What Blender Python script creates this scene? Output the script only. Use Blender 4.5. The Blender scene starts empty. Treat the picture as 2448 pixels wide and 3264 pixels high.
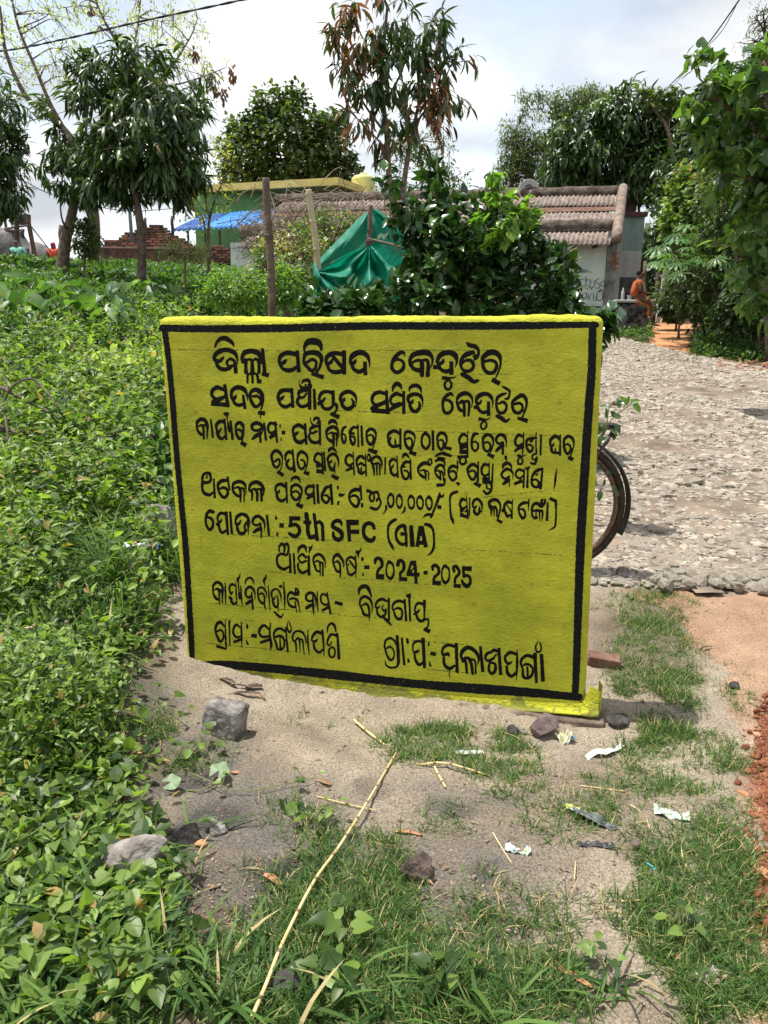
import bpy, bmesh, math, random
import numpy as np
from mathutils import Vector, Matrix, Quaternion

random.seed(7)
RNG = np.random.default_rng(11)
scene = bpy.context.scene
COL = scene.collection
R = math.radians

# ------------------------------------------------------------------ camera
F_PX = 2450.0                       # focal length in photo pixels (photo 2448 x 3264)
CAM_H, PITCH, ROLL = 1.25, R(13.4), R(0.7)
cam_d = bpy.data.cameras.new('camera')
cam_d.sensor_fit = 'VERTICAL'
cam_d.sensor_height = 36.0
cam_d.lens = 36.0 * F_PX / 3264.0
cam_d.clip_start, cam_d.clip_end = 0.05, 2500.0
cam = bpy.data.objects.new('camera', cam_d)
COL.objects.link(cam)
scene.camera = cam
_fw = Vector((0, math.cos(PITCH), -math.sin(PITCH)))
_up0 = Vector((0, math.sin(PITCH), math.cos(PITCH)))
_rt0 = Vector((1, 0, 0))
_up = (_up0 * math.cos(ROLL) - _rt0 * math.sin(ROLL)) * 1.0
_rt = _rt0 * math.cos(ROLL) + _up0 * math.sin(ROLL)
CAM = Vector((0, 0, CAM_H))
m = Matrix((( _rt.x, _up.x, -_fw.x, CAM.x), (_rt.y, _up.y, -_fw.y, CAM.y), (_rt.z, _up.z, -_fw.z, CAM.z), (0, 0, 0, 1)))
cam.matrix_world = m

# ------------------------------------------------------------------ light
SUN_EL, SUN_AZ = R(72.5), R(-79)      # azimuth measured from +Y towards +X
sun_dir = Vector((math.sin(SUN_AZ) * math.cos(SUN_EL), math.cos(SUN_AZ) * math.cos(SUN_EL), math.sin(SUN_EL)))
sl = bpy.data.lights.new('sun', 'SUN')
sl.energy, sl.angle, sl.color = 5.0, R(0.55), (1.0, 0.955, 0.88)
so = bpy.data.objects.new('sun', sl)
so.rotation_euler = sun_dir.to_track_quat('Z', 'Y').to_euler()
so.location = (0, 0, 30)
COL.objects.link(so)

world = bpy.data.worlds.new('World')
scene.world = world
world.use_nodes = True
wt = world.node_tree
for n in list(wt.nodes): wt.nodes.remove(n)
wo = wt.nodes.new('ShaderNodeOutputWorld')
bg = wt.nodes.new('ShaderNodeBackground')
sky = wt.nodes.new('ShaderNodeTexSky')
sky.sky_type = 'NISHITA'
sky.sun_disc = False
sky.sun_elevation = SUN_EL
sky.sun_rotation = SUN_AZ
sky.dust_density = 2.0
def wn(t): return wt.nodes.new(t)
tc = wn('ShaderNodeTexCoord')
sep = wn('ShaderNodeSeparateXYZ'); wt.links.new(tc.outputs['Generated'], sep.inputs[0])
zc = wn('ShaderNodeMath'); zc.operation = 'MAXIMUM'; zc.inputs[1].default_value = 0.03; wt.links.new(sep.outputs['Z'], zc.inputs[0])
za = wn('ShaderNodeMath'); za.operation = 'ADD'; za.inputs[1].default_value = 0.22; wt.links.new(zc.outputs[0], za.inputs[0])
dx = wn('ShaderNodeMath'); dx.operation = 'DIVIDE'; wt.links.new(sep.outputs['X'], dx.inputs[0]); wt.links.new(za.outputs[0], dx.inputs[1])
dy = wn('ShaderNodeMath'); dy.operation = 'DIVIDE'; wt.links.new(sep.outputs['Y'], dy.inputs[0]); wt.links.new(za.outputs[0], dy.inputs[1])
cb = wn('ShaderNodeCombineXYZ'); wt.links.new(dx.outputs[0], cb.inputs[0]); wt.links.new(dy.outputs[0], cb.inputs[1])
n1 = wn('ShaderNodeTexNoise'); n1.inputs['Scale'].default_value = 1.15; n1.inputs['Detail'].default_value = 7; n1.inputs['Roughness'].default_value = 0.52
n1.inputs['Distortion'].default_value = 0.25
mp = wn('ShaderNodeMapping'); mp.inputs['Location'].default_value = (3.3, 1.6, 0); wt.links.new(cb.outputs[0], mp.inputs[0]); wt.links.new(mp.outputs[0], n1.inputs['Vector'])
r1 = wn('ShaderNodeValToRGB'); r1.color_ramp.elements[0].position = 0.36; r1.color_ramp.elements[1].position = 0.56
r1.color_ramp.elements[0].color = (0.30, 0.30, 0.30, 1); r1.color_ramp.elements[1].color = (1, 1, 1, 1)
wt.links.new(n1.outputs['Fac'], r1.inputs[0])
n2 = wn('ShaderNodeTexNoise'); n2.inputs['Scale'].default_value = 2.1; n2.inputs['Detail'].default_value = 6
mp2 = wn('ShaderNodeMapping'); mp2.inputs['Location'].default_value = (7.1, 4.0, 2.0); wt.links.new(cb.outputs[0], mp2.inputs[0]); wt.links.new(mp2.outputs[0], n2.inputs['Vector'])
r2 = wn('ShaderNodeValToRGB'); r2.color_ramp.elements[0].position = 0.36; r2.color_ramp.elements[1].position = 0.66
CLOUD_D, CLOUD_B = (5.0, 5.3, 5.7, 1), (9.6, 9.7, 9.8, 1)
r2.color_ramp.elements[0].color = CLOUD_D; r2.color_ramp.elements[1].color = CLOUD_B
wt.links.new(n2.outputs['Fac'], r2.inputs[0])
skb = wn('ShaderNodeMixRGB'); skb.blend_type = 'MULTIPLY'; skb.inputs[0].default_value = 1; skb.inputs[2].default_value = (2.5, 2.3, 2.0, 1)
wt.links.new(sky.outputs[0], skb.inputs[1])
mx = wn('ShaderNodeMixRGB'); wt.links.new(r1.outputs[0], mx.inputs[0]); wt.links.new(skb.outputs[0], mx.inputs[1]); wt.links.new(r2.outputs[0], mx.inputs[2])
wt.links.new(mx.outputs[0], bg.inputs[0])
bg.inputs[1].default_value = 0.1
wt.links.new(bg.outputs[0], wo.inputs[0])
scene.view_settings.view_transform = 'Standard'
scene.view_settings.look = 'None'
scene.view_settings.exposure = 0.42
scene.view_settings.gamma = 1.0
scene.view_settings.use_curve_mapping = False
scene.cycles.max_bounces = 6
scene.cycles.transmission_bounces = 4
scene.cycles.transparent_max_bounces = 4

# ------------------------------------------------------------------ noise + terrain
_LAT = np.random.default_rng(5).random((256, 256))
def vnoise(x, y):
    x = np.asarray(x, float); y = np.asarray(y, float)
    xi = np.floor(x).astype(int); yi = np.floor(y).astype(int)
    fx = x - xi; fy = y - yi
    fx = fx * fx * (3 - 2 * fx); fy = fy * fy * (3 - 2 * fy)
    a = _LAT[xi & 255, yi & 255]; b = _LAT[(xi + 1) & 255, yi & 255]
    c = _LAT[xi & 255, (yi + 1) & 255]; d = _LAT[(xi + 1) & 255, (yi + 1) & 255]
    return (a * (1 - fx) + b * fx) * (1 - fy) + (c * (1 - fx) + d * fx) * fy
def fbm(x, y, f=1.0, octv=4, seed=0, rough=0.5):
    s = 0; amp = 1; tot = 0
    for i in range(octv):
        s = s + amp * vnoise(np.asarray(x) * f + seed * 17.3 + i * 5.1, np.asarray(y) * f - seed * 9.7 + i * 3.3)
        tot += amp; amp *= rough; f *= 2.03
    return s / tot                      # 0..1

_GX = np.array([-60, -25, -12, -6, -3, -1.2, 0, 1.2, 2.5, 5, 12, 25, 60], float)
_GY = np.array([-20, 0, 2.3, 3.2, 4.5, 6, 9, 14, 20, 28, 45, 120], float)
_GZ = np.array([
 # -60   -25  -12   -6   -3  -1.2   0    1.2   2.5   5    12    25   60
 [0.2,  .2,  .1,  .0,  0,   0,    0,   0,    0,    0,   0,   0,   0],
 [0.5,  .4,  .2,  .1,  .03, 0,    0,   0,    0,    0,   0,   .1,  .3],
 [1.0,  .8,  .5,  .30, .14, .03,  0,   0,   -.01, -.01, 0,   .2,  .5],
 [1.2, 1.0,  .7,  .48, .25, .10,  .03, 0,    0,    0,   .05, .3,  .7],
 [1.5, 1.3, 1.0,  .74, .46, .24,  .12, .05,  .04,  .05, .1,  .5, 1.0],
 [1.8, 1.6, 1.3, 1.00, .72, .45,  .28, .18,  .15,  .16, .25, .7, 1.3],
 [2.3, 2.1, 1.75, 1.42, 1.15, .9, .62, .44,  .38,  .38, .5, 1.1, 1.8],
 [2.7, 2.6, 2.35, 2.05, 1.8, 1.5, 1.15, .88, .78, .78, 1.0, 1.7, 2.4],
 [3.0, 2.9, 2.75, 2.55, 2.35, 2.1, 1.9, 1.6, 1.40, 1.30, 1.45, 2.1, 2.9],
 [3.3, 3.25, 3.2, 3.1, 3.0, 2.85, 2.6, 2.3, 2.1, 1.9, 2.0, 2.6, 3.2],
 [3.3, 3.3, 3.3, 3.2, 3.1, 3.0, 2.9, 2.8, 2.7, 2.6, 2.6, 3.0, 3.4],
 [3.3, 3.3, 3.3, 3.2, 3.1, 3.0, 3.0, 3.0, 3.0, 3.0, 3.0, 3.2, 3.4]])
# fine table, blurred
_FX = np.arange(-62, 62.01, 0.4); _FY = np.arange(-22, 122.01, 0.4)
def _tab():
    rows = np.array([np.interp(_FX, _GX, r) for r in _GZ])
    t = np.array([np.interp(_FY, _GY, rows[:, i]) for i in range(len(_FX))])   # [x, y]
    for _ in range(5):
        t[1:-1] = 0.25 * t[:-2] + 0.5 * t[1:-1] + 0.25 * t[2:]
        t[:, 1:-1] = 0.25 * t[:, :-2] + 0.5 * t[:, 1:-1] + 0.25 * t[:, 2:]
    return t
_TAB = _tab()
def gz(x, y):
    x = np.asarray(x, float); y = np.asarray(y, float)
    u = np.clip((x + 62) / 0.4, 0, len(_FX) - 1.001); v = np.clip((y + 22) / 0.4, 0, len(_FY) - 1.001)
    i = u.astype(int); j = v.astype(int); fu = u - i; fv = v - j
    z = (_TAB[i, j] * (1 - fu) + _TAB[i + 1, j] * fu) * (1 - fv) + (_TAB[i, j + 1] * (1 - fu) + _TAB[i + 1, j + 1] * fu) * fv
    rr = np.hypot(x, y)
    z = z + (fbm(x, y, 1.3, 3, 2) - 0.5) * 0.07 * np.clip((y - 1.2) / 3, 0.15, 1)
    s = (x - .722) * -.235 + (y - 2.256) * -.972; u = (x - .722) * .972 - (y - 2.256) * .235
    z = z + np.interp(u, [-1.9, -1.48, -1.33, -1.08, -.76, -.49, -.3, 0, .3], [0, -.048, -.070, -.086, -.080, -.054, -.048, -.056, -.02]) * np.exp(-(s / .3) ** 2)
    return z
def ray(px, py):
    d = _rt * ((px - 1224) / F_PX) + _up * ((1632 - py) / F_PX) + _fw
    return d
def P(px, py, Y):
    d = ray(px, py)
    return CAM + d * (Y / d.y)
def Gv(px, py):
    """ground points under arrays of photo positions -> (n,3), valid mask"""
    px = np.atleast_1d(np.asarray(px, float)); py = np.atleast_1d(np.asarray(py, float))
    D = np.array(_rt)[None] * ((px - 1224) / F_PX)[:, None] + np.array(_up)[None] * ((1632 - py) / F_PX)[:, None] + np.array(_fw)[None]
    D = D / D[:, 1:2]
    ts = np.concatenate([np.linspace(0.8, 6, 120), np.geomspace(6.05, 60, 160)])
    out = np.zeros((len(px), 3)); ok = np.zeros(len(px), bool); prev_t = np.full(len(px), 0.7)
    lo = prev_t.copy(); hi = np.full(len(px), np.nan)
    for t in ts:
        z = CAM_H + D[:, 2] * t
        hit = (~ok) & (z < gz(D[:, 0] * t, np.full(len(px), t)))
        hi[hit] = t; ok |= hit
        lo[~ok] = t
    for _ in range(12):
        mid = 0.5 * (lo + np.where(ok, hi, lo))
        below = (CAM_H + D[:, 2] * mid) < gz(D[:, 0] * mid, mid)
        hi = np.where(ok & below, mid, hi); lo = np.where(ok & ~below, mid, lo)
    t = np.where(ok, hi, 1.0)
    out[:, 0] = D[:, 0] * t; out[:, 1] = t; out[:, 2] = gz(out[:, 0], out[:, 1])
    return out, ok
def G(px, py):
    p, ok = Gv([px], [py])
    return Vector(p[0])
def proj(p):
    """world array (n,3) -> photo px"""
    p = np.asarray(p, float) - np.array(CAM)[None]
    x = p @ np.array(_rt); y = p @ np.array(_up); z = p @ np.array(_fw)
    z = np.maximum(z, 1e-3)
    return 1224 + x / z * F_PX, 1632 - y / z * F_PX

# ------------------------------------------------------------------ object helpers
def link(o, parent=None):
    COL.objects.link(o)
    if parent is not None: o.parent = parent
    return o
def tag(o, label=None, cat=None, group=None, kind=None):
    if label: o['label'] = label
    if cat: o['category'] = cat
    if group: o['group'] = group
    if kind: o['kind'] = kind
    return o
def thing(name, label, cat, loc=(0, 0, 0), rz=0.0, group=None):
    o = bpy.data.objects.new(name, None)
    o.empty_display_size = 0.1
    o.location = loc; o.rotation_euler = (0, 0, rz)
    COL.objects.link(o)
    return tag(o, label, cat, group)
def mesh_np(name, V, Fc, mat=None, smooth=False, attr=None, colattr=None):
    """V (n,3), Fc (m,k) uniform faces"""
    V = np.asarray(V, np.float32); Fc = np.asarray(Fc, np.int32)
    me = bpy.data.meshes.new(name)
    me.vertices.add(len(V)); me.vertices.foreach_set('co', V.ravel())
    k = Fc.shape[1]
    me.loops.add(Fc.size); me.loops.foreach_set('vertex_index', Fc.ravel())
    me.polygons.add(len(Fc))
    me.polygons.foreach_set('loop_start', np.arange(0, Fc.size, k, dtype=np.int32))
    me.polygons.foreach_set('loop_total', np.full(len(Fc), k, np.int32))
    me.polygons.foreach_set('use_smooth', np.full(len(Fc), smooth))
    me.update(calc_edges=True)
    if attr is not None:
        a = me.attributes.new('tint', 'FLOAT', 'POINT'); a.data.foreach_set('value', np.asarray(attr, np.float32))
    if colattr is not None:
        a = me.attributes.new('col', 'FLOAT_COLOR', 'POINT')
        c = np.ones((len(V), 4), np.float32); c[:, :3] = colattr
        a.data.foreach_set('color', c.ravel())
    if mat: me.materials.append(mat)
    return me
def obj_np(name, V, Fc, mat, parent=None, smooth=False, attr=None, colattr=None):
    off = np.zeros(3)
    if parent is not None:
        off = np.array(parent.location)
    return link(bpy.data.objects.new(name, mesh_np(name, np.asarray(V) - off[None], Fc, mat, smooth, attr, colattr)), parent)

class MB:
    """collects primitives, links them as ONE mesh (coordinates in the parent's frame)"""
    def __init__(s): s.v = []; s.f = []
    def add(s, vs, fs):
        n = len(s.v); s.v += [tuple(v) for v in vs]; s.f += [tuple(i + n for i in f) for f in fs]
        return s
    def box(s, c, size, rot=None, taper=1.0):
        hx, hy, hz = size[0] / 2, size[1] / 2, size[2] / 2
        vs = []
        for z in (-hz, hz):
            k = taper if z > 0 else 1
            for x, y in ((-hx, -hy), (hx, -hy), (hx, hy), (-hx, hy)):
                v = Vector((x * k, y * k, z))
                if rot is not None: v = rot @ v
                vs.append(v + Vector(c))
        return s.add(vs, [(3, 2, 1, 0), (4, 5, 6, 7), (0, 1, 5, 4), (1, 2, 6, 5), (2, 3, 7, 6), (3, 0, 4, 7)])
    def tube(s, pts, rad, n=6, caps=True):
        pts = [Vector(p) for p in pts]
        if not hasattr(rad, '__len__'): rad = [rad] * len(pts)
        up = Vector((0, 0, 1)); vs = []; prev = None
        for i, p in enumerate(pts):
            a = pts[max(i - 1, 0)]; b = pts[min(i + 1, len(pts) - 1)]
            t = (b - a).normalized() if (b - a).length > 1e-9 else Vector((0, 0, 1))
            if prev is None:
                u = t.cross(up if abs(t.z) < 0.9 else Vector((1, 0, 0))).normalized()
            else:
                u = (prev - t * prev.dot(t)).normalized()
            prev = u; w = t.cross(u)
            for k in range(n):
                an = 2 * math.pi * k / n
                vs.append(p + (u * math.cos(an) + w * math.sin(an)) * rad[i])
        fs = []
        for i in range(len(pts) - 1):
            for k in range(n):
                a = i * n + k; b = i * n + (k + 1) % n
                fs.append((a, b, b + n, a + n))
        if caps:
            fs.append(tuple(reversed(range(n)))); fs.append(tuple(range((len(pts) - 1) * n, len(pts) * n)))
        return s.add(vs, fs)
    def lathe(s, prof, c=(0, 0, 0), n=16, axis=None):
        vs = []; fs = []
        for r, z in prof:
            for k in range(n):
                a = 2 * math.pi * k / n
                v = Vector((r * math.cos(a), r * math.sin(a), z))
                if axis is not None: v = axis @ v
                vs.append(v + Vector(c))
        for i in range(len(prof) - 1):
            for k in range(n):
                a = i * n + k; b = i * n + (k + 1) % n
                fs.append((a, b, b + n, a + n))
        fs.append(tuple(reversed(range(n)))); fs.append(tuple(range((len(prof) - 1) * n, len(prof) * n)))
        return s.add(vs, fs)
    def build(s, name, mat, parent=None, smooth=False, world=False):
        me = bpy.data.meshes.new(name)
        v = s.v
        if world and parent is not None:
            inv = Matrix.Translation(parent.location) @ parent.rotation_euler.to_matrix().to_4x4()
            inv = inv.inverted(); v = [tuple(inv @ Vector(q)) for q in v]
        me.from_pydata(v, [], s.f)
        me.polygons.foreach_set('use_smooth', [smooth] * len(me.polygons))
        me.materials.append(mat); me.update()
        return link(bpy.data.objects.new(name, me), parent)

def rounded_box(half, r, step):
    """surface grid of a rounded box, (V,F quads)"""
    hx, hy, hz = half
    V = []; Fc = []; idx = {}
    def vid(p):
        k = (round(p[0], 5), round(p[1], 5), round(p[2], 5))
        if k not in idx:
            idx[k] = len(V); V.append(p)
        return idx[k]
    def lin(h):
        n = max(2, int(math.ceil(2 * h / step)));
        e = [-h, -h + r * .35, -h + r * .7] if r > 0 else [-h]
        mid = list(np.linspace(-h + r, h - r, max(2, n)))
        e2 = [h - r * .7, h - r * .35, h] if r > 0 else [h]
        return e + mid + e2
    X, Y, Z = lin(hx), lin(hy), lin(hz)
    def face(A, B, mk, flip):
        for i in range(len(A) - 1):
            for j in range(len(B) - 1):
                q = [vid(mk(A[i], B[j])), vid(mk(A[i + 1], B[j])), vid(mk(A[i + 1], B[j + 1])), vid(mk(A[i], B[j + 1]))]
                Fc.append(q[::-1] if flip else q)
    face(X, Z, lambda a, b: (a, -hy, b), False); face(X, Z, lambda a, b: (a, hy, b), True)
    face(Y, Z, lambda a, b: (hx, a, b), False); face(Y, Z, lambda a, b: (-hx, a, b), True)
    face(X, Y, lambda a, b: (a, b, hz), False); face(X, Y, lambda a, b: (a, b, -hz), True)
    V = np.array(V); inner = np.clip(V, [-hx + r, -hy + r, -hz + r], [hx - r, hy - r, hz - r])
    d = V - inner; L = np.linalg.norm(d, axis=1, keepdims=True)
    V = inner + np.where(L > 1e-9, d / np.maximum(L, 1e-9) * r, 0)
    return V, np.array(Fc)

def ico(sub):
    bm = bmesh.new(); bmesh.ops.create_icosphere(bm, subdivisions=sub, radius=1.0)
    V = np.array([v.co[:] for v in bm.verts]); Fc = np.array([[v.index for v in f.verts] for f in bm.faces]); bm.free()
    return V, Fc
_ICO = {k: ico(k) for k in (1, 2, 3, 4)}
def rock_np(size, seed, sub=3, cuts=9, rough=0.06):
    """faceted boulder: sphere clipped by planes + noise"""
    V, Fc = _ICO[sub]; V = V.copy()
    rg = np.random.default_rng(seed)
    for _ in range(cuts):
        n = rg.normal(size=3); n /= np.linalg.norm(n); h = rg.uniform(.5, .82)
        d = V @ n - h
        V -= np.where(d > 0, d, 0)[:, None] * n[None]
    nz = (fbm(V[:, 0] * 3 + V[:, 2] * 2.1, V[:, 1] * 3 - V[:, 2] * 1.7, 1.3, 4, seed % 17) - .5)
    V *= (1 + rough * 2 * nz)[:, None]
    return V * np.array(size)[None], Fc

# ------------------------------------------------------------------ materials
def mat_new(name):
    mt = bpy.data.materials.new(name); mt.use_nodes = True
    nt = mt.node_tree
    return mt, nt, nt.nodes['Principled BSDF'], nt.nodes['Material Output']
def pmat(name, col, rough=0.8, noise=None, bump=0.0, bscale=40, metal=0.0, spec=0.3, col2=None, nscale=6.0, coord='Object', detail=5):
    """principled with a two-colour noise and bump"""
    mt, nt, b, out = mat_new(name)
    b.inputs['Base Color'].default_value = (*col, 1); b.inputs['Roughness'].default_value = rough
    b.inputs['Metallic'].default_value = metal; b.inputs['Specular IOR Level'].default_value = spec
    tcn = nt.nodes.new('ShaderNodeTexCoord')
    if col2 is not None:
        n = nt.nodes.new('ShaderNodeTexNoise'); n.inputs['Scale'].default_value = nscale; n.inputs['Detail'].default_value = detail; n.inputs['Roughness'].default_value = .6
        nt.links.new(tcn.outputs[coord], n.inputs['Vector'])
        r = nt.nodes.new('ShaderNodeValToRGB'); r.color_ramp.elements[0].position = .38; r.color_ramp.elements[1].position = .62
        r.color_ramp.elements[0].color = (*col, 1); r.color_ramp.elements[1].color = (*col2, 1)
        nt.links.new(n.outputs['Fac'], r.inputs[0]); nt.links.new(r.outputs[0], b.inputs['Base Color'])
    if bump > 0:
        n2_ = nt.nodes.new('ShaderNodeTexNoise'); n2_.inputs['Scale'].default_value = bscale; n2_.inputs['Detail'].default_value = 4
        nt.links.new(tcn.outputs[coord], n2_.inputs['Vector'])
        bp = nt.nodes.new('ShaderNodeBump'); bp.inputs['Strength'].default_value = min(1, bump); bp.inputs['Distance'].default_value = 0.6 / bscale
        nt.links.new(n2_.outputs['Fac'], bp.inputs['Height']); nt.links.new(bp.outputs[0], b.inputs['Normal'])
    return mt
def leafmat(name, dark, light, rough=0.42, trans=0.32, tcol=None, spec=0.45, dead=None):
    mt, nt, b, out = mat_new(name)
    a = nt.nodes.new('ShaderNodeAttribute'); a.attribute_name = 'tint'
    r = nt.nodes.new('ShaderNodeValToRGB')
    r.color_ramp.elements[0].position = 0.0; r.color_ramp.elements[0].color = (*dark, 1)
    r.color_ramp.elements[1].position = 0.85; r.color_ramp.elements[1].color = (*light, 1)
    if dead is not None:
        e = r.color_ramp.elements.new(0.88); e.color = (*light, 1)
        e = r.color_ramp.elements.new(0.93); e.color = (*dead, 1)
    nt.links.new(a.outputs['Fac'], r.inputs[0])
    nt.links.new(r.outputs[0], b.inputs['Base Color'])
    b.inputs['Roughness'].default_value = rough; b.inputs['Specular IOR Level'].default_value = spec
    tr = nt.nodes.new('ShaderNodeBsdfTranslucent')
    mxc = nt.nodes.new('ShaderNodeMixRGB'); mxc.blend_type = 'MULTIPLY'; mxc.inputs[0].default_value = 1
    nt.links.new(r.outputs[0], mxc.inputs[1]); mxc.inputs[2].default_value = (*(tcol or (2.2, 2.4, 0.9)), 1)
    nt.links.new(mxc.outputs[0], tr.inputs[0])
    mix = nt.nodes.new('ShaderNodeMixShader'); mix.inputs[0].default_value = trans
    nt.links.new(b.outputs[0], mix.inputs[1]); nt.links.new(tr.outputs[0], mix.inputs[2]); nt.links.new(mix.outputs[0], out.inputs[0])
    return mt

# ------------------------------------------------------------------ leaves
def leaf_t(widths, fold=0.25, droop=0.25, lobes=None):
    """leaf along +X (length 1), normal +Z; triangles"""
    n = len(widths) + 1
    V = [(0, 0, 0)]; Fc = []
    for i, w in enumerate(widths):
        t = (i + 1) / n
        zc = -droop * t * t
        V += [(t, -w, zc + fold * w), (t, 0, zc), (t, w, zc + fold * w)]
    V.append((1, 0, -droop)); last = len(V) - 1
    Fc += [(0, 1, 2), (0, 2, 3)]
    for i in range(len(widths) - 1):
        a = 1 + 3 * i; b = a + 3
        Fc += [(a, b, b + 1), (a, b + 1, a + 1), (a + 1, b + 1, b + 2), (a + 1, b + 2, a + 2)]
    a = 1 + 3 * (len(widths) - 1)
    Fc += [(a, last, a + 1), (a + 1, last, a + 2)]
    return np.array(V, float), np.array(Fc)
def outline_leaf(half, fold=.2, droop=.25, c=.3):
    """fan-built leaf from one half outline (x, y) running notch -> tip"""
    pts = [(0, 0)] + half + [(1, 0)] + [(x, -y) for x, y in half[::-1]]
    V = [(c, 0, -droop * c * c - .02)] + [(x, y, -droop * x * x + fold * abs(y)) for x, y in pts]
    n = len(pts)
    return np.array(V, float), np.array([(0, 1 + (i + 1) % n, 1 + i) for i in range(n)])
def leaf_heart():
    return outline_leaf([(-.16, .14), (-.14, .34), (.08, .45), (.38, .38), (.72, .19)], .2, .25)
L_MANGO = leaf_t([.085, .115, .09], .35, .45)
L_OVAL = leaf_t([.2, .25, .17], .3, .22)
L_SMALL = leaf_t([.24], .3, .15)
L_SMALL2 = leaf_t([.2, .22], .3, .2)
L_CITRUS = leaf_t([.17, .25, .24, .14], .3, .28)
L_ROUND = outline_leaf([(.08, .24), (.35, .38), (.7, .30), (.9, .14)], .22, .2, .45)
L_HEART = leaf_heart()
L_THIN = leaf_t([.03, .02], .1, .3)
def blade_t(w=.035, bend=.5, nseg=3):
    V = []; Fc = []
    for i in range(nseg):
        t = i / nseg; ww = w * (1 - t * .6); x = bend * t * t; z = t * (1 - .25 * bend * t)
        V += [(x, -ww, z), (x, ww, z)]
    V.append((bend, 0, 1 - .25 * bend))
    for i in range(nseg - 1):
        a = 2 * i; Fc += [(a, a + 1, a + 3), (a, a + 3, a + 2)]
    a = 2 * (nseg - 1); Fc.append((a, a + 1, a + 2))
    return np.array(V), np.array(Fc)

def norm(a): return a / np.maximum(np.linalg.norm(a, axis=-1, keepdims=True), 1e-9)
def frames(d, nrm):
    """rotation matrices with X=d, Z~nrm; arrays (n,3)"""
    x = norm(d); y = norm(np.cross(nrm, x)); z = np.cross(x, y)
    return np.stack([x, y, z], axis=2)
def scat(T, pos, rot, scale, tint):
    """instances of triangle template -> V,F,tint arrays"""
    tv, tf = T
    n = len(pos); k = len(tv)
    scale = np.asarray(scale, float)
    if scale.ndim == 1: scale = scale[:, None]
    S = tv[None] * (scale[:, None, :] if scale.shape[1] == 3 else scale[:, None, :])
    V = np.einsum('nij,nkj->nki', rot, S) + pos[:, None]
    Fc = tf[None] + (np.arange(n) * k)[:, None, None]
    return V.reshape(-1, 3), Fc.reshape(-1, 3), np.repeat(tint, k)
def join(parts):
    Vs, Fs, Ts = [], [], []; o = 0
    for V, Fc, t in parts:
        Vs.append(V); Fs.append(Fc + o); Ts.append(t); o += len(V)
    return np.concatenate(Vs), np.concatenate(Fs), np.concatenate(Ts)
def rdirs(n, zmin=-1.0, zmax=1.0):
    z = RNG.uniform(zmin, zmax, n); a = RNG.uniform(0, 2 * np.pi, n); r = np.sqrt(1 - z * z)
    return np.stack([r * np.cos(a), r * np.sin(a), z], 1)
# ================================================================== THE NOTICE WALL
# plane of the front face: vertical, turned 13.6 degrees
_a = R(13.6)
SU = Vector((math.cos(_a), -math.sin(_a), 0)); SN = Vector((-math.sin(_a), -math.cos(_a), 0))   # right, towards camera
_foot = G(1925, 2335)
S0 = _foot - SN * 0.055                      # a point of the front plane
def on_wall(px, py, out=0.0):
    d = ray(px, py); t = (S0 - CAM).dot(SN) / d.dot(SN)
    return CAM + d * t + SN * out
cTL, cTR, cBL, cBR = on_wall(500, 1004 + 8), on_wall(1925, 1001), on_wall(598, 2150), on_wall(1866, 2262)
cBL = cBL - Vector((0, 0, .12)); cBR = cBR - Vector((0, 0, .06))
wall_root_loc = (cBL + cBR) / 2
notice = thing('notice_board', 'yellow painted masonry notice board with black hand-painted lettering and border', 'notice board', wall_root_loc)

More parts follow.
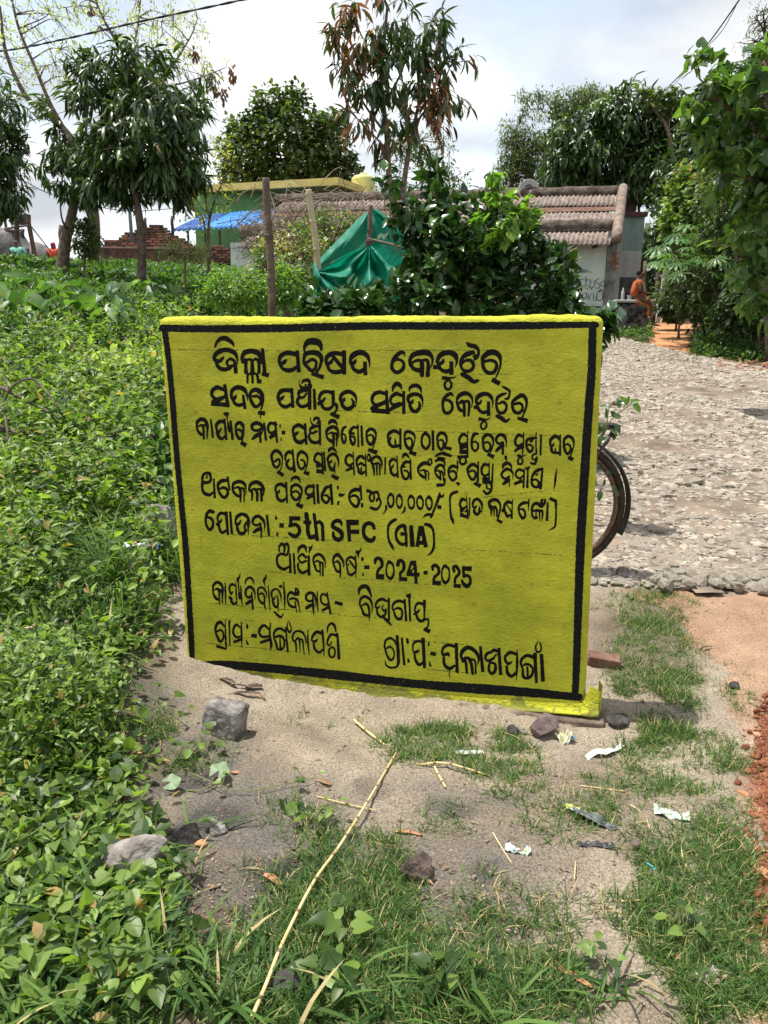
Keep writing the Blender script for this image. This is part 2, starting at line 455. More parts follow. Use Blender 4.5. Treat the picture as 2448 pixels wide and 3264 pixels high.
def wall_paint():
    mt, nt, b, out = mat_new('yellow_wall_paint')
    b.inputs['Roughness'].default_value = 0.75; b.inputs['Specular IOR Level'].default_value = 0.25
    tcn = nt.nodes.new('ShaderNodeTexCoord')
    n = nt.nodes.new('ShaderNodeTexNoise'); n.inputs['Scale'].default_value = 3.1; n.inputs['Detail'].default_value = 10; n.inputs['Roughness'].default_value = .72
    nt.links.new(tcn.outputs['Object'], n.inputs['Vector'])
    r = nt.nodes.new('ShaderNodeValToRGB')
    r.color_ramp.elements[0].position = .30; r.color_ramp.elements[0].color = (.29, .30, .018, 1)
    r.color_ramp.elements[1].position = .62; r.color_ramp.elements[1].color = (.53, .53, .032, 1)
    nt.links.new(n.outputs['Fac'], r.inputs[0])
    # small grime specks and rubbed marks
    n3 = nt.nodes.new('ShaderNodeTexNoise'); n3.inputs['Scale'].default_value = 34; n3.inputs['Detail'].default_value = 5; n3.inputs['Roughness'].default_value = .7
    nt.links.new(tcn.outputs['Object'], n3.inputs['Vector'])
    r3 = nt.nodes.new('ShaderNodeValToRGB'); r3.color_ramp.elements[0].position = .61; r3.color_ramp.elements[0].color = (0, 0, 0, 1)
    r3.color_ramp.elements[1].position = .78; r3.color_ramp.elements[1].color = (1, 1, 1, 1)
    nt.links.new(n3.outputs['Fac'], r3.inputs[0])
    m1 = nt.nodes.new('ShaderNodeMixRGB'); nt.links.new(r3.outputs[0], m1.inputs[0]); nt.links.new(r.outputs[0], m1.inputs[1]); m1.inputs[2].default_value = (.16, .17, .03, 1)
    # dirt that splashed up near the ground (a shape of its own)
    sp = nt.nodes.new('ShaderNodeSeparateXYZ'); nt.links.new(tcn.outputs['Object'], sp.inputs[0])
    n4 = nt.nodes.new('ShaderNodeTexNoise'); n4.inputs['Scale'].default_value = 9; n4.inputs['Detail'].default_value = 8; n4.inputs['Roughness'].default_value = .7
    nt.links.new(tcn.outputs['Object'], n4.inputs['Vector'])
    mm = nt.nodes.new('ShaderNodeMath'); mm.operation = 'MULTIPLY_ADD'; mm.inputs[1].default_value = -3.2; mm.inputs[2].default_value = .93
    nt.links.new(sp.outputs['Z'], mm.inputs[0])
    ma = nt.nodes.new('ShaderNodeMath'); ma.operation = 'ADD'; nt.links.new(mm.outputs[0], ma.inputs[0]); nt.links.new(n4.outputs['Fac'], ma.inputs[1])
    r4 = nt.nodes.new('ShaderNodeValToRGB'); r4.color_ramp.elements[0].position = .95; r4.color_ramp.elements[0].color = (0, 0, 0, 1)
    r4.color_ramp.elements[1].position = 1.0; r4.color_ramp.elements[1].color = (.75, .75, .75, 1)
    mh = nt.nodes.new('ShaderNodeMath'); mh.operation = 'MULTIPLY'; mh.inputs[1].default_value = .9; nt.links.new(ma.outputs[0], mh.inputs[0])
    nt.links.new(mh.outputs[0], r4.inputs[0])
    m2 = nt.nodes.new('ShaderNodeMixRGB'); nt.links.new(r4.outputs[0], m2.inputs[0]); nt.links.new(m1.outputs[0], m2.inputs[1]); m2.inputs[2].default_value = (.15, .155, .04, 1)
    # horizontal brush drag in the paint
    ms = nt.nodes.new('ShaderNodeMapping'); ms.inputs['Scale'].default_value = (3.5, 3.5, 17); nt.links.new(tcn.outputs['Object'], ms.inputs[0])
    n5 = nt.nodes.new('ShaderNodeTexNoise'); n5.inputs['Scale'].default_value = 1.6; n5.inputs['Detail'].default_value = 5; nt.links.new(ms.outputs[0], n5.inputs['Vector'])
    r5 = nt.nodes.new('ShaderNodeValToRGB'); r5.color_ramp.elements[0].position = .32; r5.color_ramp.elements[0].color = (.70, .72, .7, 1); r5.color_ramp.elements[1].position = .62; r5.color_ramp.elements[1].color = (1.08, 1.08, 1.1, 1)
    nt.links.new(n5.outputs['Fac'], r5.inputs[0])
    m5 = nt.nodes.new('ShaderNodeMixRGB'); m5.blend_type = 'MULTIPLY'; m5.inputs[0].default_value = .38; nt.links.new(m2.outputs[0], m5.inputs[1]); nt.links.new(r5.outputs[0], m5.inputs[2])
    nt.links.new(m5.outputs[0], b.inputs['Base Color'])
    # sponge-floated sand plaster
    nb = nt.nodes.new('ShaderNodeTexNoise'); nb.inputs['Scale'].default_value = 95; nb.inputs['Detail'].default_value = 5; nb.inputs['Roughness'].default_value = .6
    mpn = nt.nodes.new('ShaderNodeMapping'); mpn.inputs['Scale'].default_value = (.75, .75, 1.25)
    nt.links.new(tcn.outputs['Object'], mpn.inputs[0]); nt.links.new(mpn.outputs[0], nb.inputs['Vector'])
    nb2 = nt.nodes.new('ShaderNodeTexNoise'); nb2.inputs['Scale'].default_value = 17; nb2.inputs['Detail'].default_value = 2
    nt.links.new(tcn.outputs['Object'], nb2.inputs['Vector'])
    ad = nt.nodes.new('ShaderNodeMath'); ad.operation = 'ADD'; nt.links.new(nb.outputs['Fac'], ad.inputs[0]); nt.links.new(nb2.outputs['Fac'], ad.inputs[1])
    bp = nt.nodes.new('ShaderNodeBump'); bp.inputs['Strength'].default_value = .9; bp.inputs['Distance'].default_value = .007
    nt.links.new(ad.outputs[0], bp.inputs['Height']); nt.links.new(bp.outputs[0], b.inputs['Normal'])
    return mt
M_YEL = wall_paint()
def black_paint(name, col=(.006, .006, .005), wear=0.0):
    mt, nt, b, out = mat_new(name)
    b.inputs['Base Color'].default_value = (*col, 1); b.inputs['Roughness'].default_value = .7; b.inputs['Specular IOR Level'].default_value = .12
    tcn = nt.nodes.new('ShaderNodeTexCoord')
    nb = nt.nodes.new('ShaderNodeTexNoise'); nb.inputs['Scale'].default_value = 95; nb.inputs['Detail'].default_value = 5
    nt.links.new(tcn.outputs['Object'], nb.inputs['Vector'])
    bp = nt.nodes.new('ShaderNodeBump'); bp.inputs['Strength'].default_value = .5; bp.inputs['Distance'].default_value = .004
    nt.links.new(nb.outputs['Fac'], bp.inputs['Height']); nt.links.new(bp.outputs[0], b.inputs['Normal'])
    if wear > 0:
        n3 = nt.nodes.new('ShaderNodeTexNoise'); n3.inputs['Scale'].default_value = 110; n3.inputs['Detail'].default_value = 6; n3.inputs['Roughness'].default_value = .75
        nt.links.new(tcn.outputs['Object'], n3.inputs['Vector'])
        r3 = nt.nodes.new('ShaderNodeValToRGB'); r3.color_ramp.elements[0].position = 1 - wear; r3.color_ramp.elements[0].color = (*col, 1)
        r3.color_ramp.elements[1].position = 1 - wear + .05; r3.color_ramp.elements[1].color = (.4, .38, .05, 1)
        nt.links.new(n3.outputs['Fac'], r3.inputs[0]); nt.links.new(r3.outputs[0], b.inputs['Base Color'])
    return mt
M_INK = black_paint('black_letter_paint', wear=.30)
M_BORDER = black_paint('black_border_paint', (.007, .008, .009), wear=.36)

def build_wall():
    V, Fc = rounded_box((.5, .06, .5), .0, .02)
    # unit panel mapped to the four corners, rounded edges kept metric
    W = (cTR - cTL).length; Hh = cTL.z - cBL.z
    V, Fc = rounded_box((W / 2, .062, Hh / 2), .026, .016)
    nz = fbm(V[:, 0] * 30, V[:, 2] * 30 + V[:, 1] * 20, 1.2, 3, 3) - .5
    edge = (np.abs(V[:, 2]) > Hh / 2 - .03) | (np.abs(V[:, 0]) > W / 2 - .03)
    big = fbm(V[:, 0] * 3, V[:, 2] * 3, 1, 2, 8) - .5
    s = V[:, 0] / W + .5; t = V[:, 2] / Hh + .5
    out = np.zeros_like(V)
    A = [np.array(c) for c in (cBL, cBR, cTL, cTR)]
    for i in range(3):
        out[:, i] = (A[0][i] * (1 - s) + A[1][i] * s) * (1 - t) + (A[2][i] * (1 - s) + A[3][i] * s) * t
    out += (-(V[:, 1] + .062))[:, None] * np.array(SN)[None]
    disp = np.where(edge, nz * .010, nz * 0)
    out += disp[:, None] * (np.array([0, 0, 1.0])[None] + np.array(SN)[None] * 0)
    out[:, 2] += np.where(t > .97, big * .016, 0)
    o = obj_np('wall_slab', out, Fc, M_YEL, notice, smooth=True)
    return o
build_wall()

# the painted skirt that flares out over the footing, and the bare footing under it
UP3 = Vector((0, 0, 1))
def skirt():
    top = [(600, 2138), (760, 2148), (930, 2164), (1100, 2182), (1300, 2202), (1500, 2222), (1700, 2236), (1856, 2240), (1884, 2184), (1912, 2204)]
    bot = [(606, 2140), (722, 2166), (930, 2203), (1100, 2226), (1300, 2243), (1500, 2255), (1700, 2268), (1838, 2277), (1882, 2281), (1922, 2282)]
    outs = [.002, .006, .010, .014, .018, .021, .023, .025, .025, .024]
    V = []; Fc = []
    ns = 90
    def itp(L, s):
        s = s * (len(L) - 1); i = min(int(s), len(L) - 2); f = s - i
        a, b = L[i], L[i + 1]
        return a * (1 - f) + b * f if not isinstance(a, tuple) else tuple(x * (1 - f) + y * f for x, y in zip(a, b))
    # vertical positions measured on the wall plane, then pushed outwards
    prof = [(0, 0), (.4, .12), (.8, .32), (.92, .62), (1.0, 1.0), (1.10, .9), (1.14, -.1)]
    for i in range(ns + 1):
        s = i / ns
        a = on_wall(*itp(top, s)); b0 = on_wall(*itp(bot, s)); o_ = itp(outs, s)
        d_ = ray(*itp(bot, s)); tt = (S0 + SN * o_ - CAM).dot(SN) / d_.dot(SN); b = CAM + d_ * tt      # outer lip seen on this line
        wob = (vnoise(s * 23, 3.1) - .5) * .007
        for k, (f, g) in enumerate(prof):
            base = a.lerp(Vector((a.x + (b.x - a.x), a.y, a.z)), 0)
            p = a + SN * (o_ * g)
            p = Vector((a.x, a.y, a.z + (b.z - a.z) * f)) + SN * (o_ * g + .001)
            if k in (3, 4): p = p + SN * (wob * s) + Vector((0, 0, wob * .6))
            V.append(p)
    n = len(prof)
    for i in range(ns):
        for k in range(n - 1):
            a = i * n + k; Fc.append((a, a + 1, a + 1 + n, a + n))
    # right hand return: a small sloping shoulder that runs round the corner
    e0 = [V[ns * n + k] for k in range(n)]
    for j in range(1, 7):
        f = j / 6
        for k in range(n):
            V.append(e0[k] + SU * (.012 * math.sin(f * 3)) - SN * (.13 * f) - UP3 * (.02 * f * (1 - prof[k][0])))
    for j in range(6):
        for k in range(n - 1):
            a = (ns + j) * n + k; Fc.append((a, a + 1, a + 1 + n, a + n))
    obj_np('painted_skirt', np.array([v[:] for v in V]), np.array(Fc), M_YEL, notice, smooth=True)
skirt()
M_CONC = pmat('bare_concrete', (.11, .08, .06), .9, col2=(.22, .17, .13), nscale=14, bump=.8, bscale=60)
def footing():
    a = on_wall(1640, 2275, .03); b = on_wall(1908, 2290, .044)
    b = b + SU * .02
    c = (a + b) / 2
    V, Fc = rounded_box(((b - a).length / 2 + .10, .078, .07), .012, .03)
    M3 = np.array([list(SU), list(-SN), [0, 0, 1]]).T
    nz = fbm(V[:, 0] * 20 + V[:, 1] * 15, V[:, 2] * 20, 1, 3, 4) - .5
    V = V * (1 + .0 * nz[:, None]); V[:, 1] += nz * .02; V[:, 0] += nz * .012
    ctr = b - SU * ((b - a).length / 2 + .10) - SN * .085 + Vector((0, 0, 0))
    ctr.z = b.z - .066
    V = V @ M3.T + np.array(ctr)[None]
    obj_np('footing', V, Fc, M_CONC, notice, smooth=True)
footing()

# ---- painted marks: brush strokes traced by centre line and thickness, filled to one clean outline
TXT = r'''
1 650 1060 3
108 135 22 122 98 30 158 62 44 205 55 50 250 80 42 278 108 28 285 130 16
322 300 8 318 245 26 288 190 44 212 165 46 140 185 50 103 225 40 105 262 34 150 272 40 185 240 26
118 280 34 135 325 36 180 352 42 235 345 40 265 320 34
220 300 26 222 275 26 255 252 30 292 275 32 300 320 40 305 376 40
220 300 26 245 322 24 275 312 20
372 285 30 366 235 38 395 190 50 450 178 50 510 192 54 540 235 36 552 300 12
375 275 36 400 265 38 402 320 34 403 380 40
405 265 30 440 255 26 460 275 30 463 320 38 465 382 44
465 270 26 495 254 30 522 272 34 527 320 34 528 382 34
562 165 34 572 270 34 582 392 40
552 395 38 622 410 42
418 478 22 418 412 24 440 394 24 462 410 24 466 478 26
468 402 20 492 392 22 512 412 28 518 465 28
505 468 36 552 470 44
895 215 40 850 200 50 790 195 48 740 220 44 722 260 34 730 300 34 765 285 40 785 265 26
728 305 32 755 345 34 805 362 46 860 350 40 900 310 24
894 172 36 908 382 40
960 176 20 965 130 36 1000 90 60 1050 84 70 1100 100 60 1120 140 34 1122 166 24
955 255 30 975 205 46 1035 190 50 1095 205 54 1125 250 40 1112 320 28 1085 370 26 1060 400 30
955 255 30 960 290 34 990 330 34 1025 362 36 1060 350 34 1073 310 28 1072 278 32 1035 258 34 985 285 30
1026 392 34 1148 428 46
1340 215 40 1290 200 44 1230 200 46 1185 225 44 1168 265 34 1175 300 30 1215 285 38 1225 262 22
1180 310 34 1200 355 34 1245 378 44 1310 370 44 1340 340 24
1235 225 36 1270 270 40 1320 330 40
1340 170 42 1342 404 40
1584 335 8 1580 270 26 1555 215 46 1495 190 54 1430 215 56 1402 260 34 1410 300 36 1440 285 38 1450 262 22
1415 310 36 1435 350 36 1485 375 44 1530 355 40
1540 276 38 1545 410 38
1 1150 1060 3
421 230 6 412 195 30 385 190 40 340 222 42 305 275 36 300 345 36 350 382 38 400 350 38 412 300 30 385 265 30 340 258 32 310 280 24
660 355 8 684 290 20 680 235 34 640 195 58 580 190 58 500 215 48 470 265 34 478 310 38
480 305 34 505 345 40 555 362 46
490 290 24 530 268 32 575 272 34 586 310 44 585 408 42
590 268 30 632 262 32 645 310 36 640 408 42
690 330 42 750 332 40
903 335 10 918 275 26 900 215 54 840 190 52 770 210 52 735 260 38 745 298 38 782 285 36 790 258 20
745 315 38 770 355 36 820 372 42 860 355 36
866 272 40 868 406 42
775 432 38 840 438 34
840 436 26 875 432 20 908 424 10
838 450 24 806 480 26 806 522 28 838 545 28 866 515 26 862 475 24 838 450 24
1015 98 20 1040 120 42 1095 135 44 1125 168 32 1125 205 30 1105 238 40 1085 262 18
1078 192 36 1020 205 52 975 240 40 956 290 34 972 350 30 1020 370 38 1065 350 34 1078 305 34 1045 265 36 1000 270 30 975 290 26
1082 212 36 1098 248 36
972 400 44 1030 430 48 1075 468 42 1118 460 34
1165 290 34 1170 240 44 1220 195 56 1280 190 58 1325 225 44 1338 290 24 1322 360 20 1292 430 16
1165 290 34 1180 350 38 1220 385 40 1270 380 38 1298 330 34 1290 285 34 1245 265 34 1190 275 30
1254 448 46 1330 490 48
2 650 1200 3
188 128 30 130 105 44 85 132 40 76 175 34 105 210 34 150 215 36
95 245 54 150 218 48 205 190 34
68 258 46 245 275 42
198 74 34 232 294 34
418 230 8 410 170 26 380 120 46 320 105 46 275 130 40 262 175 32 270 210 32 295 205 36 308 180 18
280 225 34 300 260 34 335 275 38 375 265 34
374 172 28 394 312 32
440 200 26 450 150 36 495 125 44 540 150 48 568 210 24 560 270 20 545 320 16
440 200 30 460 250 36 495 290 36 535 265 30 545 225 28 515 190 30 470 190 28
516 345 36 586 354 44
540 370 14 542 408 6
838 140 34 790 130 40 740 140 44 712 180 34 712 215 30 742 212 34 762 192 22
715 225 34 735 270 32 785 290 40 840 262 30
838 108 30 852 302 34
985 130 34 920 142 42 905 180 28 928 202 32 960 192 26 982 160 20
905 205 34 893 245 32 925 285 36 975 280 34 1005 250 24
1010 70 38 1012 318 34
915 30 6 912 70 12 935 105 28 980 115 38 1020 105 30 1020 80 30
935 65 12 955 42 32 995 35 38 1012 60 24
972 70 18 975 95 22
1054 116 28 1062 318 32
1085 262 40 1120 255 36
1235 165 34 1190 145 36 1130 155 38 1105 205 30 1110 235 26 1135 235 34 1158 208 22
1120 250 34 1145 300 34 1195 310 36 1235 280 26
1235 130 34 1238 270 34
1240 262 30 1268 275 32 1268 320 24 1242 352 24
1208 352 34 1296 392 48
1450 295 6 1458 230 18 1440 175 34 1385 145 42 1325 165 40 1305 205 34 1310 232 32 1335 228 34 1345 208 18
1315 245 34 1335 290 36 1380 310 42 1425 285 38 1430 245 26 1415 218 20
2 1150 1200 3
235 165 34 170 150 40 120 180 38 108 230 30 135 268 34 190 262 38 235 235 30
110 305 44 165 275 46 230 250 34
100 322 50 268 338 46
244 130 30 260 362 38
302 145 12 315 95 34 345 68 44 375 85 38 390 120 14
400 185 30 340 165 40 295 195 34 285 240 26 315 272 34 370 258 34
282 318 30 320 292 44 385 265 40
410 138 30 412 360 34
462 145 8 475 105 32 520 86 42 565 105 34 582 160 8
585 310 6 592 240 16 570 185 38 520 168 40 465 185 42 452 220 34 465 248 34 488 250 32 500 222 16
470 275 34 490 320 38 525 335 38 555 310 38 565 270 28 555 242 18
885 188 12 860 165 34 820 185 36 790 225 32 785 290 28 800 340 32 835 350 32 870 320 28 875 270 30 850 235 32 810 222 26
1058 300 8 1068 230 18 1045 180 34 1000 160 44 945 180 42 920 225 26 925 270 30 950 318 34 985 330 32
935 258 26 975 238 34 990 290 30 990 374 28
990 240 28 1030 240 30 1037 290 28 1030 372 22
1078 298 38 1118 292 34
1255 310 6 1262 240 20 1240 190 38 1190 165 42 1130 185 46 1105 230 32 1115 262 32 1140 252 30 1152 230 16
1115 290 36 1135 325 34 1175 345 36 1215 330 30
1222 238 32 1222 378 36
1124 405 36 1185 414 30
1180 414 24 1215 410 16 1242 394 8
1180 425 22 1150 455 20 1152 490 22 1175 503 22 1200 480 22 1200 445 20 1180 428 18
1353 96 16 1385 112 28 1420 135 26 1422 175 22 1405 212 28 1380 212 20
1388 162 22 1345 175 34 1310 200 34 1298 240 26 1300 300 28 1325 345 34 1365 345 34 1390 310 28 1390 270 28 1360 245 34 1320 260 22
1304 378 38 1350 402 42 1385 428 34 1422 408 20
1448 285 22 1455 240 34 1500 200 40 1545 180 42 1580 215 34 1585 270 24 1565 340 22 1545 390 18
1448 285 28 1465 330 34 1505 350 34 1540 325 28 1545 280 26 1515 255 32 1465 265 26
1498 398 30 1598 425 46
3 600 1310 3
185 215 8 190 150 20 165 95 38 125 78 42 90 105 34 82 150 22 95 195 28 125 225 34
95 150 16 125 135 24 145 160 26 148 210 24 150 264 22
140 138 22 170 135 26 182 170 20 180 262 16
215 76 20 238 260 24
345 105 34 305 100 38 272 130 32 272 175 24 290 202 30 316 168 18
262 205 34 290 208 32
280 215 34 295 250 34 325 265 30 352 240 22
346 72 22 366 278 24
340 20 12 365 30 40 388 22 14
370 35 24 374 75 14 382 120 12
380 110 22 390 188 28
405 88 22 425 278 28
385 190 28 415 192 28
452 170 18 460 130 30 490 110 38 520 135 34 530 190 20 525 240 18 515 290 18
455 170 24 462 220 30 490 265 34 515 245 26 515 205 22 495 180 28 465 180 20
500 300 34 555 330 46
705 215 8 712 180 20 700 135 34 655 115 40 615 132 36 612 170 28 650 188 30 690 172 26
615 268 24 650 238 42 690 215 40
686 180 24 692 306 24
725 108 20 745 285 26
842 130 26 790 115 34 765 150 28 770 195 26 800 212 30 835 188 26
775 258 38 840 222 30
832 98 24 850 306 22
878 128 18 880 162 18
892 206 40 930 206 40
888 254 14 888 288 12
1105 165 30 1060 135 40 1010 160 32 1003 212 24 1030 218 34 1052 200 16
1010 235 34 1030 285 36 1075 300 40 1120 270 26
1116 118 26 1130 324 28
1075 315 6 1076 328 6
1225 145 28 1180 160 34 1165 190 20 1185 213 24 1225 195 30
1165 210 24 1155 250 24 1185 295 36 1235 300 30 1260 270 20
1256 90 30 1262 328 22
1168 60 8 1175 105 12 1195 135 24 1240 145 28
1195 95 10 1215 70 32 1245 70 26 1245 100 20 1230 115 18
3 900 1320 3
442 102 8 460 72 38 490 64 42 515 85 26 525 112 10
535 230 6 541 190 14 520 140 32 480 122 38 430 150 34 422 200 22 440 240 28 480 265 40
438 188 14 478 178 24 490 220 30 490 304 22
490 185 26 518 188 24 522 240 20 518 308 12
610 120 18 585 135 30 570 175 24 570 230 24 588 275 28 605 250 22 605 210 20 585 190 18
720 135 22 685 125 30 660 145 30 648 180 34 682 185 26
650 195 28 650 240 26 675 290 32 695 255 22 685 215 24 660 215 18
722 98 18 728 316 20
756 108 22 766 304 26
802 200 20 815 160 30 850 142 34 885 165 30 895 210 18 885 270 14 865 325 12
805 210 22 815 260 26 845 290 34 870 260 24 870 215 22 845 198 22 815 210 20
820 338 34 908 370 46
1120 185 30 1075 160 36 1025 180 34 1008 225 22 1030 238 26 1036 215 10
1015 250 30 1030 290 34 1065 310 34 1120 300 34
1078 232 12 1082 290 26
1128 136 24 1130 340 24
1168 215 20 1180 175 30 1220 170 34 1260 200 26 1268 245 14 1250 310 14 1232 355 14
1170 230 24 1180 290 30 1212 330 34 1240 300 24 1240 250 22 1212 230 24 1180 240 18
1212 362 34 1280 386 42
1370 178 34 1402 215 28 1410 260 22 1398 310 28 1370 330 32 1340 300 28 1332 255 22 1343 205 28 1370 178 34
1438 152 26 1444 350 28
1480 245 20 1490 200 30 1525 180 34 1560 200 30 1572 250 22 1555 320 20
1485 255 22 1492 305 26 1520 340 30 1540 310 26 1540 265 22 1518 245 22 1490 255 18
1555 320 32 1618 332 32
1462 402 16 1500 382 30 1550 368 24
1540 375 40 1620 402 26
1480 420 30 1560 425 22
3 1320 1350 3
503 122 22 470 102 34 435 140 26 437 188 24 470 200 30 500 182 20
432 228 44 505 215 40
432 268 44 516 272 44
512 70 10 510 180 16 512 300 18
412 322 34 520 314 30
440 335 24 438 372 26 465 390 26 495 370 26 492 335 20
612 98 22 580 100 34 556 140 28 550 200 24 560 243 26 585 262 24 610 235 22 610 195 22 585 172 22 562 182 18
655 190 20 665 130 32 705 105 34 745 130 32 757 180 18 745 240 14 720 300 14
660 198 26 670 245 28 705 265 28 730 235 24 725 198 22 700 178 24 670 188 18
700 290 30 765 322 42
880 235 6 882 180 16 865 125 34 830 105 34 795 125 30 785 165 26 810 193 26 845 178 22
785 262 26 816 232 38 850 210 34
850 168 22 848 298 24
1040 125 24 1000 110 34 972 145 26 968 190 26 995 213 30 1035 195 24
965 265 22 1000 236 32 1040 222 30
1048 84 10 1045 190 18 1035 292 14
985 303 32 1025 316 28
1020 316 24 1045 310 16 1070 298 8
1010 322 22 993 350 20 998 385 24 1030 385 20 1037 350 18 1020 325 18
1168 135 22 1125 142 34 1082 155 30 1073 200 24 1085 248 26 1112 270 30 1135 240 22 1122 208 20 1092 202 22
1110 180 26 1138 150 18
1168 86 12 1165 200 16 1170 290 20
1165 290 20 1135 300 20 1130 335 18 1155 343 20 1175 320 18
1172 335 24 1155 383 28 1118 380 24
1215 102 22 1208 304 20
1390 150 26 1355 120 36 1310 150 32 1302 200 24 1325 208 28 1337 185 10
1310 225 28 1320 270 30 1350 280 26 1385 280 28
1350 232 10 1352 275 22
1398 100 14 1395 308 24
1430 195 20 1440 145 30 1480 122 34 1518 150 30 1527 205 16 1510 270 14 1490 325 14
1430 208 24 1445 262 28 1470 290 28 1498 250 24 1490 212 22 1465 197 26 1438 208 18
1472 322 34 1522 345 42
4 850 1410 3
52 175 26 50 115 30 90 80 36 135 110 30 152 170 14 140 240 14 120 285 14
52 165 26 65 215 26 95 240 28 125 205 22 122 165 24
60 180 18 88 178 24 92 155 8
102 170 26 120 150 18
102 278 34 162 318 40
250 115 24 218 90 34 185 115 30 180 160 20 200 183 28 216 162 16
190 200 28 200 235 30 235 255 32 258 230 20
248 62 16 268 288 30
292 165 20 305 110 32 340 90 36 380 120 28 392 175 16 380 240 14 365 275 14
296 180 24 308 230 26 335 255 26 365 225 22 360 182 22 330 167 22
355 285 34 408 302 44
522 120 20 490 105 32 460 140 26 462 178 24 495 195 28
472 225 44 528 215 36
474 272 44 542 282 36
526 86 14 540 308 24
548 88 18 562 278 22
588 98 8 605 66 34 635 58 32 668 92 14
685 242 5 686 175 20 665 125 30 630 110 32 590 140 30 585 180 22 612 188 24 626 168 10
592 195 26 602 235 30 630 265 32 648 230 20 656 190 12
648 240 16 654 302 10
620 315 36 688 350 44
828 140 20 790 120 32 758 150 26 760 195 26 790 223 28 825 200 24
760 270 26 825 240 32
826 90 12 838 318 18
940 160 24 900 132 34 865 160 28 862 210 22 878 250 22 880 280 26 910 300 28 938 280 20
880 212 20 905 200 28 935 222 26
905 232 12 905 282 24
944 108 14 953 324 20
975 108 18 992 140 20 980 178 24 962 150 14 972 112 14
1100 255 5 1102 200 20 1080 150 30 1045 135 30 1010 160 28 1003 200 22
1012 205 22 1022 240 26 1028 318 12
1030 205 22 1050 210 22 1055 312 14
1060 195 20 1080 215 22 1082 312 14
1135 140 18 1132 307 16
1240 178 22 1210 160 30 1180 185 28 1178 230 18 1200 238 24 1213 213 12
1185 252 26 1195 295 28 1225 315 30 1250 300 22
1246 128 12 1255 340 20
1298 155 8 1310 122 32 1335 116 34 1362 145 14
1372 190 28 1330 187 34 1302 215 30 1288 250 24 1295 300 24 1315 345 30 1345 345 28 1360 310 20 1345 275 20 1318 270 20
1300 230 30 1330 235 14
1374 158 16 1380 360 22
1562 215 28 1510 197 38 1460 230 34 1448 275 20 1470 310 28 1500 332 32
1468 270 14 1505 265 24 1520 300 24 1522 362 12
1530 270 18 1548 290 16 1548 358 12
1550 215 16 1548 170 16 1572 160 18 1578 195 18 1560 218 14
4 1300 1430 3
268 118 26 300 103 34 345 120 26 357 165 8
352 262 10 352 210 16 335 165 30 300 158 32 268 190 30 262 230 18 280 260 26 310 288 30
275 218 12 305 215 22 315 302 14
320 215 20 335 230 18 340 307 12
352 285 22 352 335 20 325 350 32
272 348 36 345 348 32
472 112 14 476 175 18 471 232 6
465 178 26 430 165 34 395 195 28 390 235 22 405 280 26 430 302 28 460 280 22 462 240 22 435 215 26 405 225 20
466 322 24 494 346 38
665 178 24 625 150 36 580 180 32 573 225 22 590 268 24 620 297 30 645 265 22 645 225 22 615 210 24 583 225 18
674 122 16 668 322 26
632 328 30 698 358 44
772 162 22 735 150 32 708 185 26 710 238 24 740 260 26 770 240 20
712 288 44 778 296 40
778 130 12 778 300 18
712 322 32 790 318 32
765 320 28 798 340 26 800 380 24 785 415 28 755 432 28 726 405 26
752 345 20 758 378 18 788 388 18
814 142 14 805 325 24
935 66 26 938 104 28
942 100 10 945 126 8
905 190 12 920 152 34 955 138 34 985 160 24 993 198 10
1005 300 5 1005 240 16 985 210 26 945 195 30 905 225 26 900 262 24 930 288 24 960 272 22
912 338 24 945 312 38 972 298 20
968 255 18 972 366 10
1102 215 22 1065 200 28 1035 225 22 1035 260 22 1065 283 24 1100 262 20
1016 340 30 1095 305 36
1112 190 18 1106 380 22
1148 195 16 1142 378 28
1126 180 14 1145 192 30 1168 164 6
1285 192 24 1245 205 34 1215 225 32 1192 262 26 1183 312 24 1200 358 28 1240 365 26 1252 325 22 1225 295 24 1195 302 18
1222 255 22 1248 238 14
1290 180 16 1268 388 30
1425 190 6 1412 270 22 1408 330 20 1394 402 6
5 620 1490 3
75 135 24 80 80 30 105 56 30 145 60 30 155 95 24 150 130 30 120 145 32 85 140 32
118 72 14 118 108 22
76 150 32 75 200 26 95 245 34 140 262 34 178 240 20
184 106 20 195 296 24
320 128 26 270 125 40 230 155 34 226 205 24 250 260 30 285 287 32 315 260 30 315 215 26 280 192 30 240 205 22
316 86 22 336 222 20
490 262 6 492 200 16 475 155 34 430 135 38 380 150 34 366 190 24 375 235 26 410 270 28 438 275 22
378 198 18 420 190 28 440 230 28 440 328 18
440 195 22 468 205 26 475 250 18 474 326 16
658 272 6 664 215 22 640 165 36 590 140 40 540 160 34 523 205 24 532 225 26
540 220 26 552 250 26 550 310 20
548 212 22 580 207 28 600 250 30 600 314 26
605 205 22 637 215 28 642 314 28
870 185 28 830 160 36 785 175 30 775 220 22 800 240 26 813 213 14
785 250 26 800 300 30 840 320 32 878 290 20
876 136 24 886 344 20
920 136 10 940 102 28 970 92 34 1000 110 26 1013 147 8
922 225 20 935 180 30 975 165 34 1015 190 30 1027 235 20 1015 290 16 995 345 14
925 225 22 930 270 26 965 310 30 1000 285 24 1000 245 20 970 227 24 935 240 18
972 350 34 1038 378 48
1142 185 28 1095 180 34 1065 210 26 1068 248 24 1100 263 28 1140 242 24
1070 300 28 1145 262 30
1137 154 18 1148 354 24
1174 156 26 1186 348 28
1300 185 28 1260 190 34 1235 230 34 1218 260 26 1225 310 28 1265 338 28 1287 300 22 1270 268 24 1240 265 18
1302 156 28 1318 360 28
1372 176 22 1370 212 18
1380 256 32 1412 272 36
1408 270 30 1436 252 14
1378 318 22 1372 360 18
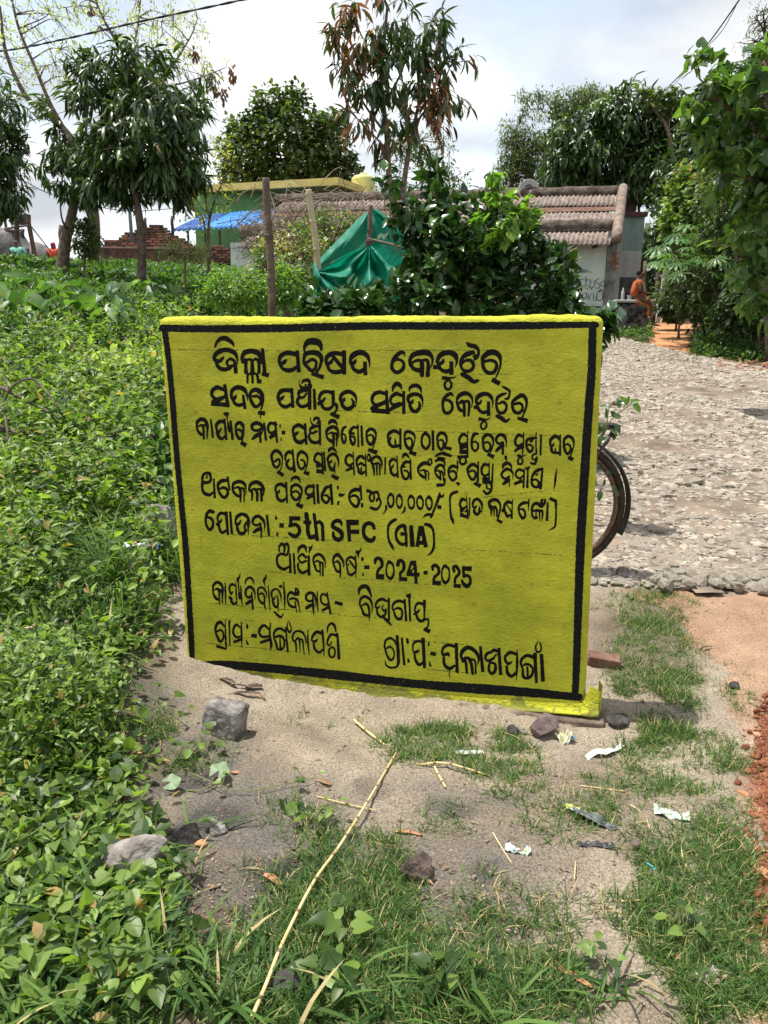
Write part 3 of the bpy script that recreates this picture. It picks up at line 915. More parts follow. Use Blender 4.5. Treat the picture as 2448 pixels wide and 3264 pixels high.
1590 220 28 1545 210 40 1495 235 30 1480 285 24 1500 340 26 1545 375 32 1570 340 28 1567 295 26 1530 267 28 1495 282 18
1585 170 24 1598 312 20
1602 340 24 1604 384 24
5 1080 1530 4.608
425 130 30 425 188 34
425 155 50 500 185 44 560 175 44 585 220 34 585 260 30 555 308 34
500 190 34 455 230 32 460 290 34 490 315 32 520 270 34 515 210 28
560 285 36 600 280 38 615 340 28 590 400 34 540 430 44 472 405 44
695 380 34 695 430 34 665 480 22 638 500 6
762 205 50 797 240 34 805 300 28 797 360 34 765 395 46 735 365 34 720 300 28 730 240 34 762 205 50
888 222 50 920 260 32 930 320 24 918 380 32 888 405 46 860 370 28 846 310 26 858 250 32 888 222 50
970 398 28 965 445 34 935 480 24 910 498 6
1062 235 54 1100 270 36 1110 330 26 1098 390 34 1062 415 44 1030 380 30 1018 320 26 1030 265 34 1062 235 54
1195 245 56 1230 290 34 1240 350 26 1225 400 34 1195 425 44 1160 385 32 1148 320 28 1165 260 34 1195 245 56
1325 250 56 1360 290 36 1370 350 26 1355 405 34 1325 428 46 1292 385 32 1280 330 28 1292 270 32 1325 250 56
1484 180 12 1476 235 46 1430 360 38 1375 490 32
1380 495 40 1345 560 30
1370 510 44 1290 510 40 1225 562 8
1480 235 44 1520 240 40 1552 198 6
1446 388 56 1508 406 60
5 1400 1530 4.1475
232 155 40 170 180 42 145 230 30 145 350 26 155 470 34 175 530 40 198 600 5
350 270 24 305 255 48 275 310 34 280 350 36 315 380 40 355 355 30
272 405 56 320 400 50
275 455 50 320 455 40
272 465 44 375 485 44
345 400 50 365 420 40
360 212 14 380 518 26
405 226 18 398 474 24
560 440 7 567 350 26 545 285 40 495 252 42 450 290 38 446 350 30 475 368 36 490 333 18
462 400 38 475 440 44 505 455 40 530 420 36 532 355 22
665 350 34 665 290 44 715 262 48 770 272 46 807 330 30 805 400 28 785 480 26 772 530 24
672 360 36 690 400 34 685 472 14
695 345 30 722 375 30 726 476 16
735 345 28 762 395 34 760 482 18
760 522 36 832 565 48
950 300 38 905 290 48 865 330 38 858 380 38 880 440 36 900 478 44 950 460 30
825 412 44 872 395 50
892 325 18 930 380 20 958 430 24
970 255 14 958 514 30
1165 300 34 1120 302 48 1070 330 40 1050 385 30 1070 460 34 1105 505 42 1135 470 34 1130 415 32 1100 382 32 1068 390 20
1185 248 16 1182 330 24 1178 418 6
1400 262 28 1395 300 36 1350 352 40 1300 310 44 1250 322 42 1228 370 34 1225 430 30 1235 480 34
1245 408 28 1280 400 38 1330 408 44 1365 420 34 1358 548 12
1240 500 46 1305 498 40
1280 410 20 1280 490 24
1325 420 26 1330 548 14
1360 262 38 1350 300 34 1375 322 30 1395 300 22
1436 290 26 1424 544 40
1458 240 44 1540 278 44
1540 275 40 1545 400 26 1540 520 26 1525 620 28 1430 672 6
6 630 1600 4.1475
205 132 48 160 120 50 125 155 44 108 220 34 115 300 36 155 365 42 195 335 42 205 270 36 180 218 42 130 200 32
238 296 40 290 290 40
370 160 42 310 145 44 270 185 36 265 240 26 298 265 34 315 232 24
280 300 38 295 370 38 330 405 42 370 380 34
376 122 44 402 440 34
430 124 34 455 426 36
680 342 7 684 270 26 650 190 50 590 160 48 525 190 50 502 250 30 515 298 36 548 285 40 570 243 22
520 320 36 540 390 44 595 420 48 635 380 40
652 268 36 622 315 32 635 370 34
655 255 26 668 350 26 670 460 6
880 400 6 887 320 22 865 240 44 800 187 48 740 220 44 730 280 30 775 308 36 830 285 34
745 398 40 795 365 54 840 345 40
830 288 28 842 400 30 840 475 16
915 172 34 946 450 34
1038 182 8 1038 215 36 1042 236 8
1078 308 62 1142 312 64
1050 398 8 1055 430 34 1048 454 6
1210 216 60 1358 218 58
1232 190 46 1230 330 46
1220 315 50 1290 297 48 1335 330 48 1347 390 48 1320 440 48 1275 452 54 1215 418 48
1438 158 60 1455 300 56 1458 400 54 1490 468 56 1540 455 56
1396 266 50 1504 270 52
1540 165 46 1562 330 44 1580 495 52
6 1000 1620 3.95
20 205 30 70 172 46 105 205 46 112 260 44 118 398 44
355 220 16 335 168 48 290 157 54 245 185 50 247 235 54 300 267 58 350 310 58 353 370 52 305 397 58 255 360 48 245 305 34
432 142 54 450 422 44
410 178 70 568 178 70
446 295 58 575 297 56
762 252 44 738 204 50 690 187 54 640 220 54 627 290 44 645 360 50 700 405 62 748 398 50 764 362 40
1030 142 40 975 175 42 940 230 34 935 320 28 950 410 34 985 480 38 1016 534 6
1155 285 38 1140 225 50 1090 227 50 1045 280 42 1035 340 34 1055 410 40 1110 455 42 1165 440 34
1090 325 48 1178 322 46
1162 305 40 1168 490 34
1225 213 52 1245 487 62
1340 224 44 1302 488 46
1356 224 56 1414 492 52
1305 434 56 1405 432 52
1345 300 60 1352 350 70
1410 202 42 1460 217 48 1500 270 34 1515 380 28 1510 490 34 1480 560 32 1430 597 12
7 860 1720 4.608
140 175 28 137 110 30 175 62 48 215 95 40 215 178 34
215 80 38 250 62 44 275 110 36 270 185 36 240 225 40 170 208 42 118 240 42 105 310 34 130 390 44 205 435 48 275 400 36
295 198 30 305 494 44
350 198 32 370 508 34
415 208 10 430 130 48 480 95 58 520 112 48 541 192 10
600 132 46 582 170 28 580 215 10
566 92 8 582 125 36
600 130 40 632 72 6
530 260 42 480 215 42 430 250 34 425 290 30 470 338 38 530 312 34
418 350 34 415 410 34 450 470 48 500 485 48 550 450 30
570 228 36 578 530 46
808 445 6 816 350 24 790 270 44 730 217 48 665 235 44 640 290 30 648 350 30 680 440 34 715 468 36
660 335 18 695 310 34 735 340 34 740 440 26 740 532 16
670 370 26 672 410 26
752 328 30 778 350 32 780 440 32 778 532 28
1075 415 6 1088 370 26 1060 290 42 1000 222 54 945 250 42 930 310 32 950 400 32 985 460 42 1030 478 36
950 340 18 990 317 38 1030 360 34 1035 450 34 1035 552 22
1245 280 42 1190 257 44 1140 285 38 1126 350 24 1138 420 28 1155 500 34 1200 515 48 1250 480 30
1175 310 28 1215 370 32 1262 430 32
1140 375 26 1170 362 28
1258 238 24 1266 400 30 1262 562 8
1270 158 14 1290 190 56 1300 240 22 1298 272 6
1295 185 50 1325 165 34 1350 108 6
1356 258 8 1362 285 44 1358 318 6
1386 405 58 1464 405 60
1370 486 8 1368 515 32 1366 544 6
7 1170 1740 4.608
118 258 32 125 205 54 165 182 56 210 212 54 220 290 50 170 348 48 150 400 42 148 440 40
130 450 78 252 456 82
325 233 54 375 270 34 395 350 28 385 430 38 345 482 48 294 430 32 282 350 26 300 265 32 325 233 54
452 280 56 468 222 56 510 220 54 540 270 50 535 350 50 490 400 44 488 450 40
468 486 62 592 490 64
652 222 34 600 405 44
688 214 72 690 290 60
708 280 48 722 554 48
580 416 56 774 424 62
628 400 30 700 300 20
828 395 56 890 395 58
965 348 42 965 300 50 1005 285 54 1050 330 48 1050 400 48 990 460 44 978 510 38
958 538 62 1086 546 62
1145 293 54 1195 330 34 1210 410 26 1196 500 36 1145 542 48 1105 480 32 1098 400 24 1110 330 32 1145 293 54
1280 372 46 1265 320 40 1305 300 54 1345 350 48 1350 410 46 1300 470 44 1290 540 38
1270 585 58 1380 590 62
1396 330 72 1540 336 72
1412 310 42 1425 470 44
1420 450 38 1470 432 48 1510 470 44 1517 540 48 1470 590 66 1412 550 52 1396 505 32
8 660 1820 3.77
195 300 6 194 220 24 165 155 38 120 135 38 80 165 34 70 225 24 80 280 26 110 330 38 140 345 30
90 225 18 120 213 32 145 240 34 148 300 24 148 404 12
150 225 28 180 245 30 185 392 14
218 138 14 222 270 24 225 396 12
345 180 22 300 160 34 270 190 28 273 240 24 290 278 24 305 252 22
258 322 34 290 318 40
290 330 34 300 380 34 330 395 32 355 370 20
345 138 12 352 280 22 362 430 7
400 20 6 390 70 24 370 100 38 375 140 20 385 168 6
378 168 16 388 320 24 408 322 24
406 178 14 410 300 24 428 432 7
458 162 10 470 110 26 510 80 28 550 110 26 573 178 5
570 362 5 577 280 20 555 220 34 515 190 36 470 225 34 466 290 28 500 318 36 535 298 28
478 392 40 515 366 44 545 350 28
535 258 18 545 360 26 550 458 26
708 38 6 705 80 28 685 110 34 690 150 16 702 204 6
712 342 5 714 270 20 690 220 28 650 195 28 615 220 26 613 290 22 630 350 28 665 388 32 690 378 22
625 285 16 655 268 32 688 300 24 690 400 22 712 482 9
735 178 12 745 300 22 757 478 8
892 362 6 885 290 24 860 235 24 820 215 26 780 245 28 778 300 24 800 343 26 826 298 12
790 350 28 810 420 34 845 430 28 855 370 24 845 296 16
855 430 18 865 503 6
808 488 22 850 530 34 885 555 28 920 515 12
866 180 34 905 188 36
920 135 16 932 300 28 935 474 9
1095 250 28 1060 282 36 1010 255 34 975 290 30 968 340 20 985 400 30 1030 430 38 1055 430 26
1000 338 28 1040 328 30 1080 345 30 1100 400 20 1118 505 9
1060 360 22 1076 505 12
1068 205 20 1065 250 24 1095 290 24 1100 250 26 1085 215 26
1300 440 6 1307 340 20 1280 280 40 1240 260 38 1195 290 34 1193 340 30 1235 363 34 1275 348 28
1195 445 40 1235 418 44 1278 398 28
1270 298 18 1275 420 30 1285 528 10
1325 248 14 1325 370 24 1335 495 10
1440 300 22 1395 275 28 1368 310 26 1373 370 26 1410 403 30 1455 398 30
1378 478 34 1465 430 36
1440 252 22 1486 524 26
1534 376 40 1630 402 46
8 1050 1840 4.608
432 262 16 440 180 48 500 132 66 560 150 60 600 230 38 618 288 22
622 517 16 630 430 22 600 330 42 520 282 48 460 320 38 448 400 28 480 470 34 510 540 48 565 560 40
475 418 20 530 390 38 575 430 38 587 540 32 585 642 10
840 350 38 770 320 48 700 360 42 678 430 30 710 450 38 742 420 20
695 460 28 710 540 38 765 580 42 820 540 38 832 470 28
788 408 22 775 460 24 800 490 38
795 590 36 850 640 48 905 700 26
872 298 36 876 634 34
1100 370 38 1020 347 48 950 380 42 926 450 28 950 510 32 975 580 38 1030 615 48 1070 560 34 1060 480 38 1010 452 42 955 470 24
1104 318 38 1128 650 38
1128 278 50 1195 268 60
1190 232 16 1180 290 40
1172 290 36 1188 648 32
1232 538 36 1280 540 50
1385 390 48 1300 382 42 1260 440 32 1258 500 28 1300 508 38 1322 472 22
1275 540 38 1300 610 42 1350 645 48 1400 600 30
1396 348 46 1396 500 34 1388 684 10
1400 620 36 1450 620 34 1452 700 28 1420 752 36
1385 758 50 1480 798 70
9 660 1950 3.6065
200 170 20 150 117 40 105 160 34 98 230 26 120 290 30 150 340 32 185 310 26 185 240 24 155 210 28 112 228 20
210 88 10 212 250 20 220 400 24
105 393 34 225 428 30
256 98 26 262 384 14
385 182 20 335 150 34 303 200 28 308 260 26 345 293 30 388 280 24
302 350 32 392 318 38
393 120 14 398 270 24 402 414 8
458 138 12 462 170 32 462 196 8
508 270 42 574 280 52
452 326 12 465 365 26 480 382 8
720 212 20 660 157 34 608 195 34 603 250 28 640 288 32 720 280 30
608 356 34 725 318 36
730 128 14 720 250 26 738 370 34 732 446 8
905 230 28 840 192 34 780 222 30 768 290 24 790 350 28 808 425 28
795 290 28 840 278 38 882 310 30 887 390 24 855 435 28 820 432 18
838 300 14 845 428 26
905 178 16 914 300 22 928 454 26
935 98 6 922 170 16 945 235 24 968 200 18 947 120 14
1135 402 5 1132 310 20 1100 240 28 1040 222 28 995 250 26 983 310 22 1002 345 24
1012 335 26 1024 380 24 1025 464 18
1020 325 22 1050 300 28 1066 350 22 1068 468 9
1068 318 20 1098 330 24 1117 488 12
1160 208 10 1160 350 26 1175 494 10
1320 250 34 1260 232 40 1215 280 30 1208 330 24 1248 338 34 1270 312 12
1225 360 26 1240 430 30 1290 465 32 1335 430 20
1325 216 30 1338 350 26 1345 508 12
1383 237 16 1390 170 24 1430 132 30 1470 170 30 1484 248 8
1490 275 32 1430 260 34 1393 310 30 1383 360 24 1405 390 22 1432 345 16
1398 440 24 1440 405 26 1472 450 22 1455 518 26 1412 508 26 1398 440 24
1498 242 26 1518 548 38
9 1200 2010 5.53
345 250 18 310 170 38 240 132 48 165 170 42 143 260 38 160 350 38 190 440 42 250 520 48 300 480 34 312 390 30 280 310 36 230 285 42 185 312 26
365 103 56 380 350 60 388 560 58
388 575 50 350 640 42 250 652 40 175 612 38 150 518 10
446 118 40 492 614 48
540 148 46 550 205 50 556 244 6
560 490 42 570 566 44
800 200 48 740 182 50 660 220 48 640 300 28 660 378 38 715 370 58 745 352 30
670 400 38 690 520 48 750 600 58 825 560 48
820 128 64 848 664 56
788 115 10 802 160 24
922 203 22 922 272 40
948 400 66 1048 416 72
938 550 26 948 620 38 962 638 6
1370 280 58 1280 252 58 1190 290 58 1155 380 42 1190 430 58 1260 408 58 1287 462 16
1185 480 48 1200 600 58 1290 670 66 1370 620 50
1405 213 62 1424 744 60
1438 740 20 1440 772 8
1293 700 20 1283 780 16 1298 820 16 1295 872 8
9 1370 2020 4.1475
625 430 6 647 330 34 600 230 50 510 182 58 440 220 58 413 290 40 440 365 40
460 320 32 480 400 40 490 512 34
470 315 34 515 328 48 550 400 44 566 525 42
560 340 38 600 365 30 607 525 26
668 163 38 702 508 48
905 240 38 850 215 48 815 240 40 760 262 46 733 310 34 765 358 36 830 330 38
800 380 38 860 400 38 867 480 44 820 528 42 783 480 38 785 405 34
840 335 30 870 280 24 895 275 18
912 186 44 938 548 48
1140 270 38 1065 247 48 1005 290 38 998 350 38 1040 395 42 1085 372 26
1015 430 34 1030 520 48 1085 560 44 1145 510 38
1155 220 16 1155 400 38 1146 614 10
1370 310 48 1290 287 48 1220 330 42 1203 400 32 1228 460 30 1235 560 42 1290 588 38 1345 550 42 1362 470 30 1325 415 38 1265 402 38 1228 425 20
1290 430 32 1295 580 30
1388 248 54 1410 652 38
1438 88 7 1400 165 24 1410 228 30 1450 238 30 1475 190 24 1455 112 20
1468 262 18 1478 300 40
1475 268 50 1496 634 54
'''
BORD = r'''
518 1046 23 700 1048 24 900 1046 26 1180 1039 25 1450 1039 25 1650 1038 25 1800 1036 21 1900 1035 20
524 1046 20 533 1110 19 541 1180 19 551 1290 19 563 1447 19 578 1600 19 592 1746 20 602 1900 19 610 2040 19 613 2112 16
1889 1036 24 1888 1100 26 1886 1180 27 1877 1298 28 1864 1500 29 1850 1746 29 1838 2100 24 1833 2218 22
606 2122 16 700 2118 26 860 2130 28 960 2140 28 1060 2150 30 1200 2166 28 1350 2182 28 1500 2194 32 1650 2204 30 1846 2222 24
610 2113 14 618 2128 14
'''
GUIDE = r'''
545 1114 3 900 1118 3
1150 1117 3 1560 1116 3
1500 1193 3 1620 1194 3
550 1198 2 640 1200 2
1140 1312 3 1320 1314 3
1320 1374 3 1800 1390 3
560 1340 2 640 1343 2
1070 1308 2 1190 1313 2
1400 1451 3 1500 1456 2
1540 1585 3 1780 1560 2
920 1495 2 1120 1502 2
740 1704 3 1100 1724 3
1100 1724 3 1190 1729 2
1380 1745 2 1790 1770 2
860 1822 3 1000 1828 2
1090 1842 3 1500 1873 3
660 1922 3 1090 1958 3
1060 1960 2 1290 1976 2
660 2050 4 940 2078 3
700 1972 2 840 1982 2
1310 2041 3 1500 2056 3
1360 2133 6 1500 2146 3
745 2096 2 860 2108 2
640 1690 2 642 1760 2
'''
def crspline(a, step=2.5):
    if len(a) < 3: return a
    P_ = np.vstack([2 * a[0] - a[1], a, 2 * a[-1] - a[-2]])
    out = []
    for i in range(len(a) - 1):
        p0, p1, p2, p3 = P_[i:i + 4]
        n = max(2, int(np.linalg.norm((p2 - p1)[:2]) / step))
        t = np.linspace(0, 1, n, endpoint=False)[:, None]
        out.append(.5 * ((2 * p1) + (-p0 + p2) * t + (2 * p0 - 5 * p1 + 4 * p2 - p3) * t ** 2 + (-p0 + 3 * p1 - 3 * p2 + p3) * t ** 3))
    out.append(a[-1:])
    return np.vstack(out)
def paint_field(strokes, pad=6, g=1.6, rough=1.0, seed=0):
    """signed field on a grid in photo px (negative = paint)"""
    allp = np.vstack(strokes)
    x0, y0 = allp[:, 0].min() - 30, allp[:, 1].min() - 30
    nx, ny = int((allp[:, 0].max() + 30 - x0) / g) + 1, int((allp[:, 1].max() + 30 - y0) / g) + 1
    Fd = np.full((nx, ny), 9.0)
    for st in strokes:
        pts = crspline(st, 1.5)
        seg = zip(pts[:-1], pts[1:])
        butt = len(st) == 2
        for a, b in seg:
            r = max(a[2], b[2]) / 2 + pad
            i0 = max(int((min(a[0], b[0]) - r - x0) / g), 0); i1 = min(int((max(a[0], b[0]) + r - x0) / g) + 2, nx)
            j0 = max(int((min(a[1], b[1]) - r - y0) / g), 0); j1 = min(int((max(a[1], b[1]) + r - y0) / g) + 2, ny)
            X = x0 + np.arange(i0, i1)[:, None] * g; Y = y0 + np.arange(j0, j1)[None] * g
            d = (b - a)[:2]; L = np.linalg.norm(d) + 1e-6; d = d / L
            s = (X - a[0]) * d[0] + (Y - a[1]) * d[1]; q = np.abs(-(X - a[0]) * d[1] + (Y - a[1]) * d[0])
            if butt:
                w = (a[2] + (b[2] - a[2]) * np.clip(s / L, 0, 1)) / 2
                f = np.maximum(q - w, np.maximum(-s, s - L))
            else:
                sc = np.clip(s, 0, L); w = (a[2] + (b[2] - a[2]) * sc / L) / 2
                f = np.hypot(s - sc, q) - w
            Fd[i0:i1, j0:j1] = np.minimum(Fd[i0:i1, j0:j1], f)
    X = x0 + np.arange(nx)[:, None] * g; Y = y0 + np.arange(ny)[None] * g
    X = X + 0 * Y; Y = Y + 0 * X
    Fd = Fd + (fbm(X / 5, Y / 5, 1, 3, seed) - .5) * 2.0 * rough + .12
    return Fd, x0, y0, g
def field_mesh(Fd, x0, y0, g):
    """marching squares; fully painted cells are merged into runs"""
    nx, ny = Fd.shape; V = []; Fc = []; key = {}
    def vert(x, y):
        k = (round(x, 3), round(y, 3))
        if k not in key: key[k] = len(V); V.append((x0 + x * g, y0 + y * g))
        return key[k]
    ins = Fd < 0
    c = ins[:-1, :-1].astype(int) + ins[1:, :-1] + ins[1:, 1:] + ins[:-1, 1:]
    full = c == 4
    for j in range(ny - 1):
        col = full[:, j]; i = 0
        idx = np.flatnonzero(np.diff(np.concatenate([[0], col.astype(int), [0]])))
        for s, e in zip(idx[::2], idx[1::2]):
            Fc.append((vert(s, j), vert(e, j), vert(e, j + 1), vert(s, j + 1)))
    for i, j in zip(*np.nonzero((c > 0) & (c < 4))):
        cs = [(i, j), (i + 1, j), (i + 1, j + 1), (i, j + 1)]; poly = []
        for k in range(4):
            a, b = cs[k], cs[(k + 1) % 4]; fa, fb = Fd[a], Fd[b]
            if fa < 0: poly.append(vert(*a))
            if (fa < 0) != (fb < 0):
                t = fa / (fa - fb); poly.append(vert(a[0] + (b[0] - a[0]) * t, a[1] + (b[1] - a[1]) * t))
        poly = [p for k, p in enumerate(poly) if p != poly[k - 1]]
        if len(poly) >= 3: Fc.append(tuple(poly))
    return V, Fc
_n = np.array(SN); _s0 = float((S0 - CAM).dot(SN))
def wall_pts(V, out):
    V = np.asarray(V)
    D = np.array(_rt)[None] * ((V[:, 0:1] - 1224) / F_PX) + np.array(_up)[None] * ((1632 - V[:, 1:2]) / F_PX) + np.array(_fw)[None]
    t = _s0 / (D @ _n)
    return np.array(CAM)[None] + D * t[:, None] + _n[None] * out
def paint_part(name, strokes, mat, out, g=1.6, rough=1.0, seed=0, root=None, mapf=None):
    Fd, x0, y0, g = paint_field(strokes, g=g, rough=rough, seed=seed)
    V, Fc = field_mesh(Fd, x0, y0, g)
    W = (mapf or wall_pts)(V, out)
    root = root or notice
    W = W - np.array(root.location)[None]
    me = bpy.data.meshes.new(name); me.from_pydata([tuple(w) for w in W], [], [f[::-1] for f in Fc]); me.materials.append(mat); me.update()
    return link(bpy.data.objects.new(name, me), root)
def parse(txt):
    lines = {}; ox = oy = 0; s = 1; cur = None
    for ln in txt.strip().split('\n'):
        v = [float(q) for q in ln.split()]
        if len(v) == 4: cur, ox, oy, s = int(v[0]), v[1], v[2], v[3]; continue
        a = np.array(v).reshape(-1, 3)
        a = np.column_stack([ox + a[:, 0] / s, oy + a[:, 1] / s, a[:, 2] / s])
        lines.setdefault(cur, []).append(a)
    return lines
for k, st in parse(TXT).items():
    st = sorted(st, key=lambda a: a[:, 0].min()); word = []; xr = -1e9      # one part per painted word
    for a in st + [None]:
        if a is None or (word and (a[:, 0] - a[:, 2] / 2).min() > xr + 12):
            paint_part('lettering', word, M_INK, .0007, g=1.5, rough=.8, seed=k); word = []
        if a is not None: word.append(a); xr = max(xr, (a[:, 0] + a[:, 2] / 2).max()) if len(word) > 1 else (a[:, 0] + a[:, 2] / 2).max()
bs = [np.array([float(q) for q in l.split()]).reshape(-1, 3) for l in BORD.strip().split('\n')]
paint_part('border_line', bs, M_BORDER, .0005, g=2.0, rough=2.0, seed=21)
M_GUIDE = pmat('faint_pencil_line', (.10, .12, .02), .8)
gs = [np.array([float(q) for q in l.split()]).reshape(-1, 3) for l in GUIDE.strip().split('\n')]
for a in gs: a[:, 2] *= .62
tag(paint_part('guide_line', gs, M_GUIDE, .0003, g=1.3, rough=2.2, seed=31), kind='stuff')
drips = [np.array([[983, 2166, 5], [984, 2172, 4], [986, 2180, 5]]), np.array([[1016, 2164, 4], [1017, 2171, 4.]])]
# ================================================================== GROUND, ROAD, PATH
def axis_pts(dense, growth, lo, hi, step):
    a = list(np.arange(dense[0], dense[1], step)); s = step; x = a[-1]
    while x < hi: s *= growth; x += s; a.append(x)
    s = step; x = a[0]
    while x > lo: s *= growth; x -= s; a.insert(0, x)
    return np.array(a)
def in_poly(px, py, poly):
    ins = np.zeros(px.shape, bool); n = len(poly)
    for i in range(n):
        x1, y1 = poly[i]; x2, y2 = poly[(i + 1) % n]
        c = ((y1 > py) != (y2 > py)) & (px < (x2 - x1) * (py - y1) / ((y2 - y1) + 1e-12) + x1)
        ins ^= c
    return ins
# ground outlines in plan (metres), read off the photograph once through the terrain
def plan(pts):
    p, ok = Gv([a for a, b in pts], [b for a, b in pts]); return [(q[0], q[1]) for q in p]
ROAD = plan([(1650, 1862), (2000, 1872), (2448, 1888), (2900, 1905), (3100, 1500), (2800, 1262), (2448, 1180), (2160, 1120), (2060, 1098), (1915, 1070), (1790, 1068), (1745, 1180), (1700, 1400)])
PATH = plan([(2118, 1140), (2085, 1085), (2080, 1040), (2090, 1012), (2200, 1012), (2240, 1040), (2215, 1070), (2200, 1105), (2205, 1145)])
REDV = plan([(1980, 1872), (2448, 1890), (2900, 1905), (3000, 3400), (2448, 3264), (2430, 2900), (2400, 2500), (2260, 2150), (2200, 1990)])
def ell(px, py, L):
    m = np.zeros(px.shape)
    for cx, cy, rx, ry, w in L:
        d = ((px - cx) / rx) ** 2 + ((py - cy) / ry) ** 2
        m = np.maximum(m, w * np.clip(1.35 - d, 0, 1))
    return m
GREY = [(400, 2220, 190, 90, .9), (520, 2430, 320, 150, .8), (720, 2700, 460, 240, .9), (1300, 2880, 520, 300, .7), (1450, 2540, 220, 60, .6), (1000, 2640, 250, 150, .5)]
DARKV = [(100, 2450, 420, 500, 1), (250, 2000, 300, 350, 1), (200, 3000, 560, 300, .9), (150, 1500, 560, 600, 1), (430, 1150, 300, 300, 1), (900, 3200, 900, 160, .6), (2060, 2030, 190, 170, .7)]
def ground_mesh():
    xs = axis_pts((-2.2, 3.4), 1.07, -320, 320, .022); ys = axis_pts((.9, 5.2), 1.05, -25, 700, .022)
    X, Y = np.meshgrid(xs, ys, indexing='ij')
    Z = gz(X, Y)
    near = np.clip(1 - (np.hypot(X, Y) - 5) / 6, 0, 1)
    Z += near * ((fbm(X, Y, 9, 4, 4) - .5) * .028 + (fbm(X, Y, 42, 3, 5) - .5) * .016)
    V = np.stack([X, Y, Z], -1).reshape(-1, 3)
    x, y = V[:, 0], V[:, 1]
    px, py = proj(V)
    vis = (y > .6)
    n = fbm(x, y, 2.2, 5, 6); nf = fbm(x, y, 13, 4, 7); jx = (fbm(x, y, 3, 4, 9) - .5) * 260; jy = (fbm(x, y, 3, 4, 10) - .5) * 200
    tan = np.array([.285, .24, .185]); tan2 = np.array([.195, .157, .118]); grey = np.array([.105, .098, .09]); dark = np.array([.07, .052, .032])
    red = np.array([.24, .085, .038]); orange = np.array([.34, .20, .125]); path = np.array([.47, .24, .115]); rd = np.array([.33, .25, .185])
    def mixc(c, d, m): return c * (1 - m[:, None]) + d * m[:, None]
    col = np.repeat(tan[None], len(V), 0); col = mixc(col, tan2[None], np.clip((n - .42) * 4, 0, 1) * .8)
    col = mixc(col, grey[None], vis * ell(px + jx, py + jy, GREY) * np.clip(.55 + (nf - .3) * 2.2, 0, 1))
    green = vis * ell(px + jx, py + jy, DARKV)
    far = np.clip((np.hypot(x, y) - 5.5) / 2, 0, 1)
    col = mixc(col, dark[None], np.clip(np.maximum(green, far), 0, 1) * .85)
    ash = vis * ell(px + jx * .5, py + jy * .5, [(330, 2235, 60, 40, 1), (620, 2480, 110, 40, .8), (900, 2790, 130, 60, .8), (700, 2620, 90, 50, .7), (1180, 2520, 70, 30, .5), (1560, 2790, 70, 50, .5), (1390, 2570, 90, 30, .5), (1620, 2980, 90, 50, .4)])
    col = mixc(col, np.array([[.045, .044, .043]]), np.clip(ash * (.4 + 1.4 * nf), 0, 1) * .85)
    # red verge / road shoulder
    jj = (fbm(x, y, 2.5, 4, 12) - .5) * .5
    rv = in_poly(x + jj, y + jj * .6, REDV).astype(float)
    col = mixc(col, orange[None], rv * .75 * np.clip(.5 + n, 0, 1))
    rr = vis * np.clip((px + jx * .5 - 2375 - (py < 2150) * 80 - 60 * np.sin(py / 83.)) / 90, 0, 1) * (py > 2050) * (py < 3000) * np.clip((3100 - px) / 500, 0, 1)
    col = mixc(col, red[None], rr * .95)
    sh = in_poly(x + jj * .5, y, [(a * 1.0, b) for a, b in ROAD]).astype(float)
    col = mixc(col, rd[None], sh)
    pj = (fbm(x, y, 1.2, 3, 14) - .5) * .9
    pm = in_poly(x + pj * .4, y + pj, PATH).astype(float)
    col = mixc(col, path[None], pm)
    # strip of orange soil between road and the green bank
    rim = in_poly(x + jj, y - .7 + jj, ROAD) & ~in_poly(x, y, ROAD)
    col = mixc(col, path[None] * .95, rim.astype(float) * .8)
    col *= (0.72 + .56 * nf)[:, None]
    ny = len(ys); i = np.arange(len(xs) - 1)[:, None] * ny + np.arange(ny - 1)[None]
    Fc = np.stack([i, i + ny, i + ny + 1, i + 1], -1).reshape(-1, 4)
    mt, nt, b, out = mat_new('soil')
    a = nt.nodes.new('ShaderNodeAttribute'); a.attribute_name = 'col'
    tcn = nt.nodes.new('ShaderNodeTexCoord')
    g = nt.nodes.new('ShaderNodeTexNoise'); g.inputs['Scale'].default_value = 170; g.inputs['Detail'].default_value = 3; nt.links.new(tcn.outputs['Object'], g.inputs['Vector'])
    rp = nt.nodes.new('ShaderNodeValToRGB'); rp.color_ramp.elements[0].position = .33; rp.color_ramp.elements[0].color = (.5, .47, .44, 1); rp.color_ramp.elements[1].position = .62; rp.color_ramp.elements[1].color = (1.3, 1.3, 1.28, 1)
    nt.links.new(g.outputs['Fac'], rp.inputs[0])
    mu = nt.nodes.new('ShaderNodeMixRGB'); mu.blend_type = 'MULTIPLY'; mu.inputs[0].default_value = .85
    nt.links.new(a.outputs['Color'], mu.inputs[1]); nt.links.new(rp.outputs[0], mu.inputs[2]); nt.links.new(mu.outputs[0], b.inputs['Base Color'])
    b.inputs['Roughness'].default_value = .95; b.inputs['Specular IOR Level'].default_value = .15
    nb = nt.nodes.new('ShaderNodeTexNoise'); nb.inputs['Scale'].default_value = 75; nb.inputs['Detail'].default_value = 6; nb.inputs['Roughness'].default_value = .65; nt.links.new(tcn.outputs['Object'], nb.inputs['Vector'])
    bp = nt.nodes.new('ShaderNodeBump'); bp.inputs['Strength'].default_value = .8; bp.inputs['Distance'].default_value = .012
    nt.links.new(nb.outputs['Fac'], bp.inputs['Height']); nt.links.new(bp.outputs[0], b.inputs['Normal'])
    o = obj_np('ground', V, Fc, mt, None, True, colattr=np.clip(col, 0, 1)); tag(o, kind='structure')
    return o
ground_mesh()

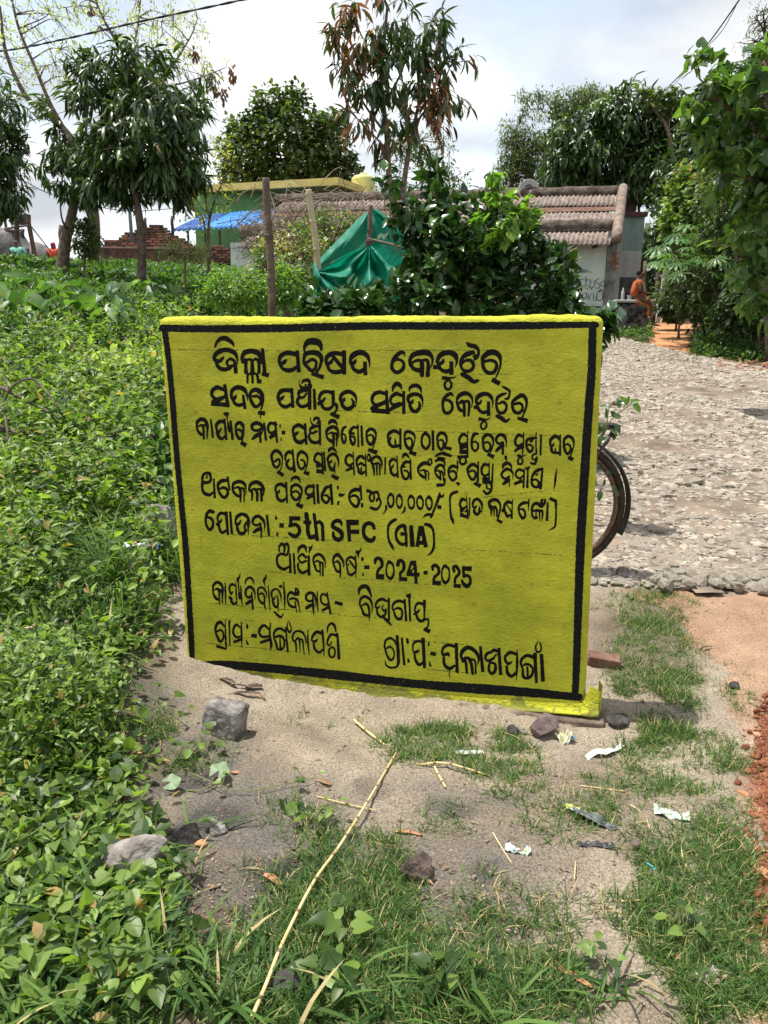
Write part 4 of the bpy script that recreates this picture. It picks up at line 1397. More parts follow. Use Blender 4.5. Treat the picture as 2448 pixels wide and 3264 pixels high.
# ---- stone-packed road: earth bed + single stones
M_STONE = pmat('pale_road_stone', (.20, .175, .14), .9, col2=(.40, .355, .29), nscale=8, bump=.6, bscale=45, coord='Object')
M_BED = pmat('road_bed_earth', (.12, .092, .068), .95, col2=(.26, .205, .155), nscale=3.5, bump=1, bscale=45, detail=8)
def road():
    xs = np.arange(min(p[0] for p in ROAD), max(p[0] for p in ROAD), .07); ys = np.arange(min(p[1] for p in ROAD), max(p[1] for p in ROAD), .07)
    X, Y = np.meshgrid(xs, ys, indexing='ij')
    Z = gz(X, Y) + .018 + (fbm(X, Y, 7, 3, 15) - .5) * .02
    V = np.stack([X, Y, Z], -1).reshape(-1, 3)
    jj = (fbm(X, Y, 2, 3, 16) - .5) * .35
    ok = in_poly(X + jj, Y + jj, ROAD)
    ny = len(ys); i = np.arange(len(xs) - 1)[:, None] * ny + np.arange(ny - 1)[None]
    Fc = np.stack([i, i + ny, i + ny + 1, i + 1], -1).reshape(-1, 4)
    okf = ok.reshape(-1)[Fc].all(1); Fc = Fc[okf]
    used = np.unique(Fc); remap = -np.ones(len(V), int); remap[used] = np.arange(len(used))
    o = obj_np('road', V[used], remap[Fc], M_BED, None, True); tag(o, kind='structure')
    return o
road_o = road()
def stones():
    rg = np.random.default_rng(3)
    T = [rock_np((1, .8, .42), 40 + k, 2, 9, .16) for k in range(6)]; T1 = [rock_np((1, .8, .42), 60 + k, 1, 5, .16) for k in range(6)]
    ms = [mesh_np('stone', v, f, M_STONE) for v, f in T]
    xs = [p[0] for p in ROAD]; ys = [p[1] for p in ROAD]
    pts = []
    n = 64000
    x = rg.uniform(min(xs), max(xs), n); y = min(ys) + (max(ys) - min(ys)) * rg.random(n) ** 1.35
    ok = in_poly(x, y, ROAD) & (fbm(x, y, 1.1, 3, 18) + rg.uniform(-.12, .12, n) > .30) & (x > .14 * y)
    x, y = x[ok], y[ok]
    s = rg.lognormal(-3.85, .50, len(x)) * (1 + .03 * y)
    s = np.clip(s, .009, .085)
    # large stones set along the near edge
    e, _ = Gv(np.linspace(2085, 2700, 48) + rg.uniform(-10, 10, 48), 1870 + rg.uniform(-26, 22, 48) + np.linspace(0, 20, 48))
    x = np.concatenate([x, e[:, 0]]); y = np.concatenate([y, e[:, 1]]); s = np.concatenate([s, rg.uniform(.035, .062, 48)])
    nb = len(x) - 48
    z = gz(x, y) + .018
    ang = rg.uniform(0, 6.28, len(x)); tilt = rg.normal(0, .16, len(x)); tilt2 = rg.normal(0, .16, len(x))
    big = np.argsort(-(s / np.hypot(x, y)))
    px, py = proj(np.stack([x, y, z], 1)); vis = (px > 0) & (px < 2460) & (py < 1960)
    big = [i for i in big if vis[i]]
    edge = [i for i in range(nb, len(x)) if vis[i]]
    rest = [i for i in big if i < nb][: 300 - len(edge)]
    chosen = set(edge + rest)
    from mathutils import Euler
    groups = {k: [] for k in range(6)}
    for i in range(len(x)):
        k = i % 6; e_ = i >= nb
        zz = z[i] + (s[i] * .22 if e_ else rg.uniform(-.30, .02) * s[i])
        Mx = Euler((tilt[i], tilt2[i], ang[i])).to_matrix()
        sc = Vector((s[i], s[i], s[i] * (1.7 if e_ else 1.0)))
        if i in chosen:
            o = bpy.data.objects.new('stone', ms[k]); o.matrix_basis = Matrix.LocRotScale(Vector((x[i], y[i], zz)), Mx.to_quaternion(), sc)
            link(o, road_o)
        else: groups[k].append((x[i], y[i], zz, Mx, sc))
    parts = []
    for k, L in groups.items():
        if not L: continue
        pos = np.array([l[:3] for l in L]); rot = np.array([np.array(l[3]) for l in L]); sc = np.array([l[4][:] for l in L])
        parts.append(scat(T1[k], pos, rot, sc, np.zeros(len(L))))
    V, Fc, t = join(parts)
    o = obj_np('small_stones', V, Fc, M_STONE, None); o.parent = road_o; tag(o, kind='stuff')
stones()

# ---- loose grit and clods lying on the soil
M_GRIT = pmat('soil_grit', (.22, .165, .12), .95, col2=(.46, .38, .30), nscale=14, coord='Object')
M_CLOD = pmat('red_clods', (.15, .05, .025), .95, col2=(.27, .11, .055), nscale=12, bump=.5, bscale=60)
def scatter_px(n, cx, cy, rx, ry, seed):
    rg = np.random.default_rng(seed); a = rg.uniform(0, 6.283, n); r = rg.random(n) ** .8
    p, ok = Gv(cx + rx * r * np.cos(a), cy + ry * r * np.sin(a)); return p[ok]
def grit():
    rg = np.random.default_rng(9)
    px = rg.uniform(0, 2448, 9000); py = rg.uniform(1900, 3264, 9000)
    p, ok = Gv(px, py); keep = ok & (fbm(p[:, 0], p[:, 1], 3, 3, 20) > .42); p = p[keep]
    s = rg.lognormal(-6.1, .5, len(p)); s = np.clip(s, .001, .010)
    T = rock_np((1, .8, .6), 5, 1, 4)
    d = rdirs(len(p)); rot = frames(d, rdirs(len(p)))
    p[:, 2] += s * .3
    V, Fc, t = scat(T, p, rot, s, np.zeros(len(p)))
    tag(obj_np('soil_grit', V, Fc, M_GRIT), 'fine loose grit and pebbles strewn over the bare soil in front of the notice board', 'grit', kind='stuff')
    q = rg.uniform([150, 2150], [2448, 3264], (5200, 2)); p, ok = Gv(q[:, 0], q[:, 1]); p = p[ok & (fbm(p[:, 0], p[:, 1], 4, 3, 23) > .45)]
    d = rdirs(len(p), -.15, .15); p[:, 2] += .003
    V, Fc, t = scat(leaf_t([.16], .3, .2), p, frames(d, rdirs(len(p), .4, 1)), rg.lognormal(-4.6, .45, len(p)), np.zeros(len(p)))
    tag(obj_np('plant_debris', V, Fc, pmat('brown_plant_debris', (.07, .045, .03), .9, col2=(.34, .24, .14), nscale=30)), 'tiny bits of dead leaf and straw lying all over the sandy ground', 'debris', kind='stuff')
    # red clods along the right edge
    q = np.concatenate([scatter_px(1500, 2470, 2480, 80, 200, 31), scatter_px(1100, 2480, 2800, 75, 190, 33), scatter_px(260, 2400, 2600, 60, 330, 34), scatter_px(500, 2450, 2330, 50, 120, 32)])
    s = np.clip(rg.lognormal(-5.5, .6, len(q)), .0018, .014)
    T = rock_np((1, .85, .75), 6, 2, 5, .14)
    q[:, 2] += s * .4
    V, Fc, t = scat(T, q, frames(rdirs(len(q)), rdirs(len(q))), s, np.zeros(len(q)))
    tag(obj_np('red_soil_heap', V, Fc, M_CLOD), 'crumbly brick-red soil clods heaped at the right edge of the ground', 'soil heap', kind='stuff')
    # far verge rubble
    e, _ = Gv(rg.uniform(2280, 2600, 260), 1165 + rg.uniform(-14, 22, 260) + 0)
    s = np.clip(rg.lognormal(-3.6, .4, len(e)), .015, .08); e[:, 2] += s * .3
    V, Fc, t = scat(T, e, frames(rdirs(len(e)), rdirs(len(e))), s, np.zeros(len(e)))
    tag(obj_np('verge_clods', V, Fc, pmat('verge_clods_earth', (.20, .10, .06), .95, col2=(.34, .2, .13), nscale=9)), 'reddish brown clods turned up along the far verge of the stone road', 'soil clods', kind='stuff')
grit()
# ================================================================== VEGETATION
M_GRASS = leafmat('grass_blade', (.018, .052, .012), (.11, .195, .045), .55, .28, spec=.22, dead=(.42, .34, .17))
M_WEED = leafmat('weed_leaf', (.016, .046, .010), (.22, .33, .06), .45, .34, dead=(.34, .23, .09))
M_COVER = leafmat('low_cover_leaf', (.018, .055, .012), (.095, .18, .035), .42, .34)
M_PALE = leafmat('pale_weed_leaf', (.22, .28, .10), (.42, .46, .24), .5, .4)
M_STEM = pmat('green_stem', (.12, .17, .05), .7, col2=(.20, .20, .08), nscale=20)
M_BARK = pmat('grey_brown_bark', (.075, .055, .042), .9, col2=(.16, .125, .095), nscale=14, bump=.9, bscale=40)
M_BARKD = pmat('dark_bark', (.035, .026, .020), .9, col2=(.085, .065, .05), nscale=12, bump=.9, bscale=35)
M_TWIG = pmat('brown_twig', (.11, .075, .05), .85, col2=(.2, .15, .11), nscale=10)
BL = [blade_t(.030, .55), blade_t(.022, .9), blade_t(.04, .3)]
BLW = [blade_t(.045, .8, 4), blade_t(.035, .5, 4)]

def px_sample(n, poly_or_ell, seed):
    rg = np.random.default_rng(seed)
    out = []
    tot = sum(e[2] * e[3] * e[4] for e in poly_or_ell)
    for cx, cy, rx, ry, w in poly_or_ell:
        k = int(n * rx * ry * w / tot)
        a = rg.uniform(0, 6.283, k); r = np.sqrt(rg.random(k)) * (1 + rg.normal(0, .12, k))
        out.append(np.stack([cx + rx * r * np.cos(a), cy + ry * r * np.sin(a)], 1))
    q = np.concatenate(out)
    p, ok = Gv(q[:, 0], q[:, 1])
    return p[ok]
def off_wall(p, m=.03):
    """drop points that fall inside the notice slab or its footing"""
    r = p - np.array(S0)[None]; s = r @ np.array(SN); u = r @ np.array(SU)
    return p[~((s > -.17) & (s < .06 + m) & (u < .12) & (u > -1.6))]
def tufts(p, nb, T, hmin, hmax, seed, spread=.02, lean=.8, tint=(.0, .85), dead=.06, wscale=1.0):
    rg = np.random.default_rng(seed)
    n = len(p); P_ = np.repeat(p, nb, 0); N = len(P_)
    P_ = P_ + np.concatenate([rg.normal(0, spread, (N, 2)), np.zeros((N, 1))], 1)
    P_[:, 2] = gz(P_[:, 0], P_[:, 1]) - .006
    a = rg.uniform(0, 6.283, N); L = rg.uniform(hmin, hmax, N) * np.repeat(rg.uniform(.6, 1.25, n), nb)
    tl = rg.uniform(0, lean, N)
    up = np.stack([np.cos(a) * np.sin(tl), np.sin(a) * np.sin(tl), np.cos(tl)], 1)
    side = np.stack([np.cos(a), np.sin(a), np.zeros(N)], 1)
    x = norm(side - up * (side * up).sum(1, keepdims=True)); y = np.cross(up, x)
    rot = np.stack([x, y, up], 2)
    t = rg.uniform(tint[0], tint[1], N); t[rg.random(N) < dead] = 1.0
    parts = []
    for k, tm in enumerate(T):
        m_ = np.arange(N) % len(T) == k
        sc = np.stack([L[m_], L[m_] * wscale, L[m_]], 1)
        parts.append(scat(tm, P_[m_], rot[m_], sc, t[m_]))
    return join(parts)

# ---- fine running grass of the foreground
GR = [(1430, 2380, 220, 75, 2.2), (1600, 2430, 140, 60, 1.2), (1120, 2850, 190, 260, 1), (1000, 3110, 480, 150, .9), (1750, 3150, 700, 120, .7),
      (2230, 2940, 230, 330, .8), (2150, 2430, 210, 120, .8), (2080, 2120, 150, 150, 2.0), (2120, 2270, 120, 110, 1.8), (2060, 1940, 150, 70, 1.3), (2330, 2650, 90, 260, .7),
      (1950, 2560, 200, 90, .45), (1500, 2620, 380, 120, .16), (1800, 2800, 380, 190, .20), (1350, 2980, 260, 130, .22),
      (460, 2310, 120, 60, .8), (250, 2700, 280, 330, .55), (350, 3120, 420, 160, .9), (600, 2420, 150, 60, .4), (780, 2600, 260, 70, .4),
      (2000, 2300, 120, 60, .6), (1150, 3180, 700, 100, 1), (860, 2900, 260, 140, .5), (1000, 2280, 300, 50, .06), (2350, 2200, 60, 100, .3), (1650, 2500, 100, 50, .4)]
p = off_wall(px_sample(14000, GR, 1)); px0, py0 = proj(p); p = p[fbm(p[:, 0], p[:, 1], 5.5, 3, 24) + RNG.uniform(-.06, .06, len(p)) > .50 - .13 * ((px0 > 1950) & (py0 < 2420)) - .08 * (py0 < 2450)]
V, Fc, t = tufts(p, 12, BL, .014, .052, 2, .014, 1.15, dead=.10)
tag(obj_np('running_grass', V, Fc, M_GRASS, attr=t), 'short wiry green grass creeping in patches over the sandy soil before the notice board', 'grass', kind='stuff')
GB = [(120, 2650, 300, 350, 1), (300, 3120, 500, 180, 1.2), (900, 3180, 500, 120, .8), (1600, 3200, 500, 80, .7), (560, 2700, 120, 120, .25), (150, 2250, 200, 150, .5)]
p = px_sample(330, GB, 3)
V, Fc, t = tufts(p, 5, BLW, .05, .14, 4, .02, 1.1, dead=.04)
tag(obj_np('broad_grass', V, Fc, M_GRASS, attr=t), 'coarse broad-bladed grass leaning in clumps along the bottom left foreground', 'grass', kind='stuff')
# long sedge clump left of the board
p = px_sample(42, [(470, 1790, 60, 30, 1), (560, 1830, 40, 30, .6), (380, 1850, 60, 40, .5)], 5)
V, Fc, t = tufts(p, 26, [blade_t(.012, .8, 4), blade_t(.010, 1.0, 4)], .16, .36, 6, .02, .9, tint=(.2, .9), dead=.05)
tag(obj_np('sedge_clump', V, Fc, M_GRASS, attr=t), 'long thin arching sedge leaves in a clump beside the left edge of the notice board', 'grass', kind='stuff')
# wiry grass through the left slope
p = off_wall(px_sample(2200, [(250, 1400, 330, 350, 1), (200, 1900, 260, 300, .6), (450, 1250, 150, 150, .8), (2240, 1160, 130, 20, .4), (2030, 1060, 60, 20, 1), (2350, 1110, 130, 40, 1.2)], 7))
V, Fc, t = tufts(p, 6, BL, .07, .20, 8, .03, .8, dead=.05)
tag(obj_np('slope_grass', V, Fc, M_GRASS, attr=t), 'thin green grass growing among the weeds on the slope', 'grass', kind='stuff')

def leafy(p, hts, nl, T, size, seed, tint=(0, .85), up=.35, spread=.5, dead=.0, droop=.0):
    """small plants: leaves set in pairs round short stems"""
    rg = np.random.default_rng(seed)
    n = len(p); N = n * nl
    base = np.repeat(p, nl, 0); h = np.repeat(hts, nl) * rg.random(N) ** .6
    a = rg.uniform(0, 6.283, N); el = rg.normal(up, .5, N) - droop
    d = np.stack([np.cos(a) * np.cos(el), np.sin(a) * np.cos(el), np.sin(el)], 1)
    s = size if np.ndim(size) == 0 else np.repeat(size, nl)
    L = s * rg.uniform(.55, 1.35, N)
    base[:, 2] += h
    lean = np.repeat(rg.normal(0, .25, (n, 2)), nl, 0)
    base[:, :2] += lean * h[:, None] + rg.normal(0, 1, (N, 2)) * (L * spread)[:, None]
    nr = norm(np.stack([rg.normal(0, .5, N), rg.normal(0, .5, N), np.ones(N)], 1))
    t = np.clip(rg.uniform(tint[0], tint[1], N) + np.repeat(rg.normal(0, .12, n), nl), 0, .85)
    t[rg.random(N) < dead] = 1
    parts = []
    Ts = T if isinstance(T, list) else [T]
    for k, tm in enumerate(Ts):
        m_ = np.arange(N) % len(Ts) == k
        parts.append(scat(tm, base[m_], frames(d, nr)[m_], L[m_], t[m_]))
    return join(parts)
# left slope weeds: sampled evenly over the slope as the photo shows it
def slope_cover():
    rg = np.random.default_rng(12)
    L = [(60, 1300, 200, 420, 1), (250, 1150, 330, 260, 1), (430, 1480, 150, 300, .8), (200, 1800, 260, 300, 1), (120, 2200, 230, 300, 1), (480, 1050, 160, 130, 1), (330, 1650, 240, 200, .9)]
    p = off_wall(px_sample(5200, L, 13))
    dist = np.hypot(p[:, 0], p[:, 1])
    hts = rg.uniform(.05, .26, len(p)) * np.clip(.5 + dist / 8, .5, 1.3) * (.15 + 2.6 * fbm(p[:, 0], p[:, 1], 1.6, 3, 3) ** 2)
    size = np.clip(.017 + .0052 * dist, .025, .085)
    V, Fc, t = leafy(p, hts, 9, [L_OVAL, L_SMALL2, leaf_t([.13, .1], .2, .3)], size, 14, dead=.02)
    t = np.clip(t + (np.repeat(fbm(p[:, 0], p[:, 1], .8, 3, 27), len(V) // len(p))[:len(V)] - .5) * 0, 0, 1)
    tag(obj_np('slope_weeds', V, Fc, M_WEED, attr=t), 'dense bright green leafy weeds covering the slope left of the notice board', 'weeds', kind='stuff')
    # crest and far cover (behind the board too)
    L = [(200, 960, 330, 80, 1), (600, 950, 300, 75, 1), (820, 975, 200, 60, .9), (60, 900, 150, 50, .5), (420, 900, 260, 45, .9), (150, 1080, 200, 60, .8)]
    p = px_sample(4200, L, 15)
    dist = np.hypot(p[:, 0], p[:, 1])
    hts = rg.uniform(.08, .30, len(p))
    p = p[p[:, 1] < 30]; hts = hts[:len(p)]; dist = dist[:len(p)]
    V, Fc, t = leafy(p, hts, 12, [L_OVAL, L_SMALL2], np.clip(.0068 * dist, .04, .12), 16)
    tag(obj_np('crest_cover', V, Fc, M_COVER, attr=t), 'thick darker green ground cover along the top of the left slope', 'ground cover', kind='stuff')
    # all ground between that the photo hides behind the board and shrubs
    n = 7500; x = np.concatenate([rg.uniform(-14, 1.0, 5200), rg.uniform(-1.6, 1.0, 2300)]); y = np.concatenate([rg.uniform(3.6, 26, 5200), rg.uniform(4.3, 9, 2300)])
    p = np.stack([x, y, gz(x, y)], 1)
    V, Fc, t = leafy(p, rg.uniform(.05, .3, n), 9, [L_OVAL, L_SMALL2], np.full(n, .085), 17)
    tag(obj_np('back_cover', V, Fc, M_COVER, attr=t), 'green ground cover spreading between the slope and the far houses', 'ground cover', kind='stuff')
    # taller mixed weeds crowding the slope and the board's left side
    p = off_wall(px_sample(520, [(440, 1560, 90, 250, 1), (480, 1900, 60, 120, .6), (200, 1500, 240, 260, .8), (300, 1250, 280, 120, .6), (90, 1900, 140, 200, .8)], 30))
    V, Fc, t = leafy(p, rg.uniform(.18, .42, len(p)), 14, [L_OVAL, L_CITRUS, leaf_t([.13, .1], .2, .3)], np.clip(.022 + .0075 * p[:, 1], .03, .09), 31, dead=.03, up=.3)
    tag(obj_np('tall_weeds', V, Fc, M_WEED, attr=t), 'taller broad-leaved weeds standing above the low growth left of the notice board', 'weeds', kind='stuff')
    # pale mosaic-leaved creeper
    p = px_sample(110, [(420, 1200, 110, 30, 1), (330, 1215, 90, 25, 1), (230, 1230, 60, 20, .5), (480, 1175, 40, 20, .8)], 18)
    V, Fc, t = leafy(p, rg.uniform(.1, .2, len(p)), 6, [L_ROUND], np.full(len(p), .085), 19, up=.5)
    tag(obj_np('pale_creeper', V, Fc, M_PALE, attr=t), 'pale yellow-green mottled creeper leaves spread across the middle of the left slope', 'creeper', kind='stuff')
    # low round-leaved plants near the camera, left
    p = off_wall(px_sample(430, [(150, 2550, 330, 330, 1), (250, 2980, 330, 230, .8), (120, 2200, 280, 200, .8), (430, 2020, 160, 150, .6), (1020, 2620, 160, 60, .1)], 20))
    V, Fc, t = leafy(p, rg.uniform(.015, .07, len(p)), 8, [L_OVAL, L_ROUND, L_SMALL2], np.full(len(p), .040), 21, up=.2, spread=.7, dead=.05)
    tag(obj_np('foreground_weeds', V, Fc, M_WEED, attr=t), 'low leafy weeds matting the ground at the lower left', 'weeds', kind='stuff')
    # right bank
    p = px_sample(1500, [(2350, 1110, 170, 45, 1), (2050, 1070, 80, 26, .8), (2300, 1060, 110, 30, .6), (2480, 1080, 120, 80, .7), (1990, 1050, 50, 26, .8)], 22)
    p = p[~in_poly(p[:, 0], p[:, 1], PATH) & ~in_poly(p[:, 0], p[:, 1], ROAD)]
    V, Fc, t = leafy(p, rg.uniform(.04, .22, len(p)), 10, [L_OVAL, L_SMALL2], np.full(len(p), .075), 23)
    tag(obj_np('bank_cover', V, Fc, M_COVER, attr=t), 'green creeping cover on the bank beyond the stone road', 'ground cover', kind='stuff')
slope_cover()

# ---------------------------------------------------------------- single leaves as parts
_leafmesh = {}
def leaf_mesh(T, key, mat, t):
    k = (key, mat.name, round(t, 2))
    if k not in _leafmesh:
        _leafmesh[k] = mesh_np('leaf', T[0], T[1], mat, True, attr=np.full(len(T[0]), t))
    return _leafmesh[k]
def add_leaves(root, T, key, mat, pos, rot, size, tint, nind, stuffname='foliage'):
    """the nind leaves that show largest become parts, the rest one joined part"""
    d = np.linalg.norm(pos - np.array(CAM)[None], axis=1)
    px, py = proj(pos)
    score = size / d * ((px > -20) & (px < 2470) & (py > -20)) * (.75 + .5 * np.random.default_rng(len(pos)).random(len(pos)))
    order = np.argsort(-score); ind = order[:nind]; rest = order[nind:]
    base = np.array(root.location)
    for i in ind:
        tq = min(int(tint[i] * 6) / 6 + .08, 1.0)
        o = bpy.data.objects.new('leaf', leaf_mesh(T, key, mat, tq))
        M = Matrix(rot[i].tolist()).to_4x4(); M = Matrix.Translation(Vector(pos[i] - base)) @ M @ Matrix.Scale(float(size[i]), 4)
        o.matrix_basis = M; link(o, root)
    if len(rest):
        V, Fc, t = scat(T, pos[rest], rot[rest], size[rest], tint[rest])
        o = obj_np(stuffname, V, Fc, mat, root, True, attr=t); tag(o, kind='stuff')

def smooth_path(pts, n=6):
    a = np.array([list(p) for p in pts], float)
    if len(a) < 3: return [Vector(p) for p in a]
    P_ = np.vstack([2 * a[0] - a[1], a, 2 * a[-1] - a[-2]]); out = []
    for i in range(len(a) - 1):
        p0, p1, p2, p3 = P_[i:i + 4]
        for k in range(n):
            t = k / n
            out.append(.5 * ((2 * p1) + (-p0 + p2) * t + (2 * p0 - 5 * p1 + 4 * p2 - p3) * t * t + (-p0 + 3 * p1 - 3 * p2 + p3) * t ** 3))
    out.append(a[-1]); return [Vector(p) for p in out]

def tree(name, label, cat, base, limbs, blobs, ntw, T, key, mat, size, per, bark, droop=.5, spread=.35, nind=0, group=None,
         twr=(.010, .004), sub=None, tint=(0, .85), dead=0.0, seed=1, shell=.45, up=0.0, spr=None, twname='twigs', limb_wob=.0, gap=0.0, subr=.02):
    rg = np.random.default_rng(seed)
    root = thing(name, label, cat, base, 0, group)
    nodes = []
    for k, (path, r0, r1) in enumerate(limbs):
        pts = smooth_path(path)
        if limb_wob:
            pts = [p + Vector(rg.normal(0, limb_wob, 3)) * (1 if 0 < i < len(pts) - 1 else 0) for i, p in enumerate(pts)]
        rad = [r0 + (r1 - r0) * (i / (len(pts) - 1)) ** .8 for i in range(len(pts))]
        if k == 0: rad[0] *= 1.35
        MB().tube(pts, rad, 9).build('trunk' if k == 0 else 'limb', bark, root, True, world=True)
        nodes += [(p, r) for p, r in zip(pts, rad)][(len(pts) // 3 if k == 0 else 1):]
    # crown points
    vol = np.array([b[3] * b[4] * b[5] for b in blobs]) ** .75; cnt = np.maximum((ntw * vol / vol.sum()).astype(int), 3)
    Q = []; Cn = []
    for b, c in zip(blobs, cnt):
        ctr = np.array(P(b[0], b[1], b[2])); d = rdirs2(rg, c); r = shell + (1 - shell) * rg.random(c) ** .5
        q = ctr[None] + d * r[:, None] * np.array([b[3], b[5], b[4]])[None]
        Q.append(q); Cn.append(np.repeat(ctr[None], c, 0))
    Q = np.concatenate(Q); Cn = np.concatenate(Cn)
    if gap > 0:
        g_ = fbm(Q[:, 0] * 1.3 + Q[:, 1] * .7, Q[:, 2] * 1.3, 1.2, 2, seed) > gap
        Q, Cn = Q[g_], Cn[g_]
    NP = np.array([n[0][:] for n in nodes])
    nsub = sub or max(4, len(Q) // 14)
    si = rg.choice(len(Q), min(nsub, len(Q)), replace=False)
    mb = MB(); subn = [n for n in NP]
    for i in si:
        e = Cn[i] * .35 + Q[i] * .65
        dd = np.linalg.norm(NP - e[None], axis=1) + np.maximum(0, NP[:, 2] - e[2]) * 1.2
        s = NP[dd.argmin()]
        mid = (s + e) / 2 + rg.normal(0, .08, 3) * np.linalg.norm(e - s) + np.array([0, 0, .06 * np.linalg.norm(e - s)])
        pts = smooth_path([s, mid, e], 3)
        mb.tube(pts, [subr * (1 - .65 * k / (len(pts) - 1)) for k in range(len(pts))], 5, False)
        subn += [np.array(p[:]) for p in pts[2:]]
    SP = np.array(subn)
    tdir = np.zeros_like(Q)
    for i, q in enumerate(Q):
        dd = np.linalg.norm(SP - q[None], axis=1); s = SP[dd.argmin()]
        L_ = np.linalg.norm(q - s)
        tdir[i] = (q - s) / max(L_, 1e-6)
        mid = (s + q) / 2 + rg.normal(0, .07, 3) * L_
        mb.tube([s, mid, q], [twr[0], (twr[0] + twr[1]) / 2, twr[1]], 3, False)
    tw = mb.build(twname, bark, root, True, world=True); tag(tw, kind='stuff')
    # leaves
    N = len(Q) * per; src = np.repeat(np.arange(len(Q)), per)
    out = norm(Q - Cn)[src]
    d = norm(tdir[src] * .4 + out * .35 + rdirs2(rg, N) * .8 + np.array([0, 0, up - droop])[None])
    sz = size * rg.uniform(.6, 1.3, N)
    pos = Q[src] + norm(rdirs2(rg, N)) * (rg.random(N)[:, None] ** .5) * (spr if spr else size * spread) - tdir[src] * (rg.random(N)[:, None] * size * .6)
    nr = norm(rdirs2(rg, N) * .55 + np.array([0, 0, 1.0])[None] + out * .3)
    cl = rg.normal(0, .13, len(Q))[src]
    t = np.clip(rg.uniform(tint[0], tint[1], N) * .75 + .1 + cl, 0, .85)
    if dead:
        dz = (fbm(Q[:, 0] * 2 + 5, Q[:, 2] * 2, 1, 2, seed + 3)[src] + rg.uniform(-.25, .25, N)) > (1 - dead)
        t[dz] = 1.0
    add_leaves(root, T, key, mat, pos, frames(d, nr), sz, t, nind)
    return root
def rdirs2(rg, n):
    v = rg.normal(size=(n, 3)); return v / np.linalg.norm(v, axis=1, keepdims=True)

M_LMANGO = leafmat('mango_leaf', (.010, .028, .007), (.080, .145, .028), .36, .17, spec=.5, dead=(.23, .10, .04))
M_LCIT = leafmat('citrus_leaf', (.010, .033, .010), (.055, .125, .024), .24, .14, spec=.6)
M_LYOUNG = leafmat('young_leaf', (.07, .16, .025), (.18, .30, .045), .4, .4)
M_LSPARSE = leafmat('sparse_yellow_leaf', (.16, .20, .04), (.40, .42, .12), .5, .45)
M_LDARK = leafmat('dark_tree_leaf', (.012, .030, .010), (.055, .10, .024), .42, .22)
M_LOLIVE = leafmat('olive_tree_leaf', (.022, .046, .013), (.11, .16, .042), .45, .3)
M_LTEAK = leafmat('large_teak_leaf', (.025, .07, .016), (.14, .24, .05), .36, .34, spec=.5)
M_LVINE = leafmat('vine_leaf', (.045, .10, .02), (.17, .24, .06), .4, .3, dead=(.33, .26, .14))
M_LPALM = leafmat('papaya_leaf', (.035, .10, .025), (.10, .21, .055), .4, .32)

def B(px, py, Y): return P(px, py, Y)
# 1 leaning mango, far left group
gb = G(395, 872); Y1 = 12.6
def onground(px, Y):
    """ground point at distance Y under column px"""
    z0 = 0.0
    for _ in range(4):
        d = ray(px, 1000); x = d.x / d.y * Y
    return Vector((x, Y, float(gz(x, Y))))
tb = onground(196, Y1)
tree('mango_tree', 'leaning dark mango tree whose thick trunk tilts right, left of the brick wall', 'tree', tb,
     [([tb - Vector((0, 0, .2)), B(205, 790, Y1), B(222, 715, Y1), B(244, 627, Y1), B(288, 520, Y1 + .2), B(330, 400, Y1 + .2)], .11, .04),
      ([B(244, 627, Y1), B(230, 540, Y1), B(200, 420, Y1)], .06, .025),
      ([B(250, 600, Y1), B(330, 520, Y1 - .3), B(400, 400, Y1 - .3)], .05, .02),
      ([B(215, 740, Y1), B(196, 690, Y1 - .3), B(190, 610, Y1 - .3)], .02, .008)],
     [(400, 310, Y1, .95, .8, .9), (260, 430, Y1, .6, .6, .7), (330, 560, Y1 - .2, .75, .5, .6), (220, 540, Y1, .45, .6, .5), (520, 300, Y1 + .3, .9, .6, .8), (430, 200, Y1, .7, .35, .5), (250, 300, Y1, .6, .55, .6), (350, 560, Y1, .5, .25, .4)],
     235, L_MANGO, 'mango', M_LMANGO, .205, 18, M_BARK, droop=.55, nind=300, seed=41, spr=.13, shell=.45, gap=.36)
# 2 upright mango
Y2 = 12.0; tb = onground(448, Y2)
tree('mango_tree', 'straight slim-trunked mango tree standing in front of the stepped brick wall', 'tree', tb,
     [([tb - Vector((0, 0, .2)), B(452, 780, Y2), B(437, 650, Y2), B(425, 560, Y2), B(430, 470, Y2), B(450, 370, Y2)], .075, .03),
      ([B(425, 570, Y2), B(500, 490, Y2), B(560, 400, Y2)], .045, .02),
      ([B(425, 590, Y2), B(350, 490, Y2 + .3), B(310, 430, Y2 + .3)], .04, .02),
      ([B(430, 600, Y2), B(520, 560, Y2 - .2), B(570, 530, Y2 - .2)], .03, .012)],
     [(540, 380, Y2, .6, .7, .8), (560, 520, Y2 - .1, .5, .55, .5), (450, 450, Y2, .75, .65, .8), (400, 540, Y2, .6, .4, .5), (590, 470, Y2, .35, .5, .4), (540, 590, Y2, .35, .25, .35), (340, 590, Y2, .4, .22, .3), (620, 380, Y2 + .2, .3, .35, .3)],
     200, L_MANGO, 'mango', M_LMANGO, .20, 18, M_BARK, droop=.55, nind=300, seed=42, spr=.12, shell=.45, gap=.36)
